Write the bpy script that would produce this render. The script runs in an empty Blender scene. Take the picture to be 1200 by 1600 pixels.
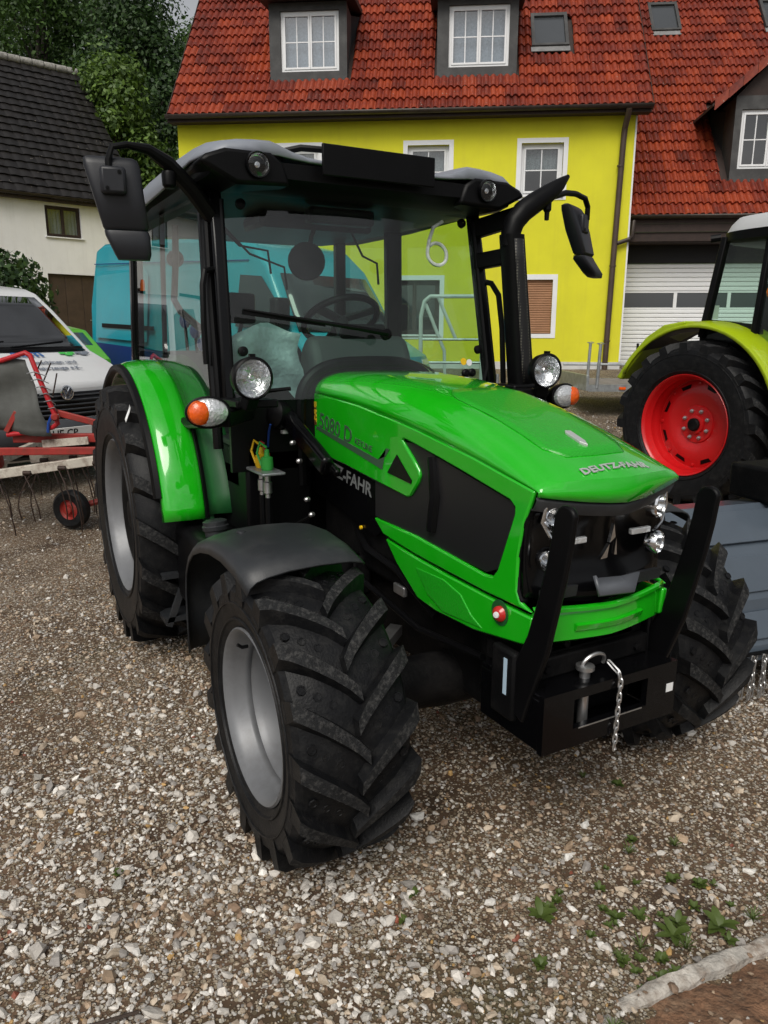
import bpy, bmesh, math, random
import numpy as np
from mathutils import Vector, Matrix

random.seed(7)
RNG = np.random.default_rng(11)
scene = bpy.context.scene
COL = scene.collection
PI = math.pi
rad = math.radians

# ------------------------------------------------------------------ camera
cam_data = bpy.data.cameras.new('camera')
cam = bpy.data.objects.new('camera', cam_data)
COL.objects.link(cam)
scene.camera = cam
CAM = Vector((4.192, -1.612, 1.663))
_yaw, _pitch, _roll = rad(150.99), rad(-13.195), rad(0.137)
_f = Vector((math.cos(_yaw)*math.cos(_pitch), math.sin(_yaw)*math.cos(_pitch), math.sin(_pitch)))
_r = _f.cross(Vector((0, 0, 1))).normalized()
_u = _r.cross(_f)
_r2 = _r*math.cos(_roll)+_u*math.sin(_roll)
_u2 = -_r*math.sin(_roll)+_u*math.cos(_roll)
_m = Matrix((_r2, _u2, -_f)).transposed().to_4x4()
_m.translation = CAM
cam.matrix_world = _m
cam_data.sensor_fit = 'VERTICAL'
cam_data.sensor_height = 24.0
cam_data.sensor_width = 18.0
cam_data.lens = 24.0*1172/1600
cam_data.clip_start = 0.05
cam_data.clip_end = 800.0

# ------------------------------------------------------------------ sky, sun, exposure
SUN_EL, SUN_AZ = rad(50), rad(-42)          # azimuth measured from +x towards +y
world = bpy.data.worlds.new('World')
scene.world = world
world.use_nodes = True
wn = world.node_tree.nodes
wl = world.node_tree.links
wn.clear()
w_out = wn.new('ShaderNodeOutputWorld')
w_bg = wn.new('ShaderNodeBackground')
w_sky = wn.new('ShaderNodeTexSky')
w_sky.sky_type = 'NISHITA'
w_sky.sun_disc = False
w_sky.sun_elevation = SUN_EL
w_sky.sun_rotation = PI/2-SUN_AZ
w_sky.air_density = 1.0
w_sky.dust_density = 4.0
w_sky.ozone_density = 1.0
w_hs = wn.new('ShaderNodeHueSaturation')
w_hs.inputs['Saturation'].default_value = 0.16
w_tc = wn.new('ShaderNodeTexCoord')
w_map = wn.new('ShaderNodeMapping')
w_map.inputs['Scale'].default_value = (1, 1, 2.2)
w_ns = wn.new('ShaderNodeTexNoise')
w_ns.inputs['Scale'].default_value = 2.6
w_ns.inputs['Detail'].default_value = 6
w_ns.inputs['Roughness'].default_value = 0.55
w_rmp = wn.new('ShaderNodeMapRange')
w_rmp.inputs['From Min'].default_value = 0.35
w_rmp.inputs['From Max'].default_value = 0.68
w_rmp.inputs['To Min'].default_value = 0.62
w_rmp.inputs['To Max'].default_value = 1.35
w_mul = wn.new('ShaderNodeMix')
w_mul.data_type = 'RGBA'
w_mul.blend_type = 'MULTIPLY'
w_mul.inputs[0].default_value = 1.0
wl.new(w_tc.outputs['Generated'], w_map.inputs['Vector'])
wl.new(w_map.outputs['Vector'], w_ns.inputs['Vector'])
wl.new(w_ns.outputs['Fac'], w_rmp.inputs['Value'])
wl.new(w_sky.outputs['Color'], w_hs.inputs['Color'])
wl.new(w_hs.outputs['Color'], w_mul.inputs[6])
wl.new(w_rmp.outputs['Result'], w_mul.inputs[7])
wl.new(w_mul.outputs[2], w_bg.inputs['Color'])
wl.new(w_bg.outputs['Background'], w_out.inputs['Surface'])
w_bg.inputs['Strength'].default_value = 0.085

sun_data = bpy.data.lights.new('sun', 'SUN')
sun = bpy.data.objects.new('sun', sun_data)
COL.objects.link(sun)
sun_data.energy = 1.5
sun_data.angle = rad(34)
sun_data.color = (1.0, 0.95, 0.86)
_sd = Vector((math.cos(SUN_EL)*math.cos(SUN_AZ), math.cos(SUN_EL)*math.sin(SUN_AZ), math.sin(SUN_EL)))
sun.rotation_euler = _sd.to_track_quat('Z', 'Y').to_euler()
sun.location = (0, 0, 30)

scene.view_settings.view_transform = 'Standard'
scene.view_settings.look = 'None'
scene.view_settings.exposure = 0.35
scene.view_settings.gamma = 1.0
scene.view_settings.use_curve_mapping = False
scene.cycles.max_bounces = 8
scene.cycles.transparent_max_bounces = 24
scene.cycles.use_denoising = True
scene.cycles.caustics_reflective = False
scene.cycles.caustics_refractive = False


# ------------------------------------------------------------------ helpers
class MB:
    """collects geometry; build() links it as ONE mesh object"""
    def __init__(self):
        self.v = []
        self.f = []

    def add(self, vs, fs):
        o = len(self.v)
        self.v.extend([tuple(p) for p in vs])
        self.f.extend([tuple(i+o for i in f) for f in fs])
        return self

    def box(self, x0, x1, y0, y1, z0, z1, rot=None, pivot=None):
        vs = [Vector(p) for p in ((x0, y0, z0), (x1, y0, z0), (x1, y1, z0), (x0, y1, z0),
                                  (x0, y0, z1), (x1, y0, z1), (x1, y1, z1), (x0, y1, z1))]
        if rot is not None:
            c = Vector(pivot) if pivot is not None else sum(vs, Vector())/8
            vs = [rot @ (p-c)+c for p in vs]
        return self.add(vs, [(3, 2, 1, 0), (4, 5, 6, 7), (0, 1, 5, 4), (1, 2, 6, 5), (2, 3, 7, 6), (3, 0, 4, 7)])

    def bar(self, a, b, w, h, up=(0, 0, 1)):
        """rectangular bar from a to b, w sideways, h along up"""
        a, b = Vector(a), Vector(b)
        d = (b-a).normalized()
        s = d.cross(Vector(up))
        if s.length < 1e-5:
            s = d.cross(Vector((1, 0, 0)))
        s.normalize()
        u = s.cross(d)
        vs = []
        for p in (a, b):
            for i, j in ((-1, -1), (1, -1), (1, 1), (-1, 1)):
                vs.append(p+s*(i*w/2)+u*(j*h/2))
        return self.add(vs, [(0, 1, 2, 3), (7, 6, 5, 4), (0, 4, 5, 1), (1, 5, 6, 2), (2, 6, 7, 3), (3, 7, 4, 0)])

    def prism(self, poly, axis, a, b):
        """poly of 2D points, extruded along axis from a to b; x:(y,z) y:(x,z) z:(x,y)"""
        n = len(poly)
        def P(p, t):
            if axis == 'x':
                return (t, p[0], p[1])
            if axis == 'y':
                return (p[0], t, p[1])
            return (p[0], p[1], t)
        vs = [P(p, a) for p in poly]+[P(p, b) for p in poly]
        fs = [tuple(range(n)), tuple(reversed(range(n, 2*n)))]
        fs += [(i, i+n, (i+1) % n+n, (i+1) % n) for i in range(n)]
        return self.add(vs, fs)

    def tube(self, path, r, n=8, caps=True, closed=False):
        pts = [Vector(p) for p in path]
        m = len(pts)
        rs = r if isinstance(r, (list, tuple)) else [r]*m
        t0 = (pts[1]-pts[0]).normalized()
        up = Vector((0, 0, 1)) if abs(t0.z) < .9 else Vector((1, 0, 0))
        s = t0.cross(up).normalized()
        vs = []
        for i in range(m):
            if closed:
                t = (pts[(i+1) % m]-pts[i-1]).normalized()
            elif i == 0:
                t = t0
            elif i == m-1:
                t = (pts[-1]-pts[-2]).normalized()
            else:
                t = ((pts[i+1]-pts[i]).normalized()+(pts[i]-pts[i-1]).normalized())
                t = t.normalized() if t.length > 1e-6 else t0
            s = s-t*s.dot(t)
            s.normalize()
            u = t.cross(s)
            for k in range(n):
                a = 2*PI*k/n
                vs.append(pts[i]+(s*math.cos(a)+u*math.sin(a))*rs[i])
        fs = []
        for i in range(m if closed else m-1):
            j = (i+1) % m
            for k in range(n):
                fs.append((i*n+k, i*n+(k+1) % n, j*n+(k+1) % n, j*n+k))
        if caps and not closed:
            fs.append(tuple(reversed(range(n))))
            fs.append(tuple(range((m-1)*n, m*n)))
        return self.add(vs, fs)

    def lathe(self, prof, o=(0, 0, 0), axis=(0, 0, 1), n=24, cap0=False, cap1=False, loop=False):
        """prof: (radius, height along axis)"""
        ax = Vector(axis).normalized()
        up = Vector((0, 0, 1)) if abs(ax.z) < .9 else Vector((1, 0, 0))
        s = ax.cross(up).normalized()
        u = ax.cross(s)
        o = Vector(o)
        vs = []
        for r, h in prof:
            for k in range(n):
                a = 2*PI*k/n
                vs.append(o+ax*h+(s*math.cos(a)+u*math.sin(a))*r)
        fs = []
        m = len(prof)
        for i in range(m if loop else m-1):
            j = (i+1) % m
            for k in range(n):
                fs.append((i*n+k, i*n+(k+1) % n, j*n+(k+1) % n, j*n+k))
        if cap0:
            fs.append(tuple(reversed(range(n))))
        if cap1:
            fs.append(tuple(range((m-1)*n, m*n)))
        return self.add(vs, fs)

    def cyl(self, a, b, r, n=12, r2=None):
        a, b = Vector(a), Vector(b)
        return self.lathe([(r, 0), (r if r2 is None else r2, (b-a).length)], a, b-a, n, True, True)

    def loft(self, rings, closed=True, cap=True):
        n = len(rings[0])
        vs = [p for r in rings for p in r]
        fs = []
        for i in range(len(rings)-1):
            for k in range(n if closed else n-1):
                fs.append((i*n+k, i*n+(k+1) % n, (i+1)*n+(k+1) % n, (i+1)*n+k))
        if cap and closed:
            fs.append(tuple(reversed(range(n))))
            fs.append(tuple(range((len(rings)-1)*n, len(rings)*n)))
        return self.add(vs, fs)

    def build(self, name, mat, parent=None, smooth=35, bevel=0, seg=2, solid=0, sub=0, off=-1):
        me = bpy.data.meshes.new(name)
        me.from_pydata(self.v, [], self.f)
        bm = bmesh.new()
        bm.from_mesh(me)
        bmesh.ops.recalc_face_normals(bm, faces=bm.faces)
        bm.to_mesh(me)
        bm.free()
        if smooth:
            me.polygons.foreach_set('use_smooth', [True]*len(me.polygons))
            me.set_sharp_from_angle(angle=rad(smooth))
        me.materials.append(mat)
        ob = bpy.data.objects.new(name, me)
        COL.objects.link(ob)
        if parent is not None:
            ob.parent = parent
        if solid:
            md = ob.modifiers.new('solid', 'SOLIDIFY')
            md.thickness = solid
            md.offset = off
        if bevel:
            md = ob.modifiers.new('bevel', 'BEVEL')
            md.width = bevel
            md.segments = seg
            md.limit_method = 'ANGLE'
            md.angle_limit = rad(40)
            md.harden_normals = False
        if sub:
            md = ob.modifiers.new('sub', 'SUBSURF')
            md.levels = sub
            md.render_levels = sub
        return ob


def tag(o, label=None, cat=None, group=None, kind=None):
    if label:
        o['label'] = label
    if cat:
        o['category'] = cat
    if group:
        o['group'] = group
    if kind:
        o['kind'] = kind
    return o


def empty(name, loc=(0, 0, 0), rz=0.0, label=None, cat=None, group=None, parent=None):
    o = bpy.data.objects.new(name, None)
    COL.objects.link(o)
    o.location = loc
    o.rotation_euler = (0, 0, rz)
    o.empty_display_size = .1
    if parent is not None:
        o.parent = parent
    return tag(o, label, cat, group)


def copy_tree(o, parent=None):
    c = o.copy()
    COL.objects.link(c)
    c.parent = parent
    for ch in list(o.children):
        copy_tree(ch, c)
    return c


def text(body, name, mat, parent, origin, xdir, ydir, size, extrude=0.0012, bold=0.0, xs=1.0, align='LEFT', shear=0.0):
    """flat lettering turned into a plain mesh"""
    cu = bpy.data.curves.new(name, 'FONT')
    cu.body = body
    cu.size = size
    cu.extrude = extrude
    cu.offset = bold
    cu.align_x = align
    cu.shear = shear
    cu.resolution_u = 2
    tmp = bpy.data.objects.new('tmp', cu)
    COL.objects.link(tmp)
    dg = bpy.context.evaluated_depsgraph_get()
    dg.update()
    me = bpy.data.meshes.new_from_object(tmp.evaluated_get(dg))
    bpy.data.objects.remove(tmp)
    bpy.data.curves.remove(cu)
    me.name = name
    me.materials.clear()
    me.materials.append(mat)
    ob = bpy.data.objects.new(name, me)
    COL.objects.link(ob)
    X = Vector(xdir).normalized()
    Y = Vector(ydir)
    Y = (Y-X*Y.dot(X)).normalized()
    Z = X.cross(Y)
    m = Matrix((X*xs, Y, Z)).transposed().to_4x4()
    m.translation = Vector(origin)
    ob.parent = parent
    ob.matrix_local = m
    return ob


def ground_z(x, y):
    s = -.828*x+.561*y
    t = np.maximum(0.0, (s-0.8)/12.2)
    z = .95*np.minimum(t, 1.0)**1.12+np.maximum(0.0, t-1.0)*.45
    return z


# ------------------------------------------------------------------ materials
def mat_new(name):
    m = bpy.data.materials.new(name)
    m.use_nodes = True
    nt = m.node_tree
    return m, nt, nt.nodes, nt.links, nt.nodes['Principled BSDF']


def M(name, col, rough=.5, metal=0.0, spec=.5, coat=0.0, var=0.0, vs=6.0, bump=0.0, bs=60.0,
      dirt=None, dirt_amt=0.0, ds=4.0, rvar=0.0, emit=None):
    """plain surface with colour variation, optional dirt patches and fine relief"""
    m, nt, N, L, b = mat_new(name)
    b.inputs['Roughness'].default_value = rough
    b.inputs['Metallic'].default_value = metal
    b.inputs['Specular IOR Level'].default_value = spec
    b.inputs['Coat Weight'].default_value = coat
    b.inputs['Coat Roughness'].default_value = .025
    c4 = (*col, 1)
    b.inputs['Base Color'].default_value = c4
    tc = N.new('ShaderNodeTexCoord')
    sock = None
    if var:
        n = N.new('ShaderNodeTexNoise')
        n.inputs['Scale'].default_value = vs
        n.inputs['Detail'].default_value = 5
        n.inputs['Roughness'].default_value = .6
        L.new(tc.outputs['Object'], n.inputs['Vector'])
        r = N.new('ShaderNodeValToRGB')
        r.color_ramp.elements[0].position = .3
        r.color_ramp.elements[1].position = .7
        r.color_ramp.elements[0].color = (*[c*(1-var) for c in col], 1)
        r.color_ramp.elements[1].color = (*[min(1, c*(1+var)) for c in col], 1)
        L.new(n.outputs['Fac'], r.inputs['Fac'])
        sock = r.outputs['Color']
        if rvar:
            mr = N.new('ShaderNodeMapRange')
            mr.inputs['To Min'].default_value = max(0, rough-rvar)
            mr.inputs['To Max'].default_value = min(1, rough+rvar)
            L.new(n.outputs['Fac'], mr.inputs['Value'])
            L.new(mr.outputs['Result'], b.inputs['Roughness'])
    if dirt is not None:
        n2 = N.new('ShaderNodeTexNoise')
        n2.inputs['Scale'].default_value = ds
        n2.inputs['Detail'].default_value = 8
        n2.inputs['Roughness'].default_value = .7
        L.new(tc.outputs['Object'], n2.inputs['Vector'])
        r2 = N.new('ShaderNodeMapRange')
        r2.inputs['From Min'].default_value = .48
        r2.inputs['From Max'].default_value = .72
        r2.inputs['To Max'].default_value = dirt_amt
        L.new(n2.outputs['Fac'], r2.inputs['Value'])
        mx = N.new('ShaderNodeMix')
        mx.data_type = 'RGBA'
        L.new(r2.outputs['Result'], mx.inputs[0])
        if sock:
            L.new(sock, mx.inputs[6])
        else:
            mx.inputs[6].default_value = c4
        mx.inputs[7].default_value = (*dirt, 1)
        sock = mx.outputs[2]
    if sock:
        L.new(sock, b.inputs['Base Color'])
    if bump:
        n3 = N.new('ShaderNodeTexNoise')
        n3.inputs['Scale'].default_value = bs
        n3.inputs['Detail'].default_value = 4
        L.new(tc.outputs['Object'], n3.inputs['Vector'])
        bp = N.new('ShaderNodeBump')
        bp.inputs['Strength'].default_value = bump
        bp.inputs['Distance'].default_value = .01
        L.new(n3.outputs['Fac'], bp.inputs['Height'])
        L.new(bp.outputs['Normal'], b.inputs['Normal'])
    if emit:
        b.inputs['Emission Color'].default_value = (*emit[0], 1)
        b.inputs['Emission Strength'].default_value = emit[1]
    return m


def glass(name, tint=(.8, .9, .86), base_refl=.05, rough=0.0, dust=0.0, power=4.0):
    """window pane: see-through tint plus reflection that grows at grazing angles; dust = thin grey film"""
    m, nt, N, L, b = mat_new(name)
    N.remove(b)
    out = N['Material Output']
    tr = N.new('ShaderNodeBsdfTransparent')
    tr.inputs['Color'].default_value = (*tint, 1)
    gl = N.new('ShaderNodeBsdfGlossy')
    gl.inputs['Roughness'].default_value = rough
    lw = N.new('ShaderNodeLayerWeight')
    lw.inputs['Blend'].default_value = .5
    pw = N.new('ShaderNodeMath')
    pw.operation = 'POWER'
    pw.inputs[1].default_value = power
    ma = N.new('ShaderNodeMath')
    ma.operation = 'MULTIPLY_ADD'
    ma.inputs[1].default_value = 1-base_refl
    ma.inputs[2].default_value = base_refl
    L.new(lw.outputs['Facing'], pw.inputs[0])
    L.new(pw.outputs[0], ma.inputs[0])
    mx = N.new('ShaderNodeMixShader')
    L.new(ma.outputs[0], mx.inputs[0])
    src = tr.outputs[0]
    if dust:
        df = N.new('ShaderNodeBsdfDiffuse')
        df.inputs['Color'].default_value = (.55, .58, .58, 1)
        tc = N.new('ShaderNodeTexCoord')
        n = N.new('ShaderNodeTexNoise')
        n.inputs['Scale'].default_value = 3
        n.inputs['Detail'].default_value = 6
        L.new(tc.outputs['Object'], n.inputs['Vector'])
        mr = N.new('ShaderNodeMapRange')
        mr.inputs['From Min'].default_value = .35
        mr.inputs['From Max'].default_value = .75
        mr.inputs['To Min'].default_value = dust*.4
        mr.inputs['To Max'].default_value = dust*1.5
        L.new(n.outputs['Fac'], mr.inputs['Value'])
        m2 = N.new('ShaderNodeMixShader')
        L.new(mr.outputs['Result'], m2.inputs[0])
        L.new(tr.outputs[0], m2.inputs[1])
        L.new(df.outputs[0], m2.inputs[2])
        src = m2.outputs[0]
    L.new(src, mx.inputs[1])
    L.new(gl.outputs[0], mx.inputs[2])
    L.new(mx.outputs[0], out.inputs['Surface'])
    return m


MT = {}
MT['green'] = M('tractor_green_paint', (.010, .44, .008), rough=.12, coat=1.0, var=.06, vs=2.5, rvar=.06, dirt=(.05, .40, .04), dirt_amt=.25, ds=5)
MT['green_shaded'] = M('shaded_green_paint', (.009, .085, .020), rough=.5, var=.15, vs=5)  # tractor green darkened to hold the inner fender's shade in the colour
MT['black'] = M('black_plastic', (.0035, .0035, .004), rough=.40, spec=.14, var=.2, vs=9, bump=.05, bs=250)
MT['black_gloss'] = M('black_gloss_paint', (.0025, .0025, .003), rough=.20, spec=.22, coat=.06, var=.2, vs=5)
MT['black_matte'] = M('black_cast_iron', (.0035, .0035, .004), rough=.6, spec=.12, var=.35, vs=8, bump=.2, bs=80, dirt=(.03, .027, .024), dirt_amt=.3)
MT['fender'] = M('grey_black_fender_plastic', (.019, .021, .024), rough=.42, var=.15, vs=7, bump=.12, bs=300, dirt=(.09, .09, .09), dirt_amt=.3, ds=6)
MT['charcoal'] = M('charcoal_mirror_plastic', (.014, .015, .019), rough=.40, spec=.4, var=.12, vs=6, bump=.05, bs=300)
MT['rubber'] = M('tyre_rubber', (.0065, .0068, .0078), rough=.46, spec=.20, var=.25, vs=7, bump=.18, bs=140, dirt=(.040, .039, .037), dirt_amt=.40, ds=26, rvar=.12)
MT['rubber_top'] = M('tyre_lug_face', (.014, .0145, .0155), rough=.72, spec=.15, var=.3, vs=30, bump=.35, bs=220, dirt=(.085, .083, .080), dirt_amt=.75, ds=70)
MT['dark_pane'] = M('dark_vehicle_glass', (.018, .022, .024), rough=.06, spec=.8)
MT['rim_grey'] = M('rim_silver_grey', (.175, .18, .19), rough=.42, metal=.2, var=.10, vs=4, dirt=(.07, .065, .06), dirt_amt=.45, ds=7)
MT['roof_grey'] = M('cab_roof_grey', (.23, .25, .29), rough=.45, var=.06, vs=4, dirt=(.12, .12, .12), dirt_amt=.25)
MT['chrome'] = M('lamp_chrome', (.75, .76, .78), rough=.12, metal=1)
MT['steel'] = M('zinc_steel', (.55, .55, .55), rough=.35, metal=.9, var=.15, vs=20)
MT['galv'] = M('galvanised_steel', (.36, .38, .39), rough=.45, metal=.7, var=.25, vs=12)
MT['amber'] = M('amber_lens', (.75, .10, .004), rough=.18, coat=.5, var=.25, vs=40, bump=.3, bs=80)
MT['clearlens'] = M('ribbed_clear_lens', (.72, .74, .76), rough=.22, metal=.55, coat=.6, bump=.6, bs=70)
MT['redlens'] = M('red_lens', (.5, .015, .012), rough=.2, coat=.4)
MT['white'] = M('white_paint', (.78, .79, .79), rough=.4, var=.04, vs=4)
MT['white_mark'] = M('white_marking', (.75, .77, .75), rough=.6)
MT['silver_mark'] = M('silver_marking', (.55, .58, .56), rough=.35, metal=.4)
MT['grey_mark'] = M('grey_marking', (.045, .10, .055), rough=.4)
MT['dark_mark'] = M('dull_grey_marking', (.16, .17, .17), rough=.5)
MT['yellow'] = M('yellow_cap', (.80, .50, .01), rough=.4)
MT['capgreen'] = M('green_cap', (.05, .45, .07), rough=.4)
MT['capred'] = M('red_cap', (.45, .015, .012), rough=.4)
MT['blue'] = M('blue_knob', (.012, .05, .25), rough=.4)
MT['seat'] = M('dark_seat_fabric', (.018, .018, .02), rough=.85, var=.3, vs=30)
MT['interior'] = M('dark_grey_interior_plastic', (.045, .048, .05), rough=.6, var=.1, vs=8)
MT['plastic_wrap'] = M('milky_plastic_cover', (.36, .42, .46), rough=.25, var=.25, vs=9, bump=1.4, bs=16)
MT['cab_glass'] = glass('cab_glass', (.68, .87, .79), .065, dust=.014)
MT['side_glass'] = glass('cab_side_glass', (.66, .80, .73), .06, dust=.010, power=4.2)
MT['rear_glass'] = glass('cab_rear_glass', (.76, .90, .83), .03)
MT['lens_glass'] = glass('lamp_lens_glass', (.97, .98, .98), .06)
MT['car_glass'] = glass('car_glass', (.20, .22, .22), .20, power=2.6)
MT['house_glass'] = glass('house_window_glass', (.55, .60, .62), .16, power=3)
def special_mats():
    # perforated black mesh in the hood window
    m, nt, N, L, b = mat_new('black_mesh')
    tc = N.new('ShaderNodeTexCoord')
    v = N.new('ShaderNodeTexVoronoi')
    v.inputs['Scale'].default_value = 260
    v.inputs['Randomness'].default_value = 0
    L.new(tc.outputs['Object'], v.inputs['Vector'])
    r = N.new('ShaderNodeValToRGB')
    r.color_ramp.elements[0].position = .30
    r.color_ramp.elements[1].position = .42
    r.color_ramp.elements[0].color = (.0015, .0015, .0015, 1)
    r.color_ramp.elements[1].color = (.014, .014, .015, 1)
    L.new(v.outputs['Distance'], r.inputs['Fac'])
    L.new(r.outputs['Color'], b.inputs['Base Color'])
    b.inputs['Roughness'].default_value = .38
    MT['mesh'] = m
    # perforated heat shield
    m, nt, N, L, b = mat_new('perforated_shield')
    tc = N.new('ShaderNodeTexCoord')
    v = N.new('ShaderNodeTexVoronoi')
    v.inputs['Scale'].default_value = 75
    v.inputs['Randomness'].default_value = 0
    L.new(tc.outputs['Object'], v.inputs['Vector'])
    r = N.new('ShaderNodeValToRGB')
    r.color_ramp.elements[0].position = .34
    r.color_ramp.elements[1].position = .40
    r.color_ramp.elements[0].color = (.09, .085, .07, 1)
    r.color_ramp.elements[1].color = (.010, .010, .011, 1)
    L.new(v.outputs['Distance'], r.inputs['Fac'])
    L.new(r.outputs['Color'], b.inputs['Base Color'])
    b.inputs['Roughness'].default_value = .5
    MT['perf'] = m
    # grained green (grip panel, skirt panel): same paint, dotted relief, rain beads
    m, nt, N, L, b = mat_new('grained_green')
    b.inputs['Base Color'].default_value = (.012, .36, .012, 1)
    b.inputs['Roughness'].default_value = .34
    b.inputs['Coat Weight'].default_value = .3
    tc = N.new('ShaderNodeTexCoord')
    v = N.new('ShaderNodeTexVoronoi')
    v.inputs['Scale'].default_value = 120
    L.new(tc.outputs['Object'], v.inputs['Vector'])
    bp = N.new('ShaderNodeBump')
    bp.inputs['Strength'].default_value = .45
    bp.inputs['Distance'].default_value = .003
    L.new(v.outputs['Distance'], bp.inputs['Height'])
    L.new(bp.outputs['Normal'], b.inputs['Normal'])
    MT['green_grain'] = m
    # small warning sticker: yellow with dark pictogram bands
    m, nt, N, L, b = mat_new('warning_sticker')
    tc = N.new('ShaderNodeTexCoord')
    w = N.new('ShaderNodeTexWave')
    w.wave_type = 'BANDS'
    w.bands_direction = 'Z'
    w.inputs['Scale'].default_value = 9
    w.inputs['Distortion'].default_value = 6
    w.inputs['Detail Scale'].default_value = 6
    L.new(tc.outputs['Object'], w.inputs['Vector'])
    r = N.new('ShaderNodeValToRGB')
    r.color_ramp.interpolation = 'CONSTANT'
    r.color_ramp.elements[0].color = (.10, .03, .01, 1)
    r.color_ramp.elements[1].color = (.72, .42, .02, 1)
    r.color_ramp.elements[1].position = .34
    L.new(w.outputs['Fac'], r.inputs['Fac'])
    L.new(r.outputs['Color'], b.inputs['Base Color'])
    MT['sticker'] = m
    MT['paleblue'] = M('pale_blue_sticker', (.45, .60, .72), rough=.4)

special_mats()
MT['chrome_lamp'] = M('faceted_reflector', (.80, .81, .83), rough=.14, metal=1, bump=.9, bs=38)
MT['chin_grey'] = M('grey_grille_chin', (.085, .092, .105), rough=.35, var=.08, vs=6)
MT['chalk'] = M('chalk_marker', (.72, .78, .74), rough=.8, var=.3, vs=40)
MT['ridge'] = M('weathered_ridge_tile', (.28, .27, .25), rough=.8, var=.5, vs=12)
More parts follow.
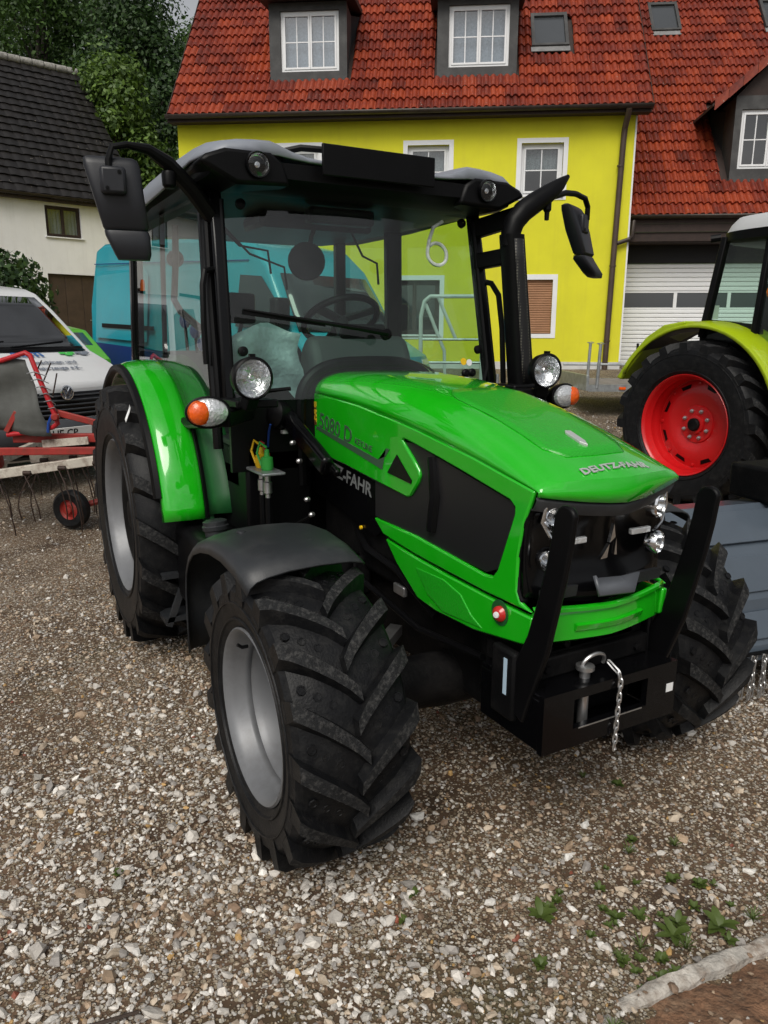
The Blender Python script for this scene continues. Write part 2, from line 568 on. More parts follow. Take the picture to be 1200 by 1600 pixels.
# ------------------------------------------------------------------ wheels (shared builder)
def make_wheel(parent, c, r, w, rim_r, side, nl, rubber, rimmat, discmat, dish=.12, lug_h=.034, lug_w=.030,
               skew=None, name='wheel', bolts=0, boltmat=None, disc_r=None, phase=0.0, nseg=72, knobs=False, lugmat=None, rim_lugs=0, rim_lip=.014):
    """wheel turning about the y axis; side = +1/-1 is the outer side; c = hub centre"""
    wh = empty(name, c, 0, parent=parent)
    rc = r-lug_h
    h = w/2
    tb = MB()
    def crown(v):                      # carcass radius across the tread
        q = abs(v)/h
        return rc-.014*q*q-.030*max(0, q-.82)/.18
    prof = [(rim_r-.01, -h*.80), (rim_r+.012, -h*.86), (rim_r+.03, -h*.93), ((rim_r+rc)/2, -h*1.0), (rc-.07, -h*1.0), (rc-.042, -h*.98)]
    for q in (-.9, -.6, -.3, 0, .3, .6, .9):
        prof.append((crown(q*h), q*h))
    prof += [(rc-.042, h*.98), (rc-.07, h*1.0), ((rim_r+rc)/2, h*1.0), (rim_r+.03, h*.93), (rim_r+.012, h*.86), (rim_r-.01, h*.80)]
    tb.lathe(prof, (0, 0, 0), (0, 1, 0), nseg)
    # raised rings on both side walls
    for sg in (-1, 1):
        for rr_ in (rim_r+.035, rc-.085):
            vv = sg*(h*.955 if rr_ < (rim_r+rc)/2 else h*1.0)
            tb.lathe([(rr_, vv-sg*.004), (rr_+.004, vv+sg*.004), (rr_+.010, vv+sg*.004), (rr_+.014, vv-sg*.004)], (0, 0, 0), (0, 1, 0), nseg)
    if skew is None:
        skew = (h*.95)/r
    top_faces = []
    for sg in (-1, 1):
        for k in range(nl):
            a0 = 2*PI*(k+(.5 if sg > 0 else 0)+phase)/nl
            rings = []
            for t in (0.0, .16, .34, .52, .70, .86, 1.0, 1.06):
                tt = min(t, 1.0)
                v = sg*(-.035+tt*.545)*w
                v = max(-h*1.012, min(h*1.012, v))
                a = a0+skew*(tt**.82)
                hw = (lug_w*(.80+.28*tt))/r
                top = r-.010*(abs(v)/h)**2
                base = crown(v)-.006
                if t > .99:
                    top, base = r-.022, rc-.05
                if t > 1.0:
                    top, base = rc-.04, rc-.085
                    v = sg*h*1.006
                fl = .55/r*.022
                ring = []
                for (aa, rr_) in ((a-hw-fl, base), (a-hw, top), (a+hw, top), (a+hw+fl, base)):
                    ring.append((math.cos(aa)*rr_, v, math.sin(aa)*rr_))
                rings.append(ring)
            f0 = len(tb.f)
            tb.loft(rings, closed=True, cap=True)
            top_faces += [f0+i*4+1 for i in range(6)]
    if knobs:
        for sg in (-1, 1):
            for k in range(nl):
                a0 = 2*PI*(k+(.5 if sg > 0 else 0)+phase+.5)/nl
                for t in (.36, .56, .76):
                    v = sg*(-.035+t*.545)*w
                    a = a0+skew*(t**.82)
                    rr_ = crown(v)-.001
                    o = Vector((math.cos(a)*rr_, v, math.sin(a)*rr_))
                    tb.lathe([(.0150, -.002), (.0135, .0022), (.0100, .0022), (.0090, .0005)], o, (math.cos(a), 0, math.sin(a)), 8, False, True)
    ty = tb.build('tyre', rubber, wh, smooth=28)
    if lugmat:
        ty.data.materials.append(lugmat)
        for i in top_faces:
            ty.data.polygons[i].material_index = 1
    # rim: flange and barrel, then the disc inside
    s = side
    rb = MB()
    fl = rim_r+rim_lip
    rb.lathe([(rim_r-.004, s*h*.72), (fl-.004, s*h*.84), (fl, s*(h*.84+.010)), (fl-.006, s*(h*.84+.016)), (fl-.014, s*(h*.84+.010)),
              (rim_r-.018, s*h*.76), (rim_r-.020, s*h*.66), (rim_r-.034, s*h*.58), (rim_r-.036, s*h*.50), (rim_r-.030, s*h*.44), (rim_r-.044, s*(h*.30)), (rim_r-.044, s*(h*.84-dish)), (rim_r-.060, s*(h*.84-dish-.008))],
             (0, 0, 0), (0, 1, 0), 56)
    rb.lathe([(rim_r-.01, -s*h*.72), (fl, -s*h*.84), (fl-.01, -s*h*.84), (rim_r-.03, -s*h*.6), (rim_r-.044, s*(h*.84-dish-.03))], (0, 0, 0), (0, 1, 0), 40)
    rm = rb.build('rim', rimmat, wh, smooth=50)
    db = MB()
    yd = s*(h*.84-dish)
    dr = rim_r-.035
    db.lathe([(dr, yd-s*.006), (dr*.93, yd+s*.004), (dr*.80, yd+s*.020), (dr*.62, yd+s*.028), (dr*.50, yd+s*.010), (dr*.42, yd+s*.000), (dr*.40, yd+s*.012),
              (dr*.22, yd+s*.014), (dr*.20, yd+s*.035), (dr*.12, yd+s*.04), (0.001, yd+s*.042)], (0, 0, 0), (0, 1, 0), 48)
    db.build('wheel_disc', discmat, wh, smooth=40)
    for i in range(bolts):
        a = 2*PI*(i+.5)/bolts
        p = Vector((math.cos(a)*dr*.31, yd+s*.012, math.sin(a)*dr*.31))
        MB().lathe([(.018, 0), (.018, .016), (.010, .018), (.010, .034), (.002, .036)], p, (0, s, 0), 8).build('wheel_nut', boltmat or MT['steel'], wh)
    for i in range(rim_lugs):
        a = 2*PI*i/rim_lugs
        p = Vector((math.cos(a)*dr*.90, yd+s*.006, math.sin(a)*dr*.90))
        MB().lathe([(.016, 0), (.016, .012), (.008, .014), (.001, .014)], p, (0, s, 0), 8).build('rim_bolt', discmat, wh)
        a += PI/rim_lugs
        q = [Vector((math.cos(a+da)*dr*rr_, yd+s*(.012 if rr_ > .85 else .021), math.sin(a+da)*dr*rr_)) for da, rr_ in ((-.16, .90), (.16, .90), (.13, .81), (-.13, .81))]
        MB().add(q, [(0, 1, 2, 3)]).build('disc_slot', MT['black'], wh, smooth=0)
    return wh


# ------------------------------------------------------------------ the green tractor (tractor frame = world frame)
TR = empty('tractor', (0, 0, 0), 0,
           'bright green tractor with black mesh hood and cab parked on gravel before yellow house', 'tractor')
FX, FZ, FT = 2.08, .482, .757
RZ, RT = .705, .735
for s in (-1, 1):
    wf = make_wheel(TR, (FX, s*FT, FZ), .482, .372, .272, s, 17, MT['rubber'], MT['rim_grey'], MT['rim_grey'], dish=.20,
                    lug_h=.036, lug_w=.024, phase=.3 if s < 0 else .1, knobs=True, lugmat=MT['rubber_top'])
    MB().tube([(.0, 0, 0), (.0, .02*s, .0), (0.0, .035*s, 0.012)], .006, 6).build('valve', MT['black'], wf).location = (-.10, s*.135, .195)
    make_wheel(TR, (0, s*RT, RZ), .705, .46, .405, s, 19, MT['rubber'], MT['rim_grey'], MT['black_matte'], dish=.075,
               lug_h=.044, lug_w=.032, phase=.45, lugmat=MT['rubber_top'])

# front fenders
def fender_front(s):
    prof = [(1.372, .45), (1.370, .58), (1.376, .71), (1.40, .80), (1.455, .875), (1.54, .935), (1.65, .975), (1.78, 1.002), (1.92, 1.012), (2.06, 1.002), (2.185, .972)]
    rows = []
    for i, (x, z) in enumerate(prof):
        t = i/(len(prof)-1)
        if i == 0:
            dx, dz = prof[1][0]-x, prof[1][1]-z
        elif i == len(prof)-1:
            dx, dz = x-prof[i-1][0], z-prof[i-1][1]
        else:
            dx, dz = prof[i+1][0]-prof[i-1][0], prof[i+1][1]-prof[i-1][1]
        l = math.hypot(dx, dz)
        nx, nz = -dz/l, dx/l           # outward (up / rearward)
        row = []
        e0, e1 = (-.57, -.955)
        for y, o in ((-.565, -.006), (-.58, .004), (-.62, .012), (-.72, .016), (-.82, .012), (-.89, .0), (-.925, -.012), (-.945, -.030), (-.953, -.055)):
            row.append((x+nx*o, -s*y, z+nz*o))
        rows.append(row)
    mb = MB()
    mb.loft(rows, closed=False, cap=False)
    o = mb.build('front_fender', MT['fender'], TR, smooth=50, solid=.007)
    return o

for s in (-1, 1):
    ff = fender_front(s)
    for (bx, by) in ((1.72, -.72), (2.02, -.68), (1.80, -.84)):
        MB().lathe([(.017, 0), (.016, .005), (.008, .008), (.0005, .008)], (bx, -s*by, 1.012 if bx > 1.75 else .996), (0, 0, 1), 12).build('fender_bolt', MT['fender'], ff)
    MB().bar((1.66, s*.60, .93), (1.80, s*.45, .62), .03, .05).build('fender_bracket', MT['black_matte'], ff)
    MB().box(1.385, 1.46, min(s*.66, s*.70), max(s*.66, s*.70), .62, .66).build('fender_stay', MT['steel'], ff)

# rear fenders: green arc, rubber lip, inner wall
def arcpts(R, a0, a1, n, cx=0, cz=RZ):
    return [(cx+R*math.cos(rad(a0+(a1-a0)*i/n)), cz+R*math.sin(rad(a0+(a1-a0)*i/n))) for i in range(n+1)]

for s in (-1, 1):
    rows = []
    A0, A1, NN = 9, 128, 30
    for i in range(NN+1):
        a = rad(A0+(A1-A0)*i/NN)
        row = []
        k = max(0, 1-i/2.0)
        for y, R in ((-.684, .822), (-.698, .830), (-.73, .835), (-.79, .832), (-.845, .823), (-.872, .810), (-.880, .788)):
            row.append((R*math.cos(a), -s*y, RZ+R*math.sin(a)))
        rows.append(row)
    rf = MB().loft(rows, closed=False, cap=False).build('rear_fender', MT['green'], TR, smooth=60, solid=.006)
    rows = []
    for i in range(2, NN+1):
        a = rad(A0+(A1-A0)*i/NN)
        rows.append([(R*math.cos(a), -s*y, RZ+R*math.sin(a)) for y, R in ((-.868, .782), (-.878, .812), (-.900, .808), (-.910, .790), (-.904, .774), (-.884, .778))])
    MB().loft(rows).build('rubber_lip', MT['black'], rf, smooth=50)
    rows = []
    for i in range(0, NN+1):
        a = rad(A0+(A1-A0)*i/NN)
        rows.append([(R*math.cos(a), -s*y, RZ+R*math.sin(a)) for y, R in ((-.674, .822), (-.674, .838), (-.688, .842), (-.692, .830))])
    MB().loft(rows).build('seam_strip', MT['black'], rf, smooth=50)
    arc = arcpts(.826, 5, 120, 24)
    poly = arc+[(-.44, 1.0), (.2, .62), (.62, .60)]
    up = [(.846*math.cos(rad(a)), RZ+.846*math.sin(rad(a))) for a in range(8, 100, 6)]
    MB().prism(poly, 'y', s*.650, s*.674).build('inner_wall', MT['green_shaded'], rf, smooth=30)
    # inner green flank that leans from the arc up to the cab sill
    rows = []
    for i in range(14):
        a = rad(10+80*i/13)
        x0, z0 = .83*math.cos(a), RZ+.83*math.sin(a)
        rows.append([(x0, s*.676, z0), (x0+.03+.05*math.cos(a), s*.650, z0+.02), (x0+.06+.08*math.cos(a), s*.57, z0+.03)])
    MB().loft(rows, closed=False, cap=False).build('flank', MT['green_shaded'], rf, smooth=60, solid=.006)

# ---- hood
def interp(xs, tab):
    a = np.array(tab)
    return np.interp(xs, a[:, 0], a[:, 1])
TOPZ = [(1.10, 1.512), (1.5, 1.520), (1.8, 1.505), (2.03, 1.474), (2.27, 1.422), (2.42, 1.374), (2.55, 1.322), (2.60, 1.300), (2.64, 1.278)]
SHZ = [(1.08, 1.425), (1.16, 1.424), (1.57, 1.402), (2.0, 1.354), (2.34, 1.304), (2.64, 1.252)]
def nosebulge(y):
    return .062*(1-min(1, abs(y)/.27)**1.4)

ysec = [-.276, -.272, -.258, -.232, -.19, -.13, -.065, 0, .065, .13, .19, .232, .258, .272, .276]
def hood_z(x, y):
    zt, zs = float(interp(x, TOPZ)), float(interp(x, SHZ))
    q = abs(y)/.276
    return zs+(zt-zs)*max(0, 1-q**4.2)**.55
rows = []
for x in (1.11, 1.13, 1.2, 1.35, 1.5, 1.65, 1.8, 1.95, 2.1, 2.2, 2.3, 2.4, 2.48, 2.54, 2.59, 2.62, 2.64):
    k = max(0, (x-2.2)/.44)**1.6
    rows.append([(x+nosebulge(y)*k, y, hood_z(x, y)-(.012 if x < 1.12 else 0)) for y in ysec])
rows.append([(2.650+nosebulge(y), y, hood_z(2.64, y)*.35+.65*(1.246-.026*(1-(abs(y)/.276)**1.5))) for y in ysec])
rows.append([(2.650+nosebulge(y), y, 1.236-.030*(1-(abs(y)/.276)**1.5)) for y in ysec])
HOOD = MB().loft(rows, closed=False, cap=False).build('hood', MT['green'], TR, smooth=40, solid=.006)

# green side skins with the window opening
SIDE = [(1.081, 1.17), (1.10, 1.30), (1.125, 1.424), (1.57, 1.402), (2.005, 1.354), (2.344, 1.304), (2.635, 1.250), (2.594, 1.149), (2.577, 1.051), (2.577, .946), (2.596, .917), (2.645, .900),
        (2.431, .899), (2.219, .905), (2.015, .912), (1.781, .929), (1.704, .980), (2.014, .979), (2.42, .953), (2.462, .958), (2.484, .985), (2.552, 1.170), (2.552, 1.190), (2.53, 1.206),
        (2.278, 1.254), (1.985, 1.305), (1.93, 1.312), (1.912, 1.306), (1.986, 1.253), (2.030, 1.216), (2.038, 1.196), (2.028, 1.172), (1.978, 1.116), (1.955, 1.106), (1.73, 1.124), (1.455, 1.148)]
for s in (-1, 1):
    sk = MB().prism(SIDE, 'y', s*.262, s*.279).build('side_skin', MT['green'], HOOD, smooth=25, bevel=.006)
    MB().prism([(1.884, 1.250), (1.99, 1.172), (1.985, 1.160), (1.816, 1.174)], 'y', s*.270, s*.2815).build('quarter_window', MT['black_gloss'], HOOD, smooth=25)
    MB().prism([(1.17, 1.268), (1.19, 1.281), (1.745, 1.212), (1.80, 1.232), (1.83, 1.262), (1.805, 1.262), (1.775, 1.178)], 'y', s*.270, s*.2806).build('side_stripe', MT['grey_mark'], HOOD, smooth=25)
    # mesh window with a faint engine behind
    MB().prism([(1.70, .985), (2.42, .958), (2.478, .985), (2.548, 1.175), (2.53, 1.20), (1.985, 1.30), (1.915, 1.30), (2.03, 1.21), (2.02, 1.165), (1.965, 1.11), (1.70, 1.128)], 'y', s*.258, s*.268).build('mesh_window', MT['mesh'] if 'mesh' in MT else MT['black_gloss'], HOOD, smooth=25)
    # lower black flank under the rear of the hood
    MB().prism([(1.08, .98), (1.08, 1.172), (1.46, 1.150), (1.74, 1.126), (1.74, .93), (1.70, .90)], 'y', s*.25, s*.266).build('lower_flank', MT['black_gloss'], HOOD, smooth=25)
    MB().tube([(2.10, s*.262, 1.27), (2.13, s*.270, 1.14), (2.11, s*.270, 1.02)], .022, 8).build('filter_hose', MT['black'], HOOD)
    # front column edge
    # lower nose skirt (side)
    low = [(1.792, .916), (2.015, .900), (2.22, .891), (2.431, .886), (2.648, .886), (2.640, .80), (2.600, .790), (2.371, .752), (2.146, .742), (2.03, .752), (1.88, .84)]
    lp = MB().prism(low, 'y', s*.255, s*.277).build('lower_skirt', MT['green'], TR, smooth=25, bevel=.006)
    MB().prism([(2.02, .865), (2.10, .79), (2.20, .757), (2.42, .775), (2.36, .80), (2.30, .85), (2.20, .872)], 'y', s*.272, s*.2805).build('skirt_panel', MT['green_grain'] if 'green_grain' in MT else MT['green'], lp, smooth=25, bevel=.003)
    MB().lathe([(.040, 0), (.040, .003), (.030, .004), (.0005, .003)], (2.505, s*.2765, .856), (0, s, 0), 20).build('lock_recess', MT['green_shaded'], lp)
    MB().lathe([(.024, 0), (.024, .010), (.015, .020), (.012, .022), (.0005, .022)], (2.510, s*.2785, .856), (.35, s, .05), 16).build('hood_lock', MT['redlens'], lp)
    MB().lathe([(.010, 0), (.009, .004), (.0005, .005)], (2.517, s*.3005, .857), (.35, s, .05), 12).build('lock_button', MT['white'], lp)
    MB().box(1.152, 1.180, min(s*.27, s*.2812), max(s*.27, s*.2812), 1.285, 1.385).build('warning_sticker', MT['sticker'] if 'sticker' in MT else MT['yellow'], HOOD, smooth=0)
text('5080 D', 'model_lettering', MT['grey_mark'], HOOD, (1.205, -.2800, 1.281), (1, 0, -.125), (0, 0, 1), .092, .0006, .0008, 1.15)
text('KEYLINE', 'series_lettering', MT['grey_mark'], HOOD, (1.548, -.2800, 1.250), (1, 0, -.125), (0, 0, 1), .034, .0006, .0004, 1.15)
text('5080 D', 'model_lettering', MT['grey_mark'], HOOD, (1.545, .2800, 1.278), (-1, 0, .115), (0, 0, 1), .072, .0006, .0008, 1.15)
text('DEUTZ-FAHR', 'side_lettering', MT['dark_mark'], HOOD, (1.12, -.2675, 1.105), (1, 0, -.10), (0, 0, 1), .076, .0006, .0012, 1.2)
text('DEUTZ-FAHR', 'side_lettering', MT['dark_mark'], HOOD, (1.72, .2675, 1.040), (-1, 0, .09), (0, 0, 1), .085, .0006, .0012, 1.2)
# nose lettering, crest and grip panel lie on the hood skin
def hz(x, y):
    return hood_z(x, y)
def hood_surf(xa, y):
    """height of the hood skin at an actual x (the nose bulges forward)"""
    x = xa
    for _ in range(12):
        k = max(0, (x-2.2)/.44)**1.6
        x = min(2.64, xa-nosebulge(y)*k)
    return hood_z(x, y)
nl = text('DEUTZ-FAHR', 'nose_lettering', MT['silver_mark'], HOOD, (0, 0, 0), (1, 0, 0), (0, 1, 0), .036, .0008, .0009, 1.0, 'CENTER')
nl.matrix_local = Matrix.Identity(4)
_w = max(v.co.x for v in nl.data.vertices)
for v in nl.data.vertices:
    y, t, dz = v.co.x*.130/_w, v.co.y, v.co.z
    xa = 2.664-t*.95
    v.co = (xa, y, hood_surf(xa, y)+.0042+dz)
gp = []
for x in np.linspace(1.98, 2.545, 12):
    hw = .150+.02*(2.545-x)
    if x > 2.5:
        hw -= .035*(x-2.5)/.045
    if x < 2.05:
        hw -= .05*(2.05-x)/.07
    k = max(0, (x-2.2)/.44)**1.6
    gp.append([(x+nosebulge(y)*k, y, hz(x, y)+.0025) for y in np.linspace(-hw, hw, 13)])
MB().loft(gp, closed=False, cap=False).build('grip_panel', MT['green_grain'] if 'green_grain' in MT else MT['green'], HOOD, smooth=60, solid=.004)
cz = hz(2.44, 0)+.006
cs = [(2.445, -.008), (2.450, .012), (2.515, .012), (2.540, 0.0), (2.518, -.014), (2.455, -.014)]
mb = MB()
mb.add([(x, y, hood_surf(x, y)+.001) for x, y in cs]+[(x, y, hood_surf(x, y)+.011) for x, y in cs], [tuple(range(6)), tuple(range(11, 5, -1))]+[(i, i+6, (i+1) % 6+6, (i+1) % 6) for i in range(6)])
mb.build('crest', MT['silver_mark'], HOOD, smooth=0, bevel=.002)

# ---- grille and nose
GR = empty('grille', (0, 0, 0), parent=TR)
yy = np.linspace(-.272, .272, 19)
def gx(y, o=0.0):
    return 2.622+nosebulge(y)*1.05+o
# dark surround frame
frame_rows = []
for y in yy:
    zt = 1.234-.030*(1-(abs(y)/.276)**1.5)
    frame_rows.append([(gx(y, .016), y, zt), (gx(y, .018), y, zt-.012), (gx(y, .004), y, zt-.040), (gx(y, -.03), y, zt-.045)])
MB().loft(frame_rows, closed=False, cap=False).build('upper_frame', MT['fender'], GR, smooth=40, solid=.006)
rows = []
for y in yy:
    b = .905+.03*(abs(y)/.27)**2
    rows.append([(gx(y, -.020-.060*math.sin(PI*t)*(1-(abs(y)/.272)**4)), y, 1.20-(1.20-b)*t) for t in np.linspace(0, 1, 8)])
MB().loft(rows, closed=False, cap=False).build('grille_panel', MT['black_gloss'], GR, smooth=40, solid=.01)
for s in (-1, 1):
    MB().prism([(2.56, 1.238), (2.626, 1.236), (2.592, 1.13), (2.578, 1.04), (2.580, .95), (2.604, .918), (2.59, .905), (2.56, .95)], 'y', s*.246, s*.277).build('side_frame', MT['black'], GR, smooth=25, bevel=.012)
    def lamp(y, z, r, nm):
        x = gx(y, -.004)
        L_ = empty(nm, (x, s*y, z), parent=TR)
        ax = (1, s*.35, 0)
        MB().lathe([(r*1.16, -.02), (r*1.18, .010), (r*1.06, .016), (r*1.0, .010)], (0, 0, 0), ax, 24).build('bezel', MT['chrome'], L_)
        MB().lathe([(r*1.0, .010), (r*.85, -.012), (r*.5, -.028), (r*.30, -.030), (r*.28, -.006), (r*.20, .004), (.0005, .006)], (0, 0, 0), ax, 24).build('reflector', MT['chrome'], L_)
        MB().lathe([(r*1.02, .012), (r*.7, .020), (r*.35, .024), (.0005, .025)], (0, 0, 0), ax, 24).build('lens', MT['lens_glass'], L_)
    lamp(.200, 1.165, .034, 'headlight')
    lamp(.212, 1.045, .031, 'headlight')
    # chrome daylight strip
    MB().tube([(gx(.236, .006), s*.236, 1.205), (gx(.246, .006), s*.246, 1.16), (gx(.22, .008), s*.220, 1.112), (gx(.16, .008), s*.165, 1.088)], .0055, 6).build('light_strip', MT['chrome'], GR)
    MB().box(gx(.15, -.02), gx(.15, -.005), min(s*.09, s*.17), max(s*.09, s*.17), 1.085, 1.103).build('light_bar', MT['clearlens'], GR, smooth=0, bevel=.003)
    MB().prism([(gx(.2, -.02), .955), (gx(.2, .006), .96), (gx(.2, .0), .925), (gx(.2, -.02), .92)], 'y', s*.11, s*.235).build('lower_louvre', MT['fender'], GR, smooth=20)
# emblem: three slim chrome blades forming a peak
em = MB()
x0 = gx(0, -.028)
for tri in (((-.004, 1.135), (.004, 1.095), (-.016, 1.080)), ((.008, 1.090), (.014, 1.040), (.004, 1.042)), ((-.018, 1.076), (-.050, 1.034), (-.024, 1.036))):
    em.prism(tri, 'x', x0, x0+.012)
em.build('emblem', MT['chrome'], GR, smooth=0)
chin = MB()
for t0, t1, m_ in ((-.10, .03, 0), (.03, .115, 0)):
    pass
chin.add([(gx(.0, .002), -.085, .985), (gx(.0, .012), -.07, .925), (gx(0, .018), .06, .918), (gx(.1, .012), .10, .968), (gx(.06, -.02), .045, .955), (gx(0, -.03), -.045, .962)],
         [(0, 1, 5), (1, 2, 4, 5), (2, 3, 4)])
chin.build('chin', MT['chin_grey'], GR, smooth=20, solid=.01).location = (.004, 0, .012)
# lower bumper skirt (front)
rows = []
for y in np.linspace(-.262, .262, 17):
    o = nosebulge(y)*.9
    q = (abs(y)/.262)**2
    rows.append([(2.632+o, y, .905+.008*q), (2.640+o, y, .898+.006*q), (2.640+o, y, .888+.006*q), (2.626+o, y, .884), (2.630+o, y, .872), (2.630+o, y, .80), (2.615+o, y, .788)])
nb = MB().loft(rows, closed=False, cap=False).build('nose_skirt', MT['green'], TR, smooth=35, solid=.008)
mb = MB()
rows = []
for y in np.linspace(-.13, .14, 9):
    o = nosebulge(y)*.9+.631
    rows.append([(2+o, y, .850), (2+o+.012, y, .846), (2+o+.006, y, .828), (2+o, y, .826)])
mb.loft(rows).build('grip_recess', MT['green'], nb, smooth=20)

# ---- chassis, engine, axle
ch = MB()
ch.box(.0, 2.45, -.17, .17, .42, .74)
ch.box(1.15, 2.40, -.235, .235, .72, 1.20)
ch.box(-.35, .95, -.26, .26, .46, .95)
ch.box(2.3, 2.60, -.20, .20, .50, .80)
CH = ch.build('chassis', MT['black_matte'], TR, smooth=20, bevel=.02)
for s in (-1, 1):
    MB().lathe([(.11, 0), (.13, .05), (.13, .12), (.10, .16), (.08, .30), (.08, .42)], (0, s*.60, RZ), (0, -s, 0), 20, True, True).build('rear_axle_housing', MT['black_matte'], CH)
    MB().lathe([(.10, 0), (.125, .03), (.12, .10), (.09, .13), (.075, .2), (.07, .45)], (FX, s*.64, FZ), (0, -s, 0), 20, True, True).build('axle_hub', MT['black_matte'], CH)
    MB().bar((1.75, s*.20, .52), (2.02, s*.52, .50), .05, .04).build('steering_ram', MT['steel'], CH)
MB().tube([(FX, -.5, .47), (FX, -.2, .45), (FX, .2, .45), (FX, .5, .47)], [.085, .10, .10, .085], 12).build('front_axle', MT['black_matte'], CH)
MB().box(1.2, 1.55, -.30, -.20, .60, .78).build('oil_sump', MT['black_matte'], CH, smooth=20, bevel=.02)
MB().box(1.80, 1.88, -.245, -.225, .70, .74).build('steel_bracket', MT['steel'], CH, smooth=20, bevel=.005)
MB().box(1.93, 1.985, -.300, -.26, .455, .475).build('type_plate', MT['steel'], CH, smooth=0)
MB().tube([(1.45, -.22, .88), (1.62, -.26, .83), (1.85, -.25, .80), (2.1, -.24, .70)], .016, 8).build('coolant_hose', MT['black'], CH)
MB().tube([(1.25, -.26, .80), (1.6, -.28, .70), (2.0, -.25, .62), (2.35, -.22, .64)], .012, 8).build('hydraulic_line', MT['black'], CH)
MB().lathe([(.05, 0), (.05, .12), (.035, .13), (.001, .13)], (1.50, -.29, .80), (0, -.3, -1), 16, True).build('oil_filter', MT['black'], CH)
MB().lathe([(.008, 0), (.008, .008), (.001, .010)], (1.585, -.268, .912), (0, -1, 0), 10).build('yellow_plug', MT['yellow'], CH)

# tank with filler cap behind the front wheel, steps
tk = MB()
tk.box(.62, 1.18, -.80, -.46, .40, .80)
TK = tk.build('fuel_tank', MT['black'], TR, smooth=25, bevel=.05, seg=4)
MB().lathe([(.050, 0), (.050, .035), (.058, .038), (.060, .055), (.054, .060), (.054, .075), (.040, .082), (.001, .084)], (1.02, -.70, .79), (-.12, -.05, 1), 24).build('filler_cap', MT['fender'], TK)
MB().box(.62, 1.18, .46, .80, .40, .80).build('fuel_tank', MT['black'], TR, smooth=25, bevel=.05, seg=4)
st = MB()
for z in (.30, .52):
    st.box(.45, .68, -.88, -.62, z, z+.025)
for x in (.46, .67):
    st.bar((x, -.64, .82), (x, -.86, .28), .03, .02, (1, 0, 0))
ST = st.build('step', MT['fender'], TR, smooth=20)
st = MB()
st.box(.45, .68, .62, .88, .30, .325).box(.45, .68, .62, .88, .52, .545)
for x in (.46, .67):
    st.bar((x, .64, .82), (x, .86, .28), .03, .02, (1, 0, 0))
st.build('step', MT['fender'], TR, smooth=20)

# battery box and cab front wall
MB().box(.60, 1.16, -.60, -.30, .80, 1.19).build('battery_box', MT['black'], TR, smooth=25, bevel=.015)
MB().box(.60, 1.16, .30, .60, .80, 1.19).build('battery_box', MT['black'], TR, smooth=25, bevel=.015)
MB().box(.75, 1.06, -.60, -.52, 1.185, 1.215).build('box_lid', MT['fender'], TR, smooth=25, bevel=.006)

# ---- front ballast bracket with guard arms
BR = empty('front_bracket', (0, 0, 0), parent=TR)
fp = MB()
fp.box(2.700, 2.722, -.280, .262, .640, .672)     # top rail of front plate
fp.box(2.700, 2.722, -.280, .262, .490, .548)
fp.box(2.700, 2.722, -.280, -.165, .548, .640)
fp.box(2.700, 2.722, .135, .262, .548, .640)
fp.build('front_plate', MT['black_gloss'], BR, smooth=20)
bx = MB()
bx.box(2.42, 2.698, -.276, .258, .652, .668)
bx.box(2.42, 2.698, -.276, -.250, .492, .651)
bx.box(2.42, 2.698, .232, .258, .492, .651)
bx.box(2.42, 2.45, -.249, .231, .492, .651)
bx.box(2.42, 2.698, -.249, .231, .475, .491)
bx.build('bracket_box', MT['black_gloss'], BR, smooth=20, bevel=.003)
up = MB()
up.box(2.40, 2.625, -.245, .230, .669, .735)
up.box(2.40, 2.60, -.235, .225, .735, .785)
up.build('mounting_block', MT['black_matte'], BR, smooth=20, bevel=.006)
for i, (y, z) in enumerate(((-.17, .757), (-.10, .760), (.03, .762), (.10, .764), (.18, .762), (-.19, .70), (.18, .70))):
    MB().lathe([(.013, 0), (.013, .010), (.006, .011), (.0005, .011)], (2.626 if z < .73 else 2.602, y, z), (1, 0, 0), 6).build('bolt', MT['black_matte'], BR, smooth=20)
edge = MB().box(2.7225, 2.7245, -.145, .115, .5445, .5480)
edge.build('worn_edge', MT['steel'], BR, smooth=0)
def arm(s):
    cl = [(2.575, .58), (2.605, .65), (2.640, .72), (2.682, .82), (2.711, .93), (2.738, 1.04), (2.754, 1.13), (2.763, 1.205)]
    hw = [.065, .058, .050, .044, .040, .038, .037, .036]
    L_, R_ = [], []
    for i, (x, z) in enumerate(cl):
        j0, j1 = max(0, i-1), min(len(cl)-1, i+1)
        dx, dz = cl[j1][0]-cl[j0][0], cl[j1][1]-cl[j0][1]
        l = math.hypot(dx, dz)
        L_.append((x-dz/l*hw[i], z+dx/l*hw[i]))
        R_.append((x+dz/l*hw[i], z-dx/l*hw[i]))
    x, z = cl[-1]
    cap = [(x+.036*math.cos(a)+0.003, z+.032*math.sin(a)) for a in np.linspace(.25, PI-.25, 7)]
    poly = R_+cap+list(reversed(L_))
    return MB().prism(poly, 'y', s*.266, s*.286).build('guard_arm', MT['black'], BR, smooth=25, bevel=.006)
arm(-1)
arm(1)
MB().box(2.49, 2.60, -.294, -.262, .54, .76).build('side_cheek', MT['black_matte'], BR, smooth=20, bevel=.01)
MB().box(2.47, 2.60, .262, .298, .52, .80).build('side_cheek', MT['black'], BR, smooth=20, bevel=.01)
MB().box(2.555, 2.570, -.2965, -.2945, .62, .735).build('serial_sticker', MT['paleblue'] if 'paleblue' in MT else MT['white'], BR, smooth=0)
MB().box(2.7225, 2.7235, .22, .25, .572, .60).build('barcode_sticker', MT['white'], BR, smooth=0)
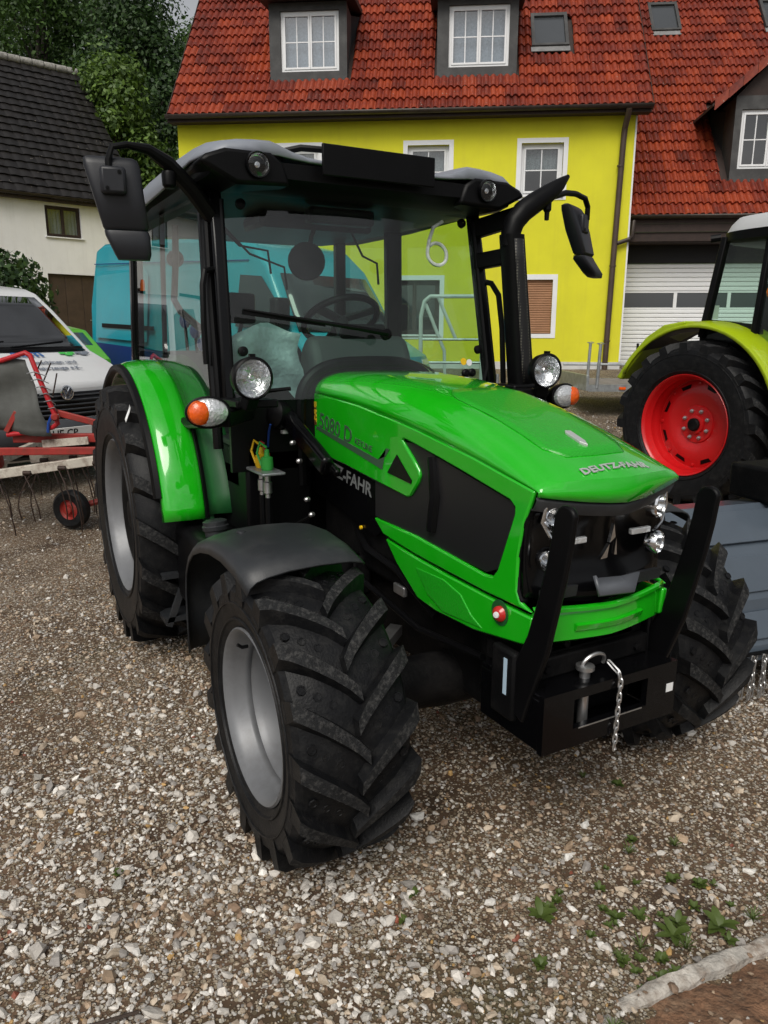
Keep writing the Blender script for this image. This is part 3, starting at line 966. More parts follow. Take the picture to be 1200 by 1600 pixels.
# pin, ring and safety chain
pn = MB().cyl((2.665, -.075, .50), (2.665, -.075, .690), .016, 14)
pn.lathe([(.016, .0), (.028, .004), (.028, .016), (.016, .020), (.001, .021)], (2.665, -.075, .690), (0, 0, 1), 16)
PN = pn.build('hitch_pin', MT['steel'], BR, smooth=40)
ring = [(2.665+.01*math.sin(a), -.075+.045*math.cos(a)+.03, .706+.034*math.sin(a)) for a in np.linspace(-.25, PI+.25, 16)]
MB().tube(ring, .006, 8).build('ring', MT['steel'], BR)
def link(mb, c, ax, nrm, L=.030, W=.018, r=.0032):
    c, ax, nrm = Vector(c), Vector(ax).normalized(), Vector(nrm).normalized()
    sd = ax.cross(nrm).normalized()
    pts = []
    for a in np.linspace(0, 2*PI, 13)[:-1]:
        ca, sa = math.cos(a), math.sin(a)
        pts.append(c+sd*(W/2-r)*ca+ax*((L/2-W/2)*(1 if sa > 0 else -1 if sa < 0 else 0)+(W/2)*sa))
    mb.tube(pts, r, 5, closed=True)
ch_pts = [Vector((2.690, -.005, .712)), Vector((2.728, .0, .690))]
z = .668
while z > .43:
    ch_pts.append(Vector((2.734, .004-.03*(.67-z), z)))
    z -= .0225
CHN = empty('safety_chain', (2.73, 0, .66), parent=TR)
for i in range(len(ch_pts)-1):
    a, b = ch_pts[i], ch_pts[i+1]
    lk = MB()
    link(lk, (a+b)/2-Vector((2.73, 0, .66)), b-a, (1, .3, 0) if i % 2 else (.3, -1, 0), (b-a).length+.010)
    lk.build('chain_link', MT['steel'], CHN)
# ------------------------------------------------------------------ cab of the green tractor
for s in (-1, 1):
    MB().bar((1.170, s*.668, 1.36), (1.005, s*.640, 2.25), .055, .050, (0, 1, 0)).build('front_pillar', MT['black_gloss'], TR, smooth=20, bevel=.012)
    MB().tube([(1.115, s*.702, 1.20), (1.100, s*.702, 1.45), (1.035, s*.694, 1.80), (.955, s*.676, 2.24)], .022, 10).build('door_frame', MT['black_gloss'], TR)
    MB().tube([(1.155, s*.700, 1.30), (1.14, s*.700, 1.47), (1.075, s*.692, 1.80), (.995, s*.674, 2.22)], .015, 8).build('gas_strut', MT['black'], TR)
    MB().bar((-.58, s*.685, 1.20), (-.50, s*.650, 2.26), .06, .07, (0, 1, 0)).build('rear_pillar', MT['black_gloss'], TR, smooth=20, bevel=.012)
    MB().tube([(-.55, s*.70, 1.42), (.2, s*.712, 1.30), (.70, s*.712, 1.26), (1.10, s*.705, 1.30)], .018, 8).build('door_sill', MT['black'], TR)
MB().bar((.16, .690, 1.25), (.19, .660, 2.25), .05, .10, (0, 1, 0)).build('middle_pillar', MT['black_gloss'], TR, smooth=20, bevel=.01)
MB().bar((.16, -.690, 1.25), (.19, -.660, 2.25), .02, .022, (0, 1, 0)).build('middle_pillar', MT['black'], TR, smooth=20)

# panes
def pane(fn, nu, nv, name, mat, parent=TR):
    rows = [[fn(u, v) for v in np.linspace(0, 1, nv)] for u in np.linspace(-1, 1, nu)]
    return MB().loft(rows, closed=False, cap=False).build(name, mat, parent, smooth=60)
def ws(u, v):
    hw = .650+(.622-.650)*v
    return (1.172+(1.028-1.172)*v+.045*(1-u*u), u*hw, 1.40+(2.235-1.40)*v)
WS = pane(ws, 15, 8, 'windscreen', MT['cab_glass'])
def lerp(a, b, t):
    return a+(b-a)*t
for s in (-1, 1):
    def sg(u, v, s=s):
        t = (u+1)/2
        x0, x1 = lerp(-.55, -.48, v), lerp(1.11, .965, v)
        return (lerp(x0, x1, t), s*(lerp(.697, .668, v)+.012*(1-u*u)), lerp(1.28-.0*t, 2.235, v))
    pane(sg, 13, 6, 'side_glass', MT['side_glass'])
pane(lambda u, v: (lerp(-.585, -.505, v), u*lerp(.65, .62, v), lerp(1.30, 2.235, v)), 5, 4, 'rear_glass', MT['rear_glass'])
# black ceramic border of the windscreen + seal over the hood
arch = []
for a in np.linspace(0, PI, 25):
    arch.append((1.150, -.345*math.copysign(abs(math.cos(a))**.62, math.cos(a)), 1.30+.250*(math.sin(a)**.62)))
arch = [(1.150, -.338, 1.02)]+arch+[(1.150, .338, 1.02)]
MB().tube(arch, .026, 10).build('hood_seal', MT['black'], TR)
ap = [(p[1], p[2]) for p in arch]
cw = MB()
cw.prism([(-.66, 1.10), (-.66, 1.435), (-.40, 1.435)]+[(y*1.0, z) for y, z in ap if z > 1.30]+[(.40, 1.435), (.66, 1.435), (.66, 1.10)], 'x', 1.135, 1.160)
cw.build('cab_front_wall', MT['black'], TR, smooth=20)
for s in (-1, 1):
    MB().tube([(1.185, s*.40, 1.445), (1.178, s*.55, 1.435), (1.172, s*.62, 1.45), (1.160, s*.645, 1.52), (1.040, s*.620, 2.20)], .010, 6).build('glass_trim', MT['black'], TR)
    for (y, z) in ((.545, 1.492), (.505, 1.490)):
        t = (z-1.40)/.835
        x = ws(y/.645, t)[0]
        MB().lathe([(.020, 0), (.020, .012), (.014, .018), (.001, .019)], (x, s*y, z), (1, 0, .15), 16).build('glass_fixing', MT['black'], TR)
    x = ws(.60/.645, .2)[0]
    MB().lathe([(.021, 0), (.020, .014), (.009, .018), (.001, .018)], (x, s*.592, 1.60), (1, 0, .15), 16).build('glass_hinge', MT['black'], TR)
    MB().lathe([(.022, 0), (.020, .014), (.001, .018)], (ws(.85, .93)[0], s*.545, 2.185), (1, 0, .15), 16).build('glass_hinge', MT['black'], TR)
MB().tube([(1.262, .03, 1.675), (1.262, -.15, 1.700), (1.235, -.42, 1.738), (1.205, -.60, 1.765)], [.012, .010, .007, .005], 8).build('wiper_arm', MT['black'], TR)
MB().bar((1.245, -.26, 1.712), (1.200, -.605, 1.757), .012, .022).build('wiper_blade', MT['black'], TR, smooth=20)
MB().lathe([(.024, 0), (.024, .02), (.014, .028), (.001, .029)], (1.235, .03, 1.668), (1, 0, .2), 16).build('wiper_motor', MT['black'], TR)
# chalk number on the glass
six = []
for a in np.linspace(.3, 2*PI+1.0, 22):
    six.append((.050*math.cos(a), .045*math.sin(a)-.03))
path6 = [(.045, .150), (-.010, .120), (-.040, .060)]+[(.056*math.cos(a), .050*math.sin(a)) for a in np.linspace(PI*.9, PI*2.75, 18)]
def on_ws(y, z, o=.004):
    t = (z-1.40)/.835
    return Vector(ws(y/(.650-.028*t), t))+Vector((o, 0, 0))
MB().tube([on_ws(.385+a, 2.035+b) for a, b in path6], .0085, 6).build('chalk_number', MT['chalk'] if 'chalk' in MT else MT['white_mark'], WS)
# inspection stickers bottom corner
MB().lathe([(.017, 0), (.017, .001), (.0005, .001)], on_ws(.50, 1.545, .002), (1, 0, .15), 18).build('yellow_sticker', MT['yellow'], WS)
MB().lathe([(.016, 0), (.016, .001), (.0005, .001)], on_ws(.535, 1.54, .002), (1, 0, .15), 18).build('white_sticker', MT['white'], WS)

# ---- roof
def rsec(x, hw, zt, zb, dip):
    ring = []
    for y in np.linspace(-1, 1, 23):
        q = abs(y)
        edge = max(0, 1-q**7)**.5
        d = dip*(1-min(1, (q/.62))**6)
        ring.append((x+.0*(1-q*q), y*hw, zb+(zt-d-zb)*edge))
    return ring
rows = [rsec(-.66, .66, 2.33, 2.27, 0), rsec(-.62, .72, 2.40, 2.26, 0), rsec(-.45, .76, 2.43, 2.25, 0), rsec(.2, .785, 2.445, 2.25, .01),
        rsec(.75, .79, 2.440, 2.265, .02), rsec(1.0, .785, 2.425, 2.290, .035), rsec(1.12, .765, 2.416, 2.315, .052), rsec(1.20, .735, 2.404, 2.325, .054), rsec(1.235, .712, 2.388, 2.325, .044), rsec(1.246, .70, 2.345, 2.318, .012)]
RF = MB().loft(rows, closed=False, cap=False).build('roof', MT['roof_grey'], TR, smooth=50, solid=.01)
def bsec(x, hw, zt, zb):
    return [(x, y*hw, zt-(.012*abs(y)**4)) for y in np.linspace(-1, 1, 15)]+[(x, y*hw, zb+.02*abs(y)**6) for y in np.linspace(1, -1, 15)]
MB().loft([bsec(-.60, .66, 2.30, 2.235), bsec(.3, .735, 2.30, 2.235), bsec(.9, .745, 2.32, 2.23), bsec(1.08, .735, 2.325, 2.225), bsec(1.19, .715, 2.325, 2.235), bsec(1.238, .695, 2.322, 2.262)]
          ).build('roof_lining', MT['black'], RF, smooth=40)
for s in (-1, 1):
    # front visor wings with the work lamps
    pts = [(s*.40, 2.235), (s*.43, 2.318), (s*.48, 2.352), (s*.66, 2.350), (s*.735, 2.322), (s*.765, 2.295), (s*.70, 2.262), (s*.62, 2.225)]
    MB().prism(pts, 'x', .95, 1.252).build('visor', MT['black'], RF, smooth=20, bevel=.015)
    W_ = empty('work_lamp', (1.262, s*.540, 2.298), parent=TR)
    MB().lathe([(.046, -.03), (.050, .0), (.046, .012), (.041, .010)], (0, 0, 0), (1, 0, -.12), 24).build('bezel', MT['black_gloss'], W_)
    MB().lathe([(.041, .010), (.034, -.012), (.020, -.022), (.012, -.022), (.011, -.006), (.0005, -.004)], (0, 0, 0), (1, 0, -.12), 24).build('reflector', MT['chrome_lamp'] if 'chrome_lamp' in MT else MT['chrome'], W_)
    MB().lathe([(.042, .010), (.03, .017), (.0005, .020)], (0, 0, 0), (1, 0, -.12), 24).build('lens', MT['lens_glass'], W_)
MB().box(1.285, 1.300, -.285, .236, 2.280, 2.397).build('sign_board', MT['black'], TR, smooth=20, bevel=.004)
MB().box(1.18, 1.284, -.20, .15, 2.30, 2.33).build('board_bracket', MT['black'], TR, smooth=20)
MB().tube([(.9, -.38, 2.415), (1.0, -.25, 2.44), (1.02, .0, 2.445)], .014, 8).build('aerial_cable', MT['black'], RF)

# ---- interior
MB().prism([(.80, 1.18), (.86, 1.46), (.93, 1.62), (1.00, 1.685), (1.06, 1.60), (1.125, 1.44), (1.12, 1.18)], 'y', -.25, .28).build('dashboard', MT['interior'], TR, smooth=30, bevel=.05, seg=4)
SW = empty('steering_wheel', (.76, .045, 1.74), parent=TR)
axw = Vector((-.55, 0, .83)).normalized()
sx = Vector((0, 1, 0))
sy = axw.cross(sx)
MB().tube([sx*(.185*math.cos(a))+sy*(.185*math.sin(a)) for a in np.linspace(0, 2*PI, 33)[:-1]], .016, 8, closed=True).build('wheel_ring', MT['black'], SW)
for k in range(3):
    a = PI/2+k*2*PI/3
    MB().bar((0, 0, 0), sx*(.18*math.cos(a))+sy*(.18*math.sin(a)), .045, .012, axw).build('spoke', MT['interior'], SW)
MB().cyl((.76, .045, 1.74), (.93, .03, 1.50), .035, 12).build('steering_column', MT['interior'], TR)
ST_ = empty('driver_seat', (0, 0, 0), parent=TR)
MB().box(-.12, .38, -.25, .25, 1.22, 1.34).build('seat_cushion', MT['seat'], ST_, smooth=30, bevel=.05, seg=3)
MB().prism([(-.10, 1.30), (-.02, 1.30), (-.08, 1.58), (-.12, 1.62), (-.20, 1.60), (-.20, 1.40)], 'y', -.20, .20).build('backrest', MT['seat'], ST_, smooth=30, bevel=.05, seg=3)
MB().box(-.1, .3, -.2, .2, 1.0, 1.22).build('seat_base', MT['black'], ST_, smooth=20)
MB().box(-.45, 1.05, -.60, .60, 1.02, 1.10).build('cab_floor', MT['black'], TR, smooth=20)
cons = MB().prism([(-.45, 1.05), (-.45, 1.50), (-.2, 1.58), (.15, 1.46), (.35, 1.34), (.5, 1.1)], 'y', -.60, -.34)
CN = cons.build('side_console', MT['interior'], TR, smooth=30, bevel=.03)
MB().prism([(-.45, 1.05), (-.45, 1.50), (-.2, 1.52), (.15, 1.42), (.35, 1.30), (.5, 1.1)], 'y', .34, .60).build('side_console', MT['interior'], TR, smooth=30, bevel=.03)
for (kx, kz) in ((-.40, 1.745), (-.18, 1.685), (-.04, 1.615)):
    MB().tube([(kx+.03, -.42, kz-.22), (kx, -.42, kz-.03)], .010, 8).build('lever', MT['black'], TR)
    MB().lathe([(.001, -.040), (.020, -.034), (.032, -.010), (.033, .012), (.026, .032), (.001, .038)], (kx, -.42, kz), (0, 0, 1), 16).build('lever_knob', MT['blue'], TR)
MB().tube([(.21, -.60, 2.20), (.205, -.61, 2.0), (.18, -.62, 1.84), (.30, -.62, 1.78), (.62, -.62, 1.70), (.75, -.63, 1.69)], .017, 8).build('grab_handle', MT['black'], TR)
# milky protective film hanging by the right of the dashboard
film = []
rnd = random.Random(3)
for i in range(9):
    u = i/8
    film.append([(.98+.03*math.sin(u*7)+.02*math.sin(v*9+u*4), -.60+.33*u+.01*math.sin(v*6), 1.36+.36*v*(1-.35*abs(u-.55))+.01*rnd.random()) for v in np.linspace(0, 1, 9)])
MB().loft(film, closed=False, cap=False).build('protective_film', MT['plastic_wrap'], TR, smooth=40, solid=.003)
IM = empty('interior_mirror', (.62, -.07, 2.02), parent=TR)
MB().lathe([(.001, -.01), (.085, -.008), (.092, .0), (.085, .012), (.001, .02)], (0, 0, 0), (1, -.35, 0), 20).build('mirror_back', MT['black'], IM)
MB().tube([(0, 0, .0), (.0, .03, .12), (.05, .05, .22)], .012, 8).build('mirror_stem', MT['black'], IM)
MB().box(.35, .62, -.30, .30, 2.17, 2.235).build('ceiling_console', MT['black'], TR, smooth=20, bevel=.02)
MB().box(.90, .98, -.20, .12, 2.15, 2.22).build('sun_blind', MT['black'], TR, smooth=20, bevel=.015)

# more of the busy interior: joystick, monitor, cables, arm rest, foot controls
MB().tube([(.30, -.36, 1.40), (.34, -.36, 1.56), (.33, -.35, 1.66)], [.02, .016, .024], 8).build('joystick', MT['black'], TR)
MB().box(.62, .66, -.50, -.34, 1.72, 1.86, Matrix.Rotation(rad(25), 3, 'Z')).build('monitor', MT['black'], TR, smooth=20, bevel=.012)
MB().tube([(.64, -.42, 1.72), (.60, -.46, 1.55), (.45, -.50, 1.42)], .010, 6).build('monitor_stem', MT['black'], TR)
MB().box(-.05, .30, -.36, -.28, 1.50, 1.56).build('arm_rest', MT['seat'], TR, smooth=20, bevel=.02)
for k, (y0, y1, z0, z1) in enumerate(((-.52, -.30, 2.20, 2.05), (-.50, -.22, 2.20, 1.98), (.20, .28, 2.20, 2.02))):
    MB().tube([(.55, y0, z0), (.62, (y0+y1)/2, (z0+z1)/2-.05), (.70, y1, z1), (.68, y1+.02, z1-.10)], .006, 6).build('hanging_cable', MT['black'], TR)
for y in (-.12, .12, .2):
    MB().box(.80, .86, y-.04, y+.04, 1.12, 1.28).build('pedal', MT['black'], TR, smooth=20, bevel=.008)
MB().prism([(.93, 1.60), (1.02, 1.72), (1.05, 1.71), (.99, 1.58)], 'y', -.08, .14).build('instrument_hood', MT['black'], TR, smooth=20, bevel=.01)
MB().lathe([(.03, -.05), (.045, -.04), (.05, 0), (.03, .02), (.001, .02)], (-.42, -.45, 2.10), (1, 0, 0), 14, True).build('loudspeaker', MT['black'], TR)
MB().lathe([(.03, -.05), (.045, -.04), (.05, 0), (.03, .02), (.001, .02)], (-.42, .45, 2.10), (1, 0, 0), 14, True).build('loudspeaker', MT['black'], TR)

# ---- exhaust at the left front pillar
EX = empty('exhaust', (0, 0, 0), parent=TR)
rings = []
for t in np.linspace(0, 1, 6):
    cy, cz_ = lerp(.772, .680, t), lerp(1.43, 2.12, t)
    w_, d_ = lerp(.058, .050, t), .052
    rings.append([(1.27+d_*math.copysign(abs(math.cos(a))**.6, math.cos(a)), cy+w_*math.copysign(abs(math.sin(a))**.6, math.sin(a)), cz_) for a in np.linspace(0, 2*PI, 21)[:-1]])
MB().loft(rings).build('stack_body', MT['black'], EX, smooth=40)
rows = []
for t in np.linspace(.02, .97, 8):
    cy, cz_ = lerp(.772, .680, t), lerp(1.43, 2.12, t)
    w_ = lerp(.063, .055, t)
    rows.append([(1.27+.057*math.cos(a), cy+w_*math.sin(a), cz_) for a in np.linspace(-.9, PI*.62, 13)])
MB().loft(rows, closed=False, cap=False).build('heat_shield', MT['perf'], EX, smooth=50, solid=.004)
tip = [(1.27, .674, 2.07), (1.27, .674, 2.125), (1.272, .690, 2.175), (1.276, .735, 2.225), (1.28, .80, 2.268), (1.285, .87, 2.312), (1.29, .935, 2.358), (1.29, .985, 2.398)]
MB().tube(tip, [.046, .046, .048, .049, .048, .042, .029, .009], 16).build('exhaust_tip', MT['black'], EX, smooth=50)
MB().bar((1.03, .64, 2.165), (1.26, .75, 2.215), .05, .085).build('upper_clamp', MT['black'], EX, smooth=20, bevel=.008)
MB().bar((1.05, .64, 2.015), (1.26, .69, 2.03), .05, .075).build('lower_clamp', MT['black'], EX, smooth=20, bevel=.008)
MB().box(1.20, 1.36, .66, .85, 1.36, 1.44).build('stack_foot', MT['black'], EX, smooth=20, bevel=.01)
MB().tube([(1.06, .64, 1.930), (1.10, .70, 1.915), (1.115, .735, 1.86), (1.12, .76, 1.70), (1.13, .775, 1.40)], .014, 8).build('grab_rail', MT['black'], TR)
MB().tube([(1.06, -.66, 1.930), (1.10, -.72, 1.915), (1.115, -.735, 1.86), (1.12, -.74, 1.70), (1.13, -.74, 1.55)], .012, 8).build('grab_rail', MT['black'], TR)

# ---- mirrors
def mirror(s):
    Mr = empty('door_mirror', (0, 0, 0), parent=TR)
    if s < 0:
        arm_ = [(1.02, -.655, 2.13), (1.06, -.74, 2.22), (1.10, -.84, 2.30), (1.13, -.92, 2.335), (1.15, -1.00, 2.338), (1.15, -1.05, 2.325), (1.155, -1.068, 2.28), (1.155, -1.068, 2.22)]
        MB().tube(arm_, [.034, .034, .029, .020, .012, .012, .012, .012], 10).build('mirror_arm', MT['black'], Mr)
        c, w0, w1, h0, h1 = (1.12, -1.055), .098, .082, 2.295, 2.045
        ang = -.16
    else:
        arm_ = [(1.285, .90, 2.30), (1.24, 1.02, 2.335), (1.20, 1.12, 2.345), (1.17, 1.21, 2.335), (1.155, 1.245, 2.30), (1.15, 1.25, 2.24)]
        MB().tube(arm_, .014, 8).build('mirror_arm', MT['black'], Mr)
        c, w0, w1, h0, h1 = (1.12, 1.170), .112, .094, 2.305, 2.070
        ang = .50
    R3 = Matrix.Rotation(ang, 3, 'Z')
    def ring(z, w, d, yo):
        out = []
        for a in np.linspace(0, 2*PI, 25)[:-1]:
            ca, sa = math.cos(a), math.sin(a)
            p = R3 @ Vector((d*math.copysign(abs(ca)**.45, ca), w*math.copysign(abs(sa)**.35, sa)+(yo if s < 0 else 0), 0))
            out.append((c[0]+p.x, c[1]+p.y+(yo if s > 0 else 0), z))
        return out
    k = -1 if s < 0 else 1
    sl = -.07*k if s < 0 else .0
    def yo(z):
        return (h0-z)*(.16 if s < 0 else .42)
    rings = [ring(h0, w0*.80, .012, yo(h0)), ring(h0-.008, w0*.95, .024, yo(h0)), ring(h0-.03, w0, .032, yo(h0-.03)), ring((h0+h1)/2, (w0+w1)/2, .040, yo((h0+h1)/2)), ring(h1+.01, w1, .034, yo(h1)), ring(h1, w1*.93, .026, yo(h1))]
    MB().loft(rings).build('mirror_housing', MT['charcoal'], Mr, smooth=45)
    rings = [ring(h1-.004, w1*.95, .030, yo(h1)), ring(h1-.02, w1*.97, .036, yo(h1)+.004), ring(h1-.085, w1*.80, .036, yo(h1-.09)+(.004 if s < 0 else .035)), ring(h1-.105, w1*.70, .024, yo(h1-.1)+(.004 if s < 0 else .045))]
    MB().loft(rings).build('wide_angle_mirror', MT['charcoal'], Mr, smooth=45)
    cyo = .005 if s < 0 else .03
    p = R3 @ Vector((.055, cyo, 0))
    q = (c[0]+p.x, c[1]+p.y, h0-.085)
    MB().box(q[0]-.02, q[0]+.018, q[1]-.045, q[1]+.045, q[2]-.05, q[2]+.045, Matrix.Rotation(ang, 3, 'Z')).build('mirror_clamp', MT['charcoal'], Mr, smooth=20, bevel=.012)
    for dy, dz in ((.022, .028), (-.022, -.028)):
        pp = R3 @ Vector((.073, cyo+dy, 0))
        MB().lathe([(.007, 0), (.007, .004), (.001, .004)], (c[0]+pp.x, c[1]+pp.y, h0-.088+dz), R3 @ Vector((1, 0, 0)), 8).build('screw', MT['black'], Mr)
mirror(-1)
mirror(1)
MB().lathe([(.016, 0), (.020, -.01), (.020, -.045), (.012, -.055), (.011, -.09), (.001, -.092)], (1.285, .87, 2.285), (0, 0, 1), 12, True).build('sensor_plug', MT['black'], EX)
MB().lathe([(.024, 0), (.028, -.01), (.026, -.05), (.018, -.06), (.001, -.062)], (1.10, -.84, 2.272), (0, 0, 1), 14, True).build('camera_pod', MT['black'], TR)

# ---- round headlights and indicators on the front wall brackets
for s in (-1, 1):
    HL = empty('round_headlight', (1.545, s*.690, 1.512), parent=TR)
    ax = (1, s*(-.10), -.05)
    MB().lathe([(.02, -.085), (.050, -.075), (.070, -.045), (.078, -.010), (.079, .006), (.072, .012), (.068, .006)], (0, 0, 0), ax, 32, True).build('housing', MT['black'], HL)
    MB().lathe([(.069, .006), (.062, -.012), (.045, -.034), (.024, -.046), (.018, -.046), (.017, -.014), (.010, -.006), (.0005, -.005)], (0, 0, 0), ax, 32).build('reflector', MT['chrome_lamp'] if 'chrome_lamp' in MT else MT['chrome'], HL)
    MB().lathe([(.070, .007), (.05, .016), (.025, .020), (.0005, .021)], (0, 0, 0), ax, 32).build('lens', MT['lens_glass'], HL)
    MB().box(-.012, .008, -.010, .010, .072, .088).build('lug', MT['black'], HL, smooth=20)
    lb = MB()
    lb.bar((1.15, s*.62, 1.40), (1.50, s*.66, 1.415), .16, .030)
    lb.bar((1.50, s*.70, 1.40), (1.52, s*.69, 1.45), .06, .04)
    lb.bar((1.22, s*.60, 1.36), (1.46, s*.78, 1.36), .05, .06)
    lb.build('lamp_bracket', MT['black'], TR, smooth=20, bevel=.006)
    IN = empty('indicator', (1.49, s*.846, 1.392), parent=TR)
    def ell(rr, h, hy):
        return rr, h, hy
    axv = Vector((1, s*.10, .0)).normalized()
    sv = Vector((0, 0, 1)).cross(axv).normalized()*s     # outward
    uv = Vector((0, 0, 1))
    def eshell(prof, ry, rz, c0=0.0):
        rows = []
        for k, h in prof:
            rows.append([sv*(c0+ry*k*math.cos(a))+uv*(rz*k*math.sin(a))+axv*h for a in np.linspace(0, 2*PI, 29)[:-1]])
        mb = MB()
        mb.loft(rows)
        return mb
    eshell([(.55, -.055), (.9, -.04), (1.08, -.01), (1.10, .008), (1.0, .012)], .076, .054).build('housing', MT['black'], IN)
    eshell([(1.0, .010), (.92, .026), (.6, .040), (.2, .045), (.02, .045)], .074, .052).build('clear_lens', MT['clearlens'], IN)
    eshell([(1.0, .012), (.92, .036), (.6, .049), (.2, .053), (.02, .053)], .042, .045, .033).build('amber_lens', MT['amber'], IN)

# ---- hydraulic couplings with coloured caps
HC = empty('couplings', (0, 0, 0), parent=TR)
MB().box(1.12, 1.36, -.60, -.50, 1.110, 1.122).build('coupling_plate', MT['galv'], HC, smooth=20, bevel=.004)
for i, (x, m_) in enumerate(((1.170, 'capred'), (1.205, 'yellow'), (1.275, 'capgreen'))):
    y = -.548 if m_ != 'capred' else -.52
    MB().lathe([(.022, 0), (.026, .010), (.024, .052), (.012, .058), (.009, .085), (.001, .088)], (x, y, 1.122), (0, 0, 1), 14, True).build('dust_cap', MT[m_], HC)
    MB().tube([(x-.01, y-.02, 1.14), (x-.035, y-.03, 1.19), (x-.025, y-.02, 1.235), (x, y, 1.215)], .0055, 6).build('cap_strap', MT[m_], HC)
    MB().lathe([(.013, 0), (.013, -.035), (.018, -.04), (.018, -.085), (.011, -.09), (.011, -.11)], (x, y, 1.11), (0, 0, 1), 12).build('hose_fitting', MT['steel'], HC)
    MB().tube([(x, y, 1.005), (x, y, .88), (x+.02, y+.03, .76), (x+.10, y+.12, .68)], .014, 8).build('hose', MT['black'], HC)
MB().tube([(1.20, -.50, 1.30), (1.18, -.50, 1.27), (1.16, -.50, 1.20)], .005, 6).build('wire', MT['blue'], HC)
MB().bar((1.10, -.42, 1.36), (1.55, -.40, 1.16), .05, .08).build('linkage_arm', MT['black_gloss'], TR, smooth=20, bevel=.015)
MB().bar((1.10, -.36, 1.30), (1.50, -.33, 1.12), .03, .03).build('linkage_rod', MT['black_gloss'], TR, smooth=20, bevel=.01)
MB().lathe([(.05, 0), (.06, .02), (.06, .06), (.03, .08), (.001, .08)], (1.16, -.42, 1.33), (.3, -1, .2), 18, True).build('linkage_pivot', MT['black'], TR)
for (x, y, z) in ((1.36, -.46, 1.24), (1.40, -.45, 1.17), (1.45, -.44, 1.02), (1.47, -.43, .96)):
    MB().lathe([(.010, 0), (.010, .018), (.004, .024), (.001, .024)], (x, y, z), (.5, -1, .1), 8).build('plug', MT['steel'], TR)
MB().tube([(1.47, -.43, .96), (1.36, -.46, .90), (1.26, -.48, .84)], .006, 6).build('cable', MT['black'], TR)
MB().box(1.155, 1.185, -.44, -.41, 1.255, 1.27).build('type_sticker', MT['white'], TR, smooth=0)
# white tape mark left on the tread of the right rear tyre
_tm = []
for i, (v, a) in enumerate(((-.905, 62), (-.915, 59), (-.93, 56.5), (-.945, 54))):
    R = .700-.02*max(0, (-v-.92)/.03)
    a0, a1 = rad(a-1.0-(.6 if i == 0 else 0)), rad(a+1.0)
    _tm.append([(R*math.cos(a0)*1.006, v, RZ+R*math.sin(a0)*1.006), (R*math.cos(a1)*1.006, v, RZ+R*math.sin(a1)*1.006)])
MB().loft(_tm, closed=False, cap=False).build('tape_mark', MT['white'], TR, smooth=60, solid=.003)
# ------------------------------------------------------------------ value noise for scattering (numpy)
def vnoise(x, y, seed=0, scale=1.0, octaves=3):
    out = np.zeros_like(x, dtype=float)
    amp, tot = 1.0, 0.0
    for o in range(octaves):
        xs, ys = x*scale*2**o+seed*17.3+o*5.1, y*scale*2**o+seed*9.7-o*3.3
        xi, yi = np.floor(xs).astype(np.int64), np.floor(ys).astype(np.int64)
        xf, yf = xs-xi, ys-yi
        def h(a, b):
            n = (a*374761393+b*668265263+seed*144665) & 0x7fffffff
            n = ((n ^ (n >> 13))*1274126177) & 0x7fffffff
            return (n ^ (n >> 16))/2147483647.0
        u, v = xf*xf*(3-2*xf), yf*yf*(3-2*yf)
        out += amp*((h(xi, yi)*(1-u)+h(xi+1, yi)*u)*(1-v)+(h(xi, yi+1)*(1-u)+h(xi+1, yi+1)*u)*v)
        tot += amp
        amp *= .5
    return out/tot

def relief(x, y):
    return (vnoise(x, y, 3, 1.3, 3)-.5)*.030+(vnoise(x, y, 5, .35, 2)-.5)*.04

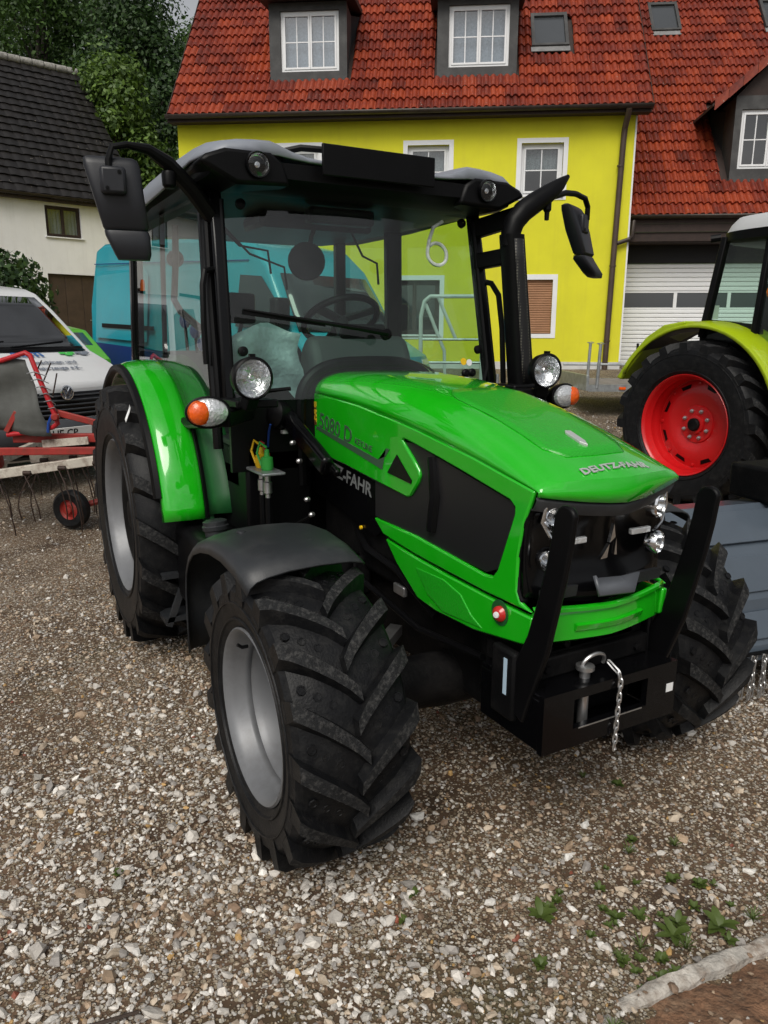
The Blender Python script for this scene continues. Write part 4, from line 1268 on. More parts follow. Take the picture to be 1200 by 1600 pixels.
def ground_mat():
    m, nt, N, L, b = mat_new('gravel_soil')
    geo = N.new('ShaderNodeNewGeometry')
    P = geo.outputs['Position']
    # small stones in the surface: two sizes of cells
    def cells(scale):
        v = N.new('ShaderNodeTexVoronoi')
        v.inputs['Scale'].default_value = scale
        L.new(P, v.inputs['Vector'])
        return v
    def noise(scale, det=5, rough=.6):
        n = N.new('ShaderNodeTexNoise')
        n.inputs['Scale'].default_value = scale
        n.inputs['Detail'].default_value = det
        n.inputs['Roughness'].default_value = rough
        L.new(P, n.inputs['Vector'])
        return n
    va, vb = cells(62), cells(120)
    soil = N.new('ShaderNodeValToRGB')
    soil.color_ramp.elements[0].position = .32
    soil.color_ramp.elements[0].color = (.040, .023, .012, 1)
    soil.color_ramp.elements[1].position = .68
    soil.color_ramp.elements[1].color = (.155, .095, .055, 1)
    L.new(noise(2.2, 8).outputs['Fac'], soil.inputs['Fac'])
    rust = N.new('ShaderNodeMapRange')
    rust.inputs['From Min'].default_value = .52
    rust.inputs['From Max'].default_value = .68
    rust.inputs['To Max'].default_value = .75
    L.new(noise(.9, 6, .7).outputs['Fac'], rust.inputs['Value'])
    rmx = N.new('ShaderNodeMix')
    rmx.data_type = 'RGBA'
    L.new(rust.outputs['Result'], rmx.inputs[0])
    L.new(soil.outputs['Color'], rmx.inputs[6])
    rmx.inputs[7].default_value = (.085, .038, .018, 1)
    def stone_col(v):
        sep = N.new('ShaderNodeSeparateColor')
        L.new(v.outputs['Color'], sep.inputs[0])
        r = N.new('ShaderNodeValToRGB')
        e = r.color_ramp.elements
        e[0].position, e[0].color = 0.0, (.08, .06, .038, 1)
        e[1].position, e[1].color = 1.0, (.58, .54, .47, 1)
        for p, c in ((.25, (.19, .135, .080)), (.5, (.30, .24, .165)), (.75, (.42, .37, .30))):
            q = e.new(p)
            q.color = (*c, 1)
        L.new(sep.outputs[0], r.inputs['Fac'])
        return r.outputs['Color'], sep.outputs[1]
    ca, ra = stone_col(va)
    cb, rb = stone_col(vb)
    # coverage mask: where stones show instead of soil
    cov = N.new('ShaderNodeMapRange')
    cov.inputs['From Min'].default_value = .36
    cov.inputs['From Max'].default_value = .60
    cov.inputs['To Min'].default_value = .30
    cov.inputs['To Max'].default_value = .95
    L.new(noise(1.1, 6, .65).outputs['Fac'], cov.inputs['Value'])
    def mask(v, rnd, lo, hi):
        d = N.new('ShaderNodeMapRange')
        d.inputs['From Min'].default_value = lo
        d.inputs['From Max'].default_value = hi
        d.inputs['To Min'].default_value = 1
        d.inputs['To Max'].default_value = 0
        L.new(v.outputs['Distance'], d.inputs['Value'])
        lt = N.new('ShaderNodeMath')
        lt.operation = 'LESS_THAN'
        L.new(rnd, lt.inputs[0])
        L.new(cov.outputs['Result'], lt.inputs[1])
        mu = N.new('ShaderNodeMath')
        mu.operation = 'MULTIPLY'
        L.new(d.outputs['Result'], mu.inputs[0])
        L.new(lt.outputs[0], mu.inputs[1])
        return mu.outputs[0]
    mb_, ma_ = mask(vb, rb, .42, .55), mask(va, ra, .42, .52)
    def mix(f, a, c):
        x = N.new('ShaderNodeMix')
        x.data_type = 'RGBA'
        L.new(f, x.inputs[0])
        L.new(a, x.inputs[6])
        L.new(c, x.inputs[7])
        return x.outputs[2]
    c1 = mix(mb_, rmx.outputs[2], cb)
    c2 = mix(ma_, c1, ca)
    # mossy / grassy stains towards the house
    gm = N.new('ShaderNodeMapRange')
    gm.inputs['From Min'].default_value = .58
    gm.inputs['From Max'].default_value = .72
    gm.inputs['To Max'].default_value = .55
    L.new(noise(.45, 7, .7).outputs['Fac'], gm.inputs['Value'])
    gr = N.new('ShaderNodeRGB')
    gr.outputs[0].default_value = (.055, .065, .020, 1)
    c3 = mix(gm.outputs['Result'], c2, gr.outputs[0])
    L.new(c3, b.inputs['Base Color'])
    b.inputs['Roughness'].default_value = .75
    ad = N.new('ShaderNodeMath')
    ad.operation = 'ADD'
    L.new(ma_, ad.inputs[0])
    L.new(mb_, ad.inputs[1])
    bp = N.new('ShaderNodeBump')
    bp.inputs['Strength'].default_value = .9
    bp.inputs['Distance'].default_value = .008
    L.new(ad.outputs[0], bp.inputs['Height'])
    L.new(bp.outputs['Normal'], b.inputs['Normal'])
    return m

def ground_sheet():
    xs = np.unique(np.concatenate([np.linspace(-160, -20, 29), np.linspace(-20, 8, 150), np.linspace(8, 120, 24)]))
    ys = np.unique(np.concatenate([np.linspace(-120, -10, 23), np.linspace(-10, 16, 140), np.linspace(16, 140, 25)]))
    X, Y = np.meshgrid(xs, ys, indexing='ij')
    near = np.clip(1-np.hypot(X-2, Y)/18, 0, 1)
    Z = ground_z(X, Y)+relief(X, Y)*np.clip(near*3, 0, 1)
    nx, ny = len(xs), len(ys)
    vs = np.stack([X, Y, Z], -1).reshape(-1, 3)
    i = np.arange(nx*ny).reshape(nx, ny)
    fs = np.stack([i[:-1, :-1], i[1:, :-1], i[1:, 1:], i[:-1, 1:]], -1).reshape(-1, 4)
    me = bpy.data.meshes.new('ground')
    me.from_pydata(vs.tolist(), [], fs.tolist())
    me.polygons.foreach_set('use_smooth', [True]*len(me.polygons))
    me.materials.append(ground_mat())
    ob = bpy.data.objects.new('ground', me)
    COL.objects.link(ob)
    tag(ob, 'gravel yard of pale stones and brown soil', None, None, 'structure')
ground_sheet()

# ------------------------------------------------------------------ loose gravel
def stone_mat():
    m, nt, N, L, b = mat_new('limestone_pebbles')
    at_ = N.new('ShaderNodeAttribute')
    at_.attribute_name = 'Col'
    tc = N.new('ShaderNodeNewGeometry')
    n = N.new('ShaderNodeTexNoise')
    n.inputs['Scale'].default_value = 90
    n.inputs['Detail'].default_value = 4
    L.new(tc.outputs['Position'], n.inputs['Vector'])
    mr = N.new('ShaderNodeMapRange')
    mr.inputs['To Min'].default_value = .65
    mr.inputs['To Max'].default_value = 1.25
    L.new(n.outputs['Fac'], mr.inputs['Value'])
    mx = N.new('ShaderNodeMix')
    mx.data_type = 'RGBA'
    mx.blend_type = 'MULTIPLY'
    mx.inputs[0].default_value = 1
    L.new(at_.outputs['Color'], mx.inputs[6])
    L.new(mr.outputs['Result'], mx.inputs[7])
    L.new(mx.outputs[2], b.inputs['Base Color'])
    b.inputs['Roughness'].default_value = .60
    bp = N.new('ShaderNodeBump')
    bp.inputs['Strength'].default_value = .5
    bp.inputs['Distance'].default_value = .004
    L.new(n.outputs['Fac'], bp.inputs['Height'])
    L.new(bp.outputs['Normal'], b.inputs['Normal'])
    return m
MT['stone'] = stone_mat()

def ico():
    t = (1+5**.5)/2
    v = np.array([(-1, t, 0), (1, t, 0), (-1, -t, 0), (1, -t, 0), (0, -1, t), (0, 1, t), (0, -1, -t), (0, 1, -t), (t, 0, -1), (t, 0, 1), (-t, 0, -1), (-t, 0, 1)], float)
    v /= np.linalg.norm(v[0])
    f = np.array([(0, 11, 5), (0, 5, 1), (0, 1, 7), (0, 7, 10), (0, 10, 11), (1, 5, 9), (5, 11, 4), (11, 10, 2), (10, 7, 6), (7, 1, 8), (3, 9, 4), (3, 4, 2), (3, 2, 6), (3, 6, 8), (3, 8, 9), (4, 9, 5), (2, 4, 11), (6, 2, 10), (8, 6, 7), (9, 8, 1)])
    return v, f
ICO_V, ICO_F = ico()

def stone_colors(n, warm):
    pal = np.array([(.64, .60, .545), (.50, .465, .42), (.76, .73, .68), (.33, .305, .28), (.51, .42, .32), (.38, .275, .185), (.24, .160, .105), (.44, .27, .10), (.24, .07, .04)])
    pw = np.array([.27, .21, .15, .14, .12, .06, .04, .008, .003])
    ww = np.array([.08, .09, .03, .12, .24, .23, .19, .02, .003])
    u = RNG.random(n)
    c1 = np.searchsorted(np.cumsum(pw/pw.sum()), u)
    c2 = np.searchsorted(np.cumsum(ww/ww.sum()), u)
    idx = np.where(RNG.random(n) < warm, c2, c1).clip(0, 8)
    return pal[idx]*(.75+.45*RNG.random((n, 1)))

def stones_mesh(px, py, pz, rad_, cols, name, flat=(.38, .80), jit=.34):
    n = len(px)
    base = ICO_V[None]*(1+jit*(RNG.random((n, 12, 1))-.5)*2)+(RNG.random((n, 12, 3))-.5)*jit*.9
    sc = np.stack([1.1*np.ones(n), .52+.42*RNG.random(n), flat[0]+(flat[1]-flat[0])*RNG.random(n)], -1)[:, None]*rad_[:, None, None]
    v = base*sc
    # tilt a little, then spin
    tx, ty, a = (RNG.random(n)-.5)*.9, (RNG.random(n)-.5)*.9, RNG.random(n)*2*PI
    def rotx(v, t):
        c, s = np.cos(t)[:, None], np.sin(t)[:, None]
        return np.stack([v[..., 0], v[..., 1]*c-v[..., 2]*s, v[..., 1]*s+v[..., 2]*c], -1)
    def roty(v, t):
        c, s = np.cos(t)[:, None], np.sin(t)[:, None]
        return np.stack([v[..., 0]*c+v[..., 2]*s, v[..., 1], -v[..., 0]*s+v[..., 2]*c], -1)
    def rotz(v, t):
        c, s = np.cos(t)[:, None], np.sin(t)[:, None]
        return np.stack([v[..., 0]*c-v[..., 1]*s, v[..., 0]*s+v[..., 1]*c, v[..., 2]], -1)
    v = rotz(roty(rotx(v, tx), ty), a)
    v = v+np.stack([px, py, pz], -1)[:, None]
    v = v.reshape(-1, 3)
    f = (ICO_F[None]+(np.arange(n)*12)[:, None, None]).reshape(-1, 3)
    me = bpy.data.meshes.new(name)
    me.vertices.add(len(v))
    me.vertices.foreach_set('co', v.ravel())
    me.loops.add(len(f)*3)
    me.loops.foreach_set('vertex_index', f.ravel().astype(np.int32))
    me.polygons.add(len(f))
    me.polygons.foreach_set('loop_start', np.arange(0, len(f)*3, 3, dtype=np.int32))
    me.polygons.foreach_set('loop_total', np.full(len(f), 3, dtype=np.int32))
    me.update(calc_edges=True)
    me.polygons.foreach_set('use_smooth', [False]*len(f))
    ca = me.color_attributes.new('Col', 'FLOAT_COLOR', 'POINT')
    c4 = np.ones((n, 12, 4))
    c4[..., :3] = cols[:, None]
    ca.data.foreach_set('color', c4.ravel())
    me.materials.append(MT['stone'])
    ob = bpy.data.objects.new(name, me)
    COL.objects.link(ob)
    return ob

def scatter(n, xr, yr, keep):
    x = RNG.uniform(*xr, n)
    y = RNG.uniform(*yr, n)
    k = keep(x, y) > RNG.random(n)
    return x[k], y[k]

SLAB = [(3.118, -.33), (3.165, .10), (3.22, .55), (5.0, .55), (5.0, -.75), (3.45, -.66)]
def in_slab(x, y):
    inside = np.zeros(x.shape, bool)
    n = len(SLAB)
    for i in range(n):
        x1, y1 = SLAB[i]
        x2, y2 = SLAB[(i+1) % n]
        c = ((y1 > y) != (y2 > y)) & (x < (x2-x1)*(y-y1)/(y2-y1+1e-12)+x1)
        inside ^= c
    return inside

def gravel():
    def dist(x, y):
        return np.hypot(x-CAM.x, y-CAM.y)
    # soil patches; under the tractor, fewer and browner stones also imitate its shade
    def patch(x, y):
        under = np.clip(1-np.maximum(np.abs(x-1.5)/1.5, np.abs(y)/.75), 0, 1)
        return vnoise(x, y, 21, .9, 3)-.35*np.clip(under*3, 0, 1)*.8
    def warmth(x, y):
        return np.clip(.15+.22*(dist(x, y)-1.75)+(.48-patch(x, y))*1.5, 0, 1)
    X, Y, R, C_ = [], [], [], []
    # coarse stones near the viewer
    def keep1(x, y):
        d = dist(x, y)
        p = patch(x, y)
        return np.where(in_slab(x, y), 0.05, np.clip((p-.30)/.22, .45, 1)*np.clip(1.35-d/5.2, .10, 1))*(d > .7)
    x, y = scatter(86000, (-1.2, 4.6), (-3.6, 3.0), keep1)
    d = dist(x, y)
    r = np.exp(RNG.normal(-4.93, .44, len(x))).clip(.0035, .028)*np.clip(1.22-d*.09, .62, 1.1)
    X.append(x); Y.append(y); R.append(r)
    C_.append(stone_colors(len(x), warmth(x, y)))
    # fine grit between
    def keep2(x, y):
        d = dist(x, y)
        return np.where(in_slab(x, y), .12, np.clip(1.4-d/5.5, .05, 1)*np.clip((patch(x, y)-.18)/.2, .55, 1))
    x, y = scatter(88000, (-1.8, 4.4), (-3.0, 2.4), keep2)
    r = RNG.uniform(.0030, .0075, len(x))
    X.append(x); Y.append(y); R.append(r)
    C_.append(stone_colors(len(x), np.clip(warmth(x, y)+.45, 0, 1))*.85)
    # thinner scatter further away
    def keep3(x, y):
        return np.clip(patch(x, y)*1.6-.25, .1, 1)
    x, y = scatter(20000, (-7.0, 1.2), (-3.5, 7.0), keep3)
    r = np.exp(RNG.normal(-4.55, .3, len(x))).clip(.005, .022)
    X.append(x); Y.append(y); R.append(r)
    C_.append(stone_colors(len(x), np.full(len(x), .8))*.9)
    x, y, r, c = map(np.concatenate, (X, Y, R, C_))
    z = ground_z(x, y)+relief(x, y)+r*.22+np.where(in_slab(x, y), .022, 0)
    g = stones_mesh(x, y, z, r, c, 'gravel')
    tag(g, 'loose pale limestone gravel over brown soil', None, None, 'stuff')
    return len(x)
N_ST = gravel()
print('stones', N_ST)

# a few larger stones lying loose on the gravel, one by one
BIG = [(3.02, -1.70, .030, .66), (2.86, -1.86, .026, .70), (3.10, -1.95, .028, .5), (3.14, -.92, .024, .72), (2.95, -.55, .022, .7), (2.80, -.20, .022, .70), (3.06, -1.25, .022, .62), (2.45, -1.35, .026, .52),
       (2.93, -1.52, .026, .45), (3.18, -1.45, .020, .66), (2.62, -.05, .024, .75), (2.52, .12, .022, .7), (3.12, -.70, .022, .40), (2.05, -1.36, .030, .42), (1.55, -2.0, .03, .6), (2.60, -1.95, .024, .7)]
for i, (x, y, r, c) in enumerate(BIG):
    r *= .8
    a = np.array([x]), np.array([y])
    z = float(ground_z(*a)[0]+relief(*a)[0])+r*.30
    o = stones_mesh(np.array([0.]), np.array([0.]), np.array([0.]), np.array([r]), np.array([[c, c*.97, c*.91]]), 'stone')
    o.location = (x, y, z)
    tag(o, 'larger pale stone lying loose on the gravel', 'stone', 'larger loose stones on the gravel')
# ------------------------------------------------------------------ houses
MT['yellow_wall'] = M('yellow_render', (.74, .68, .022), rough=.85, var=.06, vs=1.2, bump=.25, bs=120, dirt=(.55, .47, .04), dirt_amt=.3, ds=1.1)
def streaked(name, col, dirt, amt):
    m = M(name, col, rough=.88, var=.07, vs=.9, bump=.35, bs=110, dirt=dirt, dirt_amt=amt*.6, ds=1.3)
    nt = m.node_tree
    N, L = nt.nodes, nt.links
    b = N['Principled BSDF']
    src = b.inputs['Base Color'].links[0].from_socket
    tc = N.new('ShaderNodeTexCoord')
    mp = N.new('ShaderNodeMapping')
    mp.inputs['Scale'].default_value = (3.2, 3.2, .22)
    L.new(tc.outputs['Object'], mp.inputs['Vector'])
    n = N.new('ShaderNodeTexNoise')
    n.inputs['Scale'].default_value = 2.0
    n.inputs['Detail'].default_value = 8
    n.inputs['Roughness'].default_value = .7
    L.new(mp.outputs['Vector'], n.inputs['Vector'])
    mr = N.new('ShaderNodeMapRange')
    mr.inputs['From Min'].default_value = .50
    mr.inputs['From Max'].default_value = .78
    mr.inputs['To Max'].default_value = amt
    L.new(n.outputs['Fac'], mr.inputs['Value'])
    mx = N.new('ShaderNodeMix')
    mx.data_type = 'RGBA'
    L.new(mr.outputs['Result'], mx.inputs[0])
    L.new(src, mx.inputs[6])
    mx.inputs[7].default_value = (*dirt, 1)
    L.new(mx.outputs[2], b.inputs['Base Color'])
    return m
MT['yellow_wall'] = streaked('yellow_render', (.70, .675, .026), (.52, .46, .05), .26)
MT['white_wall'] = streaked('white_render', (.82, .82, .82), (.56, .55, .53), .30)
MT['trim_white'] = M('white_window_trim', (.78, .79, .80), rough=.5, var=.04, vs=3)
MT['pvc'] = M('white_window_frame', (.80, .81, .82), rough=.35)
MT['clad'] = M('dark_grey_cladding', (.050, .050, .050), rough=.7, var=.2, vs=4, dirt=(.12, .12, .115), dirt_amt=.3)
MT['brown_wood'] = M('dark_brown_wood', (.030, .016, .012), rough=.7, var=.3, vs=8)
MT['gutter'] = M('brown_gutter_metal', (.045, .034, .028), rough=.45, metal=.3, var=.25, vs=5)
MT['pipe'] = M('brown_downpipe', (.075, .050, .038), rough=.5, metal=.2, var=.2, vs=4)
MT['shutter'] = M('brown_roller_shutter', (.36, .19, .10), rough=.6, var=.12, vs=3)
MT['room'] = M('unlit_dark', (.02, .02, .022), rough=.9)  # near-black standing in for missing light in rooms, vehicles and the garage recess
MT['curtain'] = M('sky_tinted_net_curtain', (.58, .62, .70), rough=.9, var=.2, vs=25)  # bluish tint imitates the sky reflected in the dormer panes
MT['lace'] = M('lace_curtain', (.50, .53, .52), rough=.9, var=.35, vs=40)
MT['garage_white'] = M('white_door_panel', (.82, .83, .84), rough=.4, var=.04, vs=2, dirt=(.6, .6, .58), dirt_amt=.3, ds=2)
MT['garage_brown'] = M('brown_garage_door', (.060, .038, .026), rough=.6, var=.2, vs=5)
MT['plinth'] = M('pale_plinth', (.58, .58, .56), rough=.85, var=.12, vs=3)
MT['lead'] = M('lead_flashing', (.20, .20, .20), rough=.6, var=.25, vs=6)

def tile_mat(name, base, dark, bright):
    m, nt, N, L, b = mat_new(name)
    g = N.new('ShaderNodeNewGeometry')
    oi = N.new('ShaderNodeObjectInfo')
    def noise(s, d=6, r=.65):
        n = N.new('ShaderNodeTexNoise')
        n.inputs['Scale'].default_value = s
        n.inputs['Detail'].default_value = d
        n.inputs['Roughness'].default_value = r
        L.new(g.outputs['Position'], n.inputs['Vector'])
        return n.outputs['Fac']
    big, fine = noise(1.3), noise(11, 5)
    r = N.new('ShaderNodeValToRGB')
    e = r.color_ramp.elements
    e[0].position, e[0].color = .25, (*dark, 1)
    e[1].position, e[1].color = .78, (*bright, 1)
    q = e.new(.52)
    q.color = (*base, 1)
    s1 = N.new('ShaderNodeMath')
    s1.operation = 'MULTIPLY_ADD'
    s1.inputs[1].default_value = .5
    L.new(fine, s1.inputs[0])
    s2 = N.new('ShaderNodeMath')
    s2.operation = 'MULTIPLY'
    s2.inputs[1].default_value = .5
    L.new(big, s2.inputs[0])
    L.new(s2.outputs[0], s1.inputs[2])
    s3 = N.new('ShaderNodeMath')
    s3.operation = 'MULTIPLY_ADD'
    s3.inputs[1].default_value = .26
    L.new(oi.outputs['Random'], s3.inputs[0])
    sb_ = N.new('ShaderNodeMath')
    sb_.operation = 'SUBTRACT'
    sb_.inputs[1].default_value = .06
    L.new(s1.outputs[0], sb_.inputs[0])
    L.new(sb_.outputs[0], s3.inputs[2])
    L.new(s3.outputs[0], r.inputs['Fac'])
    # lichen specks
    v = N.new('ShaderNodeTexVoronoi')
    v.inputs['Scale'].default_value = 9
    L.new(g.outputs['Position'], v.inputs['Vector'])
    lt = N.new('ShaderNodeMath')
    lt.operation = 'LESS_THAN'
    lt.inputs[1].default_value = .10
    L.new(v.outputs['Distance'], lt.inputs[0])
    ml = N.new('ShaderNodeMath')
    ml.operation = 'MULTIPLY'
    L.new(lt.outputs[0], ml.inputs[0])
    gt = N.new('ShaderNodeMath')
    gt.operation = 'GREATER_THAN'
    gt.inputs[1].default_value = .56
    L.new(noise(3.1), gt.inputs[0])
    L.new(gt.outputs[0], ml.inputs[1])
    mx = N.new('ShaderNodeMix')
    mx.data_type = 'RGBA'
    L.new(ml.outputs[0], mx.inputs[0])
    L.new(r.outputs['Color'], mx.inputs[6])
    mx.inputs[7].default_value = (.38, .33, .28, 1)
    L.new(mx.outputs[2], b.inputs['Base Color'])
    b.inputs['Roughness'].default_value = .48
    bp = N.new('ShaderNodeBump')
    bp.inputs['Strength'].default_value = .3
    bp.inputs['Distance'].default_value = .01
    L.new(fine, bp.inputs['Height'])
    L.new(bp.outputs['Normal'], b.inputs['Normal'])
    return m
MT['tile_red'] = tile_mat('red_roof_tile', (.175, .022, .009), (.022, .008, .007), (.34, .054, .016))
MT['tile_dark'] = tile_mat('dark_brown_roof_tile', (.007, .0055, .0052), (.004, .0033, .0033), (.012, .0095, .0085))

def tile_geo(w=.30, ln=.40, amp=.052, waves=2, thick=.024):
    """double-wave roof tile: local x across, y up the slope, z off the roof; front edge at y=0"""
    n = 6*waves+1
    vs, fs = [], []
    def prof(t):
        p = (t*waves) % 1.0
        return amp*(abs(math.sin(PI*min(1, p/.80)))**.75 if p < .80 else 0.0)
    ts = np.linspace(0, 1, n)
    for y, dz in ((0.0, .046), (ln, .0)):
        for t in ts:
            vs.append((t*w*.995, y, prof(t)+dz))
    for t in ts:                                   # lower rim of the front edge
        vs.append((t*w*.985, 0.004, prof(t)*.8+.046-thick-.022))
    for i in range(n-1):
        fs.append((i, i+1, n+i+1, n+i))
        fs.append((2*n+i, 2*n+i+1, i+1, i))
    return vs, fs

def tile_mesh(name, mat, **kw):
    vs, fs = tile_geo(**kw)
    me = bpy.data.meshes.new(name)
    me.from_pydata(vs, [], fs)
    me.polygons.foreach_set('use_smooth', [True]*len(fs))
    me.set_sharp_from_angle(angle=rad(50))
    me.materials.append(mat)
    return me

def lay_tiles(roofpart, me, org, pitch, ncol, nrow, w, row, near_row, near_col, holes, rnd, name='tile'):
    """tiles on a sloping plane in the house frame: org = eave corner, x along the eave, slope rises to +y.
    the rows and columns in near_row/near_col are single objects, the rest is one joined mesh"""
    cp, sp = math.cos(pitch), math.sin(pitch)
    R = Matrix(((1, 0, 0), (0, cp, -sp), (0, sp, cp)))
    base = [Vector(v.co) for v in me.vertices]
    polys = [tuple(p.vertices) for p in me.polygons]
    rest = MB()
    cnt = 0
    for j in range(nrow):
        for i in range(ncol):
            u, s_ = i*w, j*row
            cu, cs = u+w/2, s_+row/2
            if any(a < cu < b and c < cs < d for a, b, c, d in holes):
                continue
            loc = Vector(org)+R @ Vector((u, s_, 0))
            jit = Vector((rnd.uniform(-.004, .004), rnd.uniform(-.010, .010), rnd.uniform(-.003, .003)))
            rot = R @ Matrix.Rotation(rnd.uniform(-.018, .018), 3, 'Z') @ Matrix.Rotation(rnd.uniform(-.008, .008), 3, 'X')
            if near_row[0] <= j < near_row[1] and near_col[0] <= i < near_col[1] and cnt < 300:
                o = bpy.data.objects.new(name, me)
                COL.objects.link(o)
                o.parent = roofpart
                m4 = rot.to_4x4()
                m4.translation = loc+jit
                o.matrix_local = m4
                cnt += 1
            else:
                rest.add([rot @ v+loc+jit for v in base], polys)
    if rest.v:
        o = rest.build('tiles', me.materials[0], roofpart, smooth=50)
        o['kind'] = 'stuff'
    return cnt

def wall_holes(mb, x0, x1, z0, z1, y, holes, depth=.18):
    """front face at y with rectangular openings and reveals going to y+depth"""
    xs = sorted({x0, x1, *[h[0] for h in holes], *[h[1] for h in holes]})
    zs = sorted({z0, z1, *[h[2] for h in holes], *[h[3] for h in holes]})
    for i in range(len(xs)-1):
        for j in range(len(zs)-1):
            cx, cz_ = (xs[i]+xs[i+1])/2, (zs[j]+zs[j+1])/2
            if any(h[0] < cx < h[1] and h[2] < cz_ < h[3] for h in holes):
                continue
            mb.add([(xs[i], y, zs[j]), (xs[i+1], y, zs[j]), (xs[i+1], y, zs[j+1]), (xs[i], y, zs[j+1])], [(0, 1, 2, 3)])
    for a, b, c, d in holes:
        for p, q in (((a, c), (b, c)), ((b, c), (b, d)), ((b, d), (a, d)), ((a, d), (a, c))):
            mb.add([(p[0], y, p[1]), (q[0], y, q[1]), (q[0], y+depth, q[1]), (p[0], y+depth, p[1])], [(0, 1, 2, 3)])

def window(root, x0, x1, z0, z1, y, leaves=2, rows=2, cols=2, surround=.0, curtain=None, sill=True, frame=.06, framemat=None, wall_y=None):
    """glazed window in an opening; y = plane of the frame"""
    fm = framemat or MT['pvc']
    W = empty('window', ((x0+x1)/2, y, z0), parent=root)
    ox, oz = -(x0+x1)/2, -z0
    def box(n, mat, a, b, c, d, ya, yb, bev=.004):
        return MB().box(a+ox, b+ox, ya, yb, c+oz, d+oz).build(n, mat, W, smooth=20, bevel=bev)
    if surround:
        wy = (wall_y if wall_y is not None else y)-y
        s_ = surround
        fr = MB()
        fr.box(x0-s_+ox, x0+ox, wy-.012, wy+.10, z0-s_+oz, z1+s_+oz).box(x1+ox, x1+s_+ox, wy-.012, wy+.10, z0-s_+oz, z1+s_+oz)
        fr.box(x0+ox, x1+ox, wy-.012, wy+.10, z1+oz, z1+s_+oz).box(x0+ox, x1+ox, wy-.012, wy+.10, z0-s_+oz, z0+oz)
        fr.build('surround', MT['trim_white'], W, smooth=20)
    fr = MB()
    fr.box(x0+ox, x0+frame+ox, 0, .07, oz+z0, oz+z1).box(x1-frame+ox, x1+ox, 0, .07, oz+z0, oz+z1)
    fr.box(x0+frame+ox, x1-frame+ox, 0, .07, oz+z1-frame, oz+z1).box(x0+frame+ox, x1-frame+ox, 0, .07, oz+z0, oz+z0+frame)
    fr.build('frame', fm, W, smooth=20)
    wl = (x1-x0-2*frame)/leaves
    for k in range(leaves):
        a, b = x0+frame+k*wl, x0+frame+(k+1)*wl
        s_ = frame*.75
        sf = MB()
        c, d = z0+frame, z1-frame
        g = .003
        sf.box(a+g+ox, a+s_+ox, -.014, .05, c+oz+g, d+oz-g).box(b-s_+ox, b-g+ox, -.014, .05, c+oz+g, d+oz-g)
        sf.box(a+s_+ox, b-s_+ox, -.014, .05, d-s_+oz, d+oz-g).box(a+s_+ox, b-s_+ox, -.014, .05, c+oz+g, c+s_+oz)
        for q in range(1, cols):
            xm = a+s_+(b-a-2*s_)*q/cols
            sf.box(xm-.011+ox, xm+.011+ox, .004, .030, c+s_+oz, d-s_+oz)
        for q in range(1, rows):
            zm = c+s_+(d-c-2*s_)*q/rows
            sf.box(a+s_+ox, b-s_+ox, .006, .028, zm-.011+oz, zm+.011+oz)
        sf.build('sash', fm, W, smooth=20)
        for qi in range(cols):
            for qj in range(rows):
                pa = a+s_+(b-a-2*s_)*qi/cols
                pb = a+s_+(b-a-2*s_)*(qi+1)/cols
                pc = c+s_+(d-c-2*s_)*qj/rows
                pd = c+s_+(d-c-2*s_)*(qj+1)/rows
                MB().add([(pa+ox, .018, pc+oz), (pb+ox, .018, pc+oz), (pb+ox, .018, pd+oz), (pa+ox, .018, pd+oz)], [(0, 1, 2, 3)]).build('pane', MT['house_glass'], W, smooth=0)
    # curtain and dark room
    if curtain:
        kind, c0, c1, cm = curtain
        rows_ = []
        n = 40
        for i in range(n+1):
            t = i/n
            x = x0+frame+(x1-x0-2*frame)*t
            yy_ = .13+.018*math.sin(t*n*1.35)
            lo = z0+(z1-z0)*c0
            if kind == 'lace':
                lo += .04*abs(math.sin(t*PI*7))
            rows_.append([(x+ox, yy_, lo+oz), (x+ox, yy_, z0+(z1-z0)*c1+oz)])
        MB().loft(rows_, closed=False, cap=False).build('curtain', cm, W, smooth=60)
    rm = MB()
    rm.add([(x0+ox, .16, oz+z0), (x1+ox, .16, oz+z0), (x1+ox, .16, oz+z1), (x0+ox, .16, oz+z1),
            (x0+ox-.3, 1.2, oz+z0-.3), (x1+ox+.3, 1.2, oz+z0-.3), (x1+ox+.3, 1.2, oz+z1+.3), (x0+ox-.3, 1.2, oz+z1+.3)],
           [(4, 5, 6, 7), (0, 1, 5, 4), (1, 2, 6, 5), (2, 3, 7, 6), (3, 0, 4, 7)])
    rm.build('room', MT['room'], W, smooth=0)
    if sill:
        box('sill', MT['trim_white'], x0-.04, x1+.04, z0-.035, z0-.002, -.09 if wall_y is None else wall_y-y-.05, .0)
    return W

# ---- yellow house
HY = empty('house', (-13.738, 3.039, .95), rad(55.854),
           'bright yellow rendered house with red tiled roof and dark grey dormers', 'house')
lower_rect = (7.46, 8.36, .77, 1.93)
holes = [(1.92, 3.19, 3.66, 4.70), (5.14, 6.03, 3.66, 4.70), (7.56, 8.44, 3.66, 4.70), (7.46, 8.36, .77, 1.93), (4.75, 5.88, .75, 1.93), (2.0, 3.1, .75, 1.93)]
mb = MB()
wall_holes(mb, .08, 9.91, -.75, 5.20, 0, holes)
mb.add([(9.91, 0, -.75), (9.91, 8, -.75), (9.91, 8, 5.2), (9.91, 4, 10.2), (9.91, 0, 5.2)], [(0, 1, 2, 3, 4)])
mb.add([(.08, 0, -.75), (.08, 8, -.75), (.08, 8, 5.2), (.08, 4, 10.2), (.08, 0, 5.2)], [(4, 3, 2, 1, 0)])
mb.add([(.08, 8, -.75), (9.91, 8, -.75), (9.91, 8, 5.2), (.08, 8, 5.2)], [(3, 2, 1, 0)])
mb.build('wall', MT['yellow_wall'], HY, smooth=0)
mb = MB()
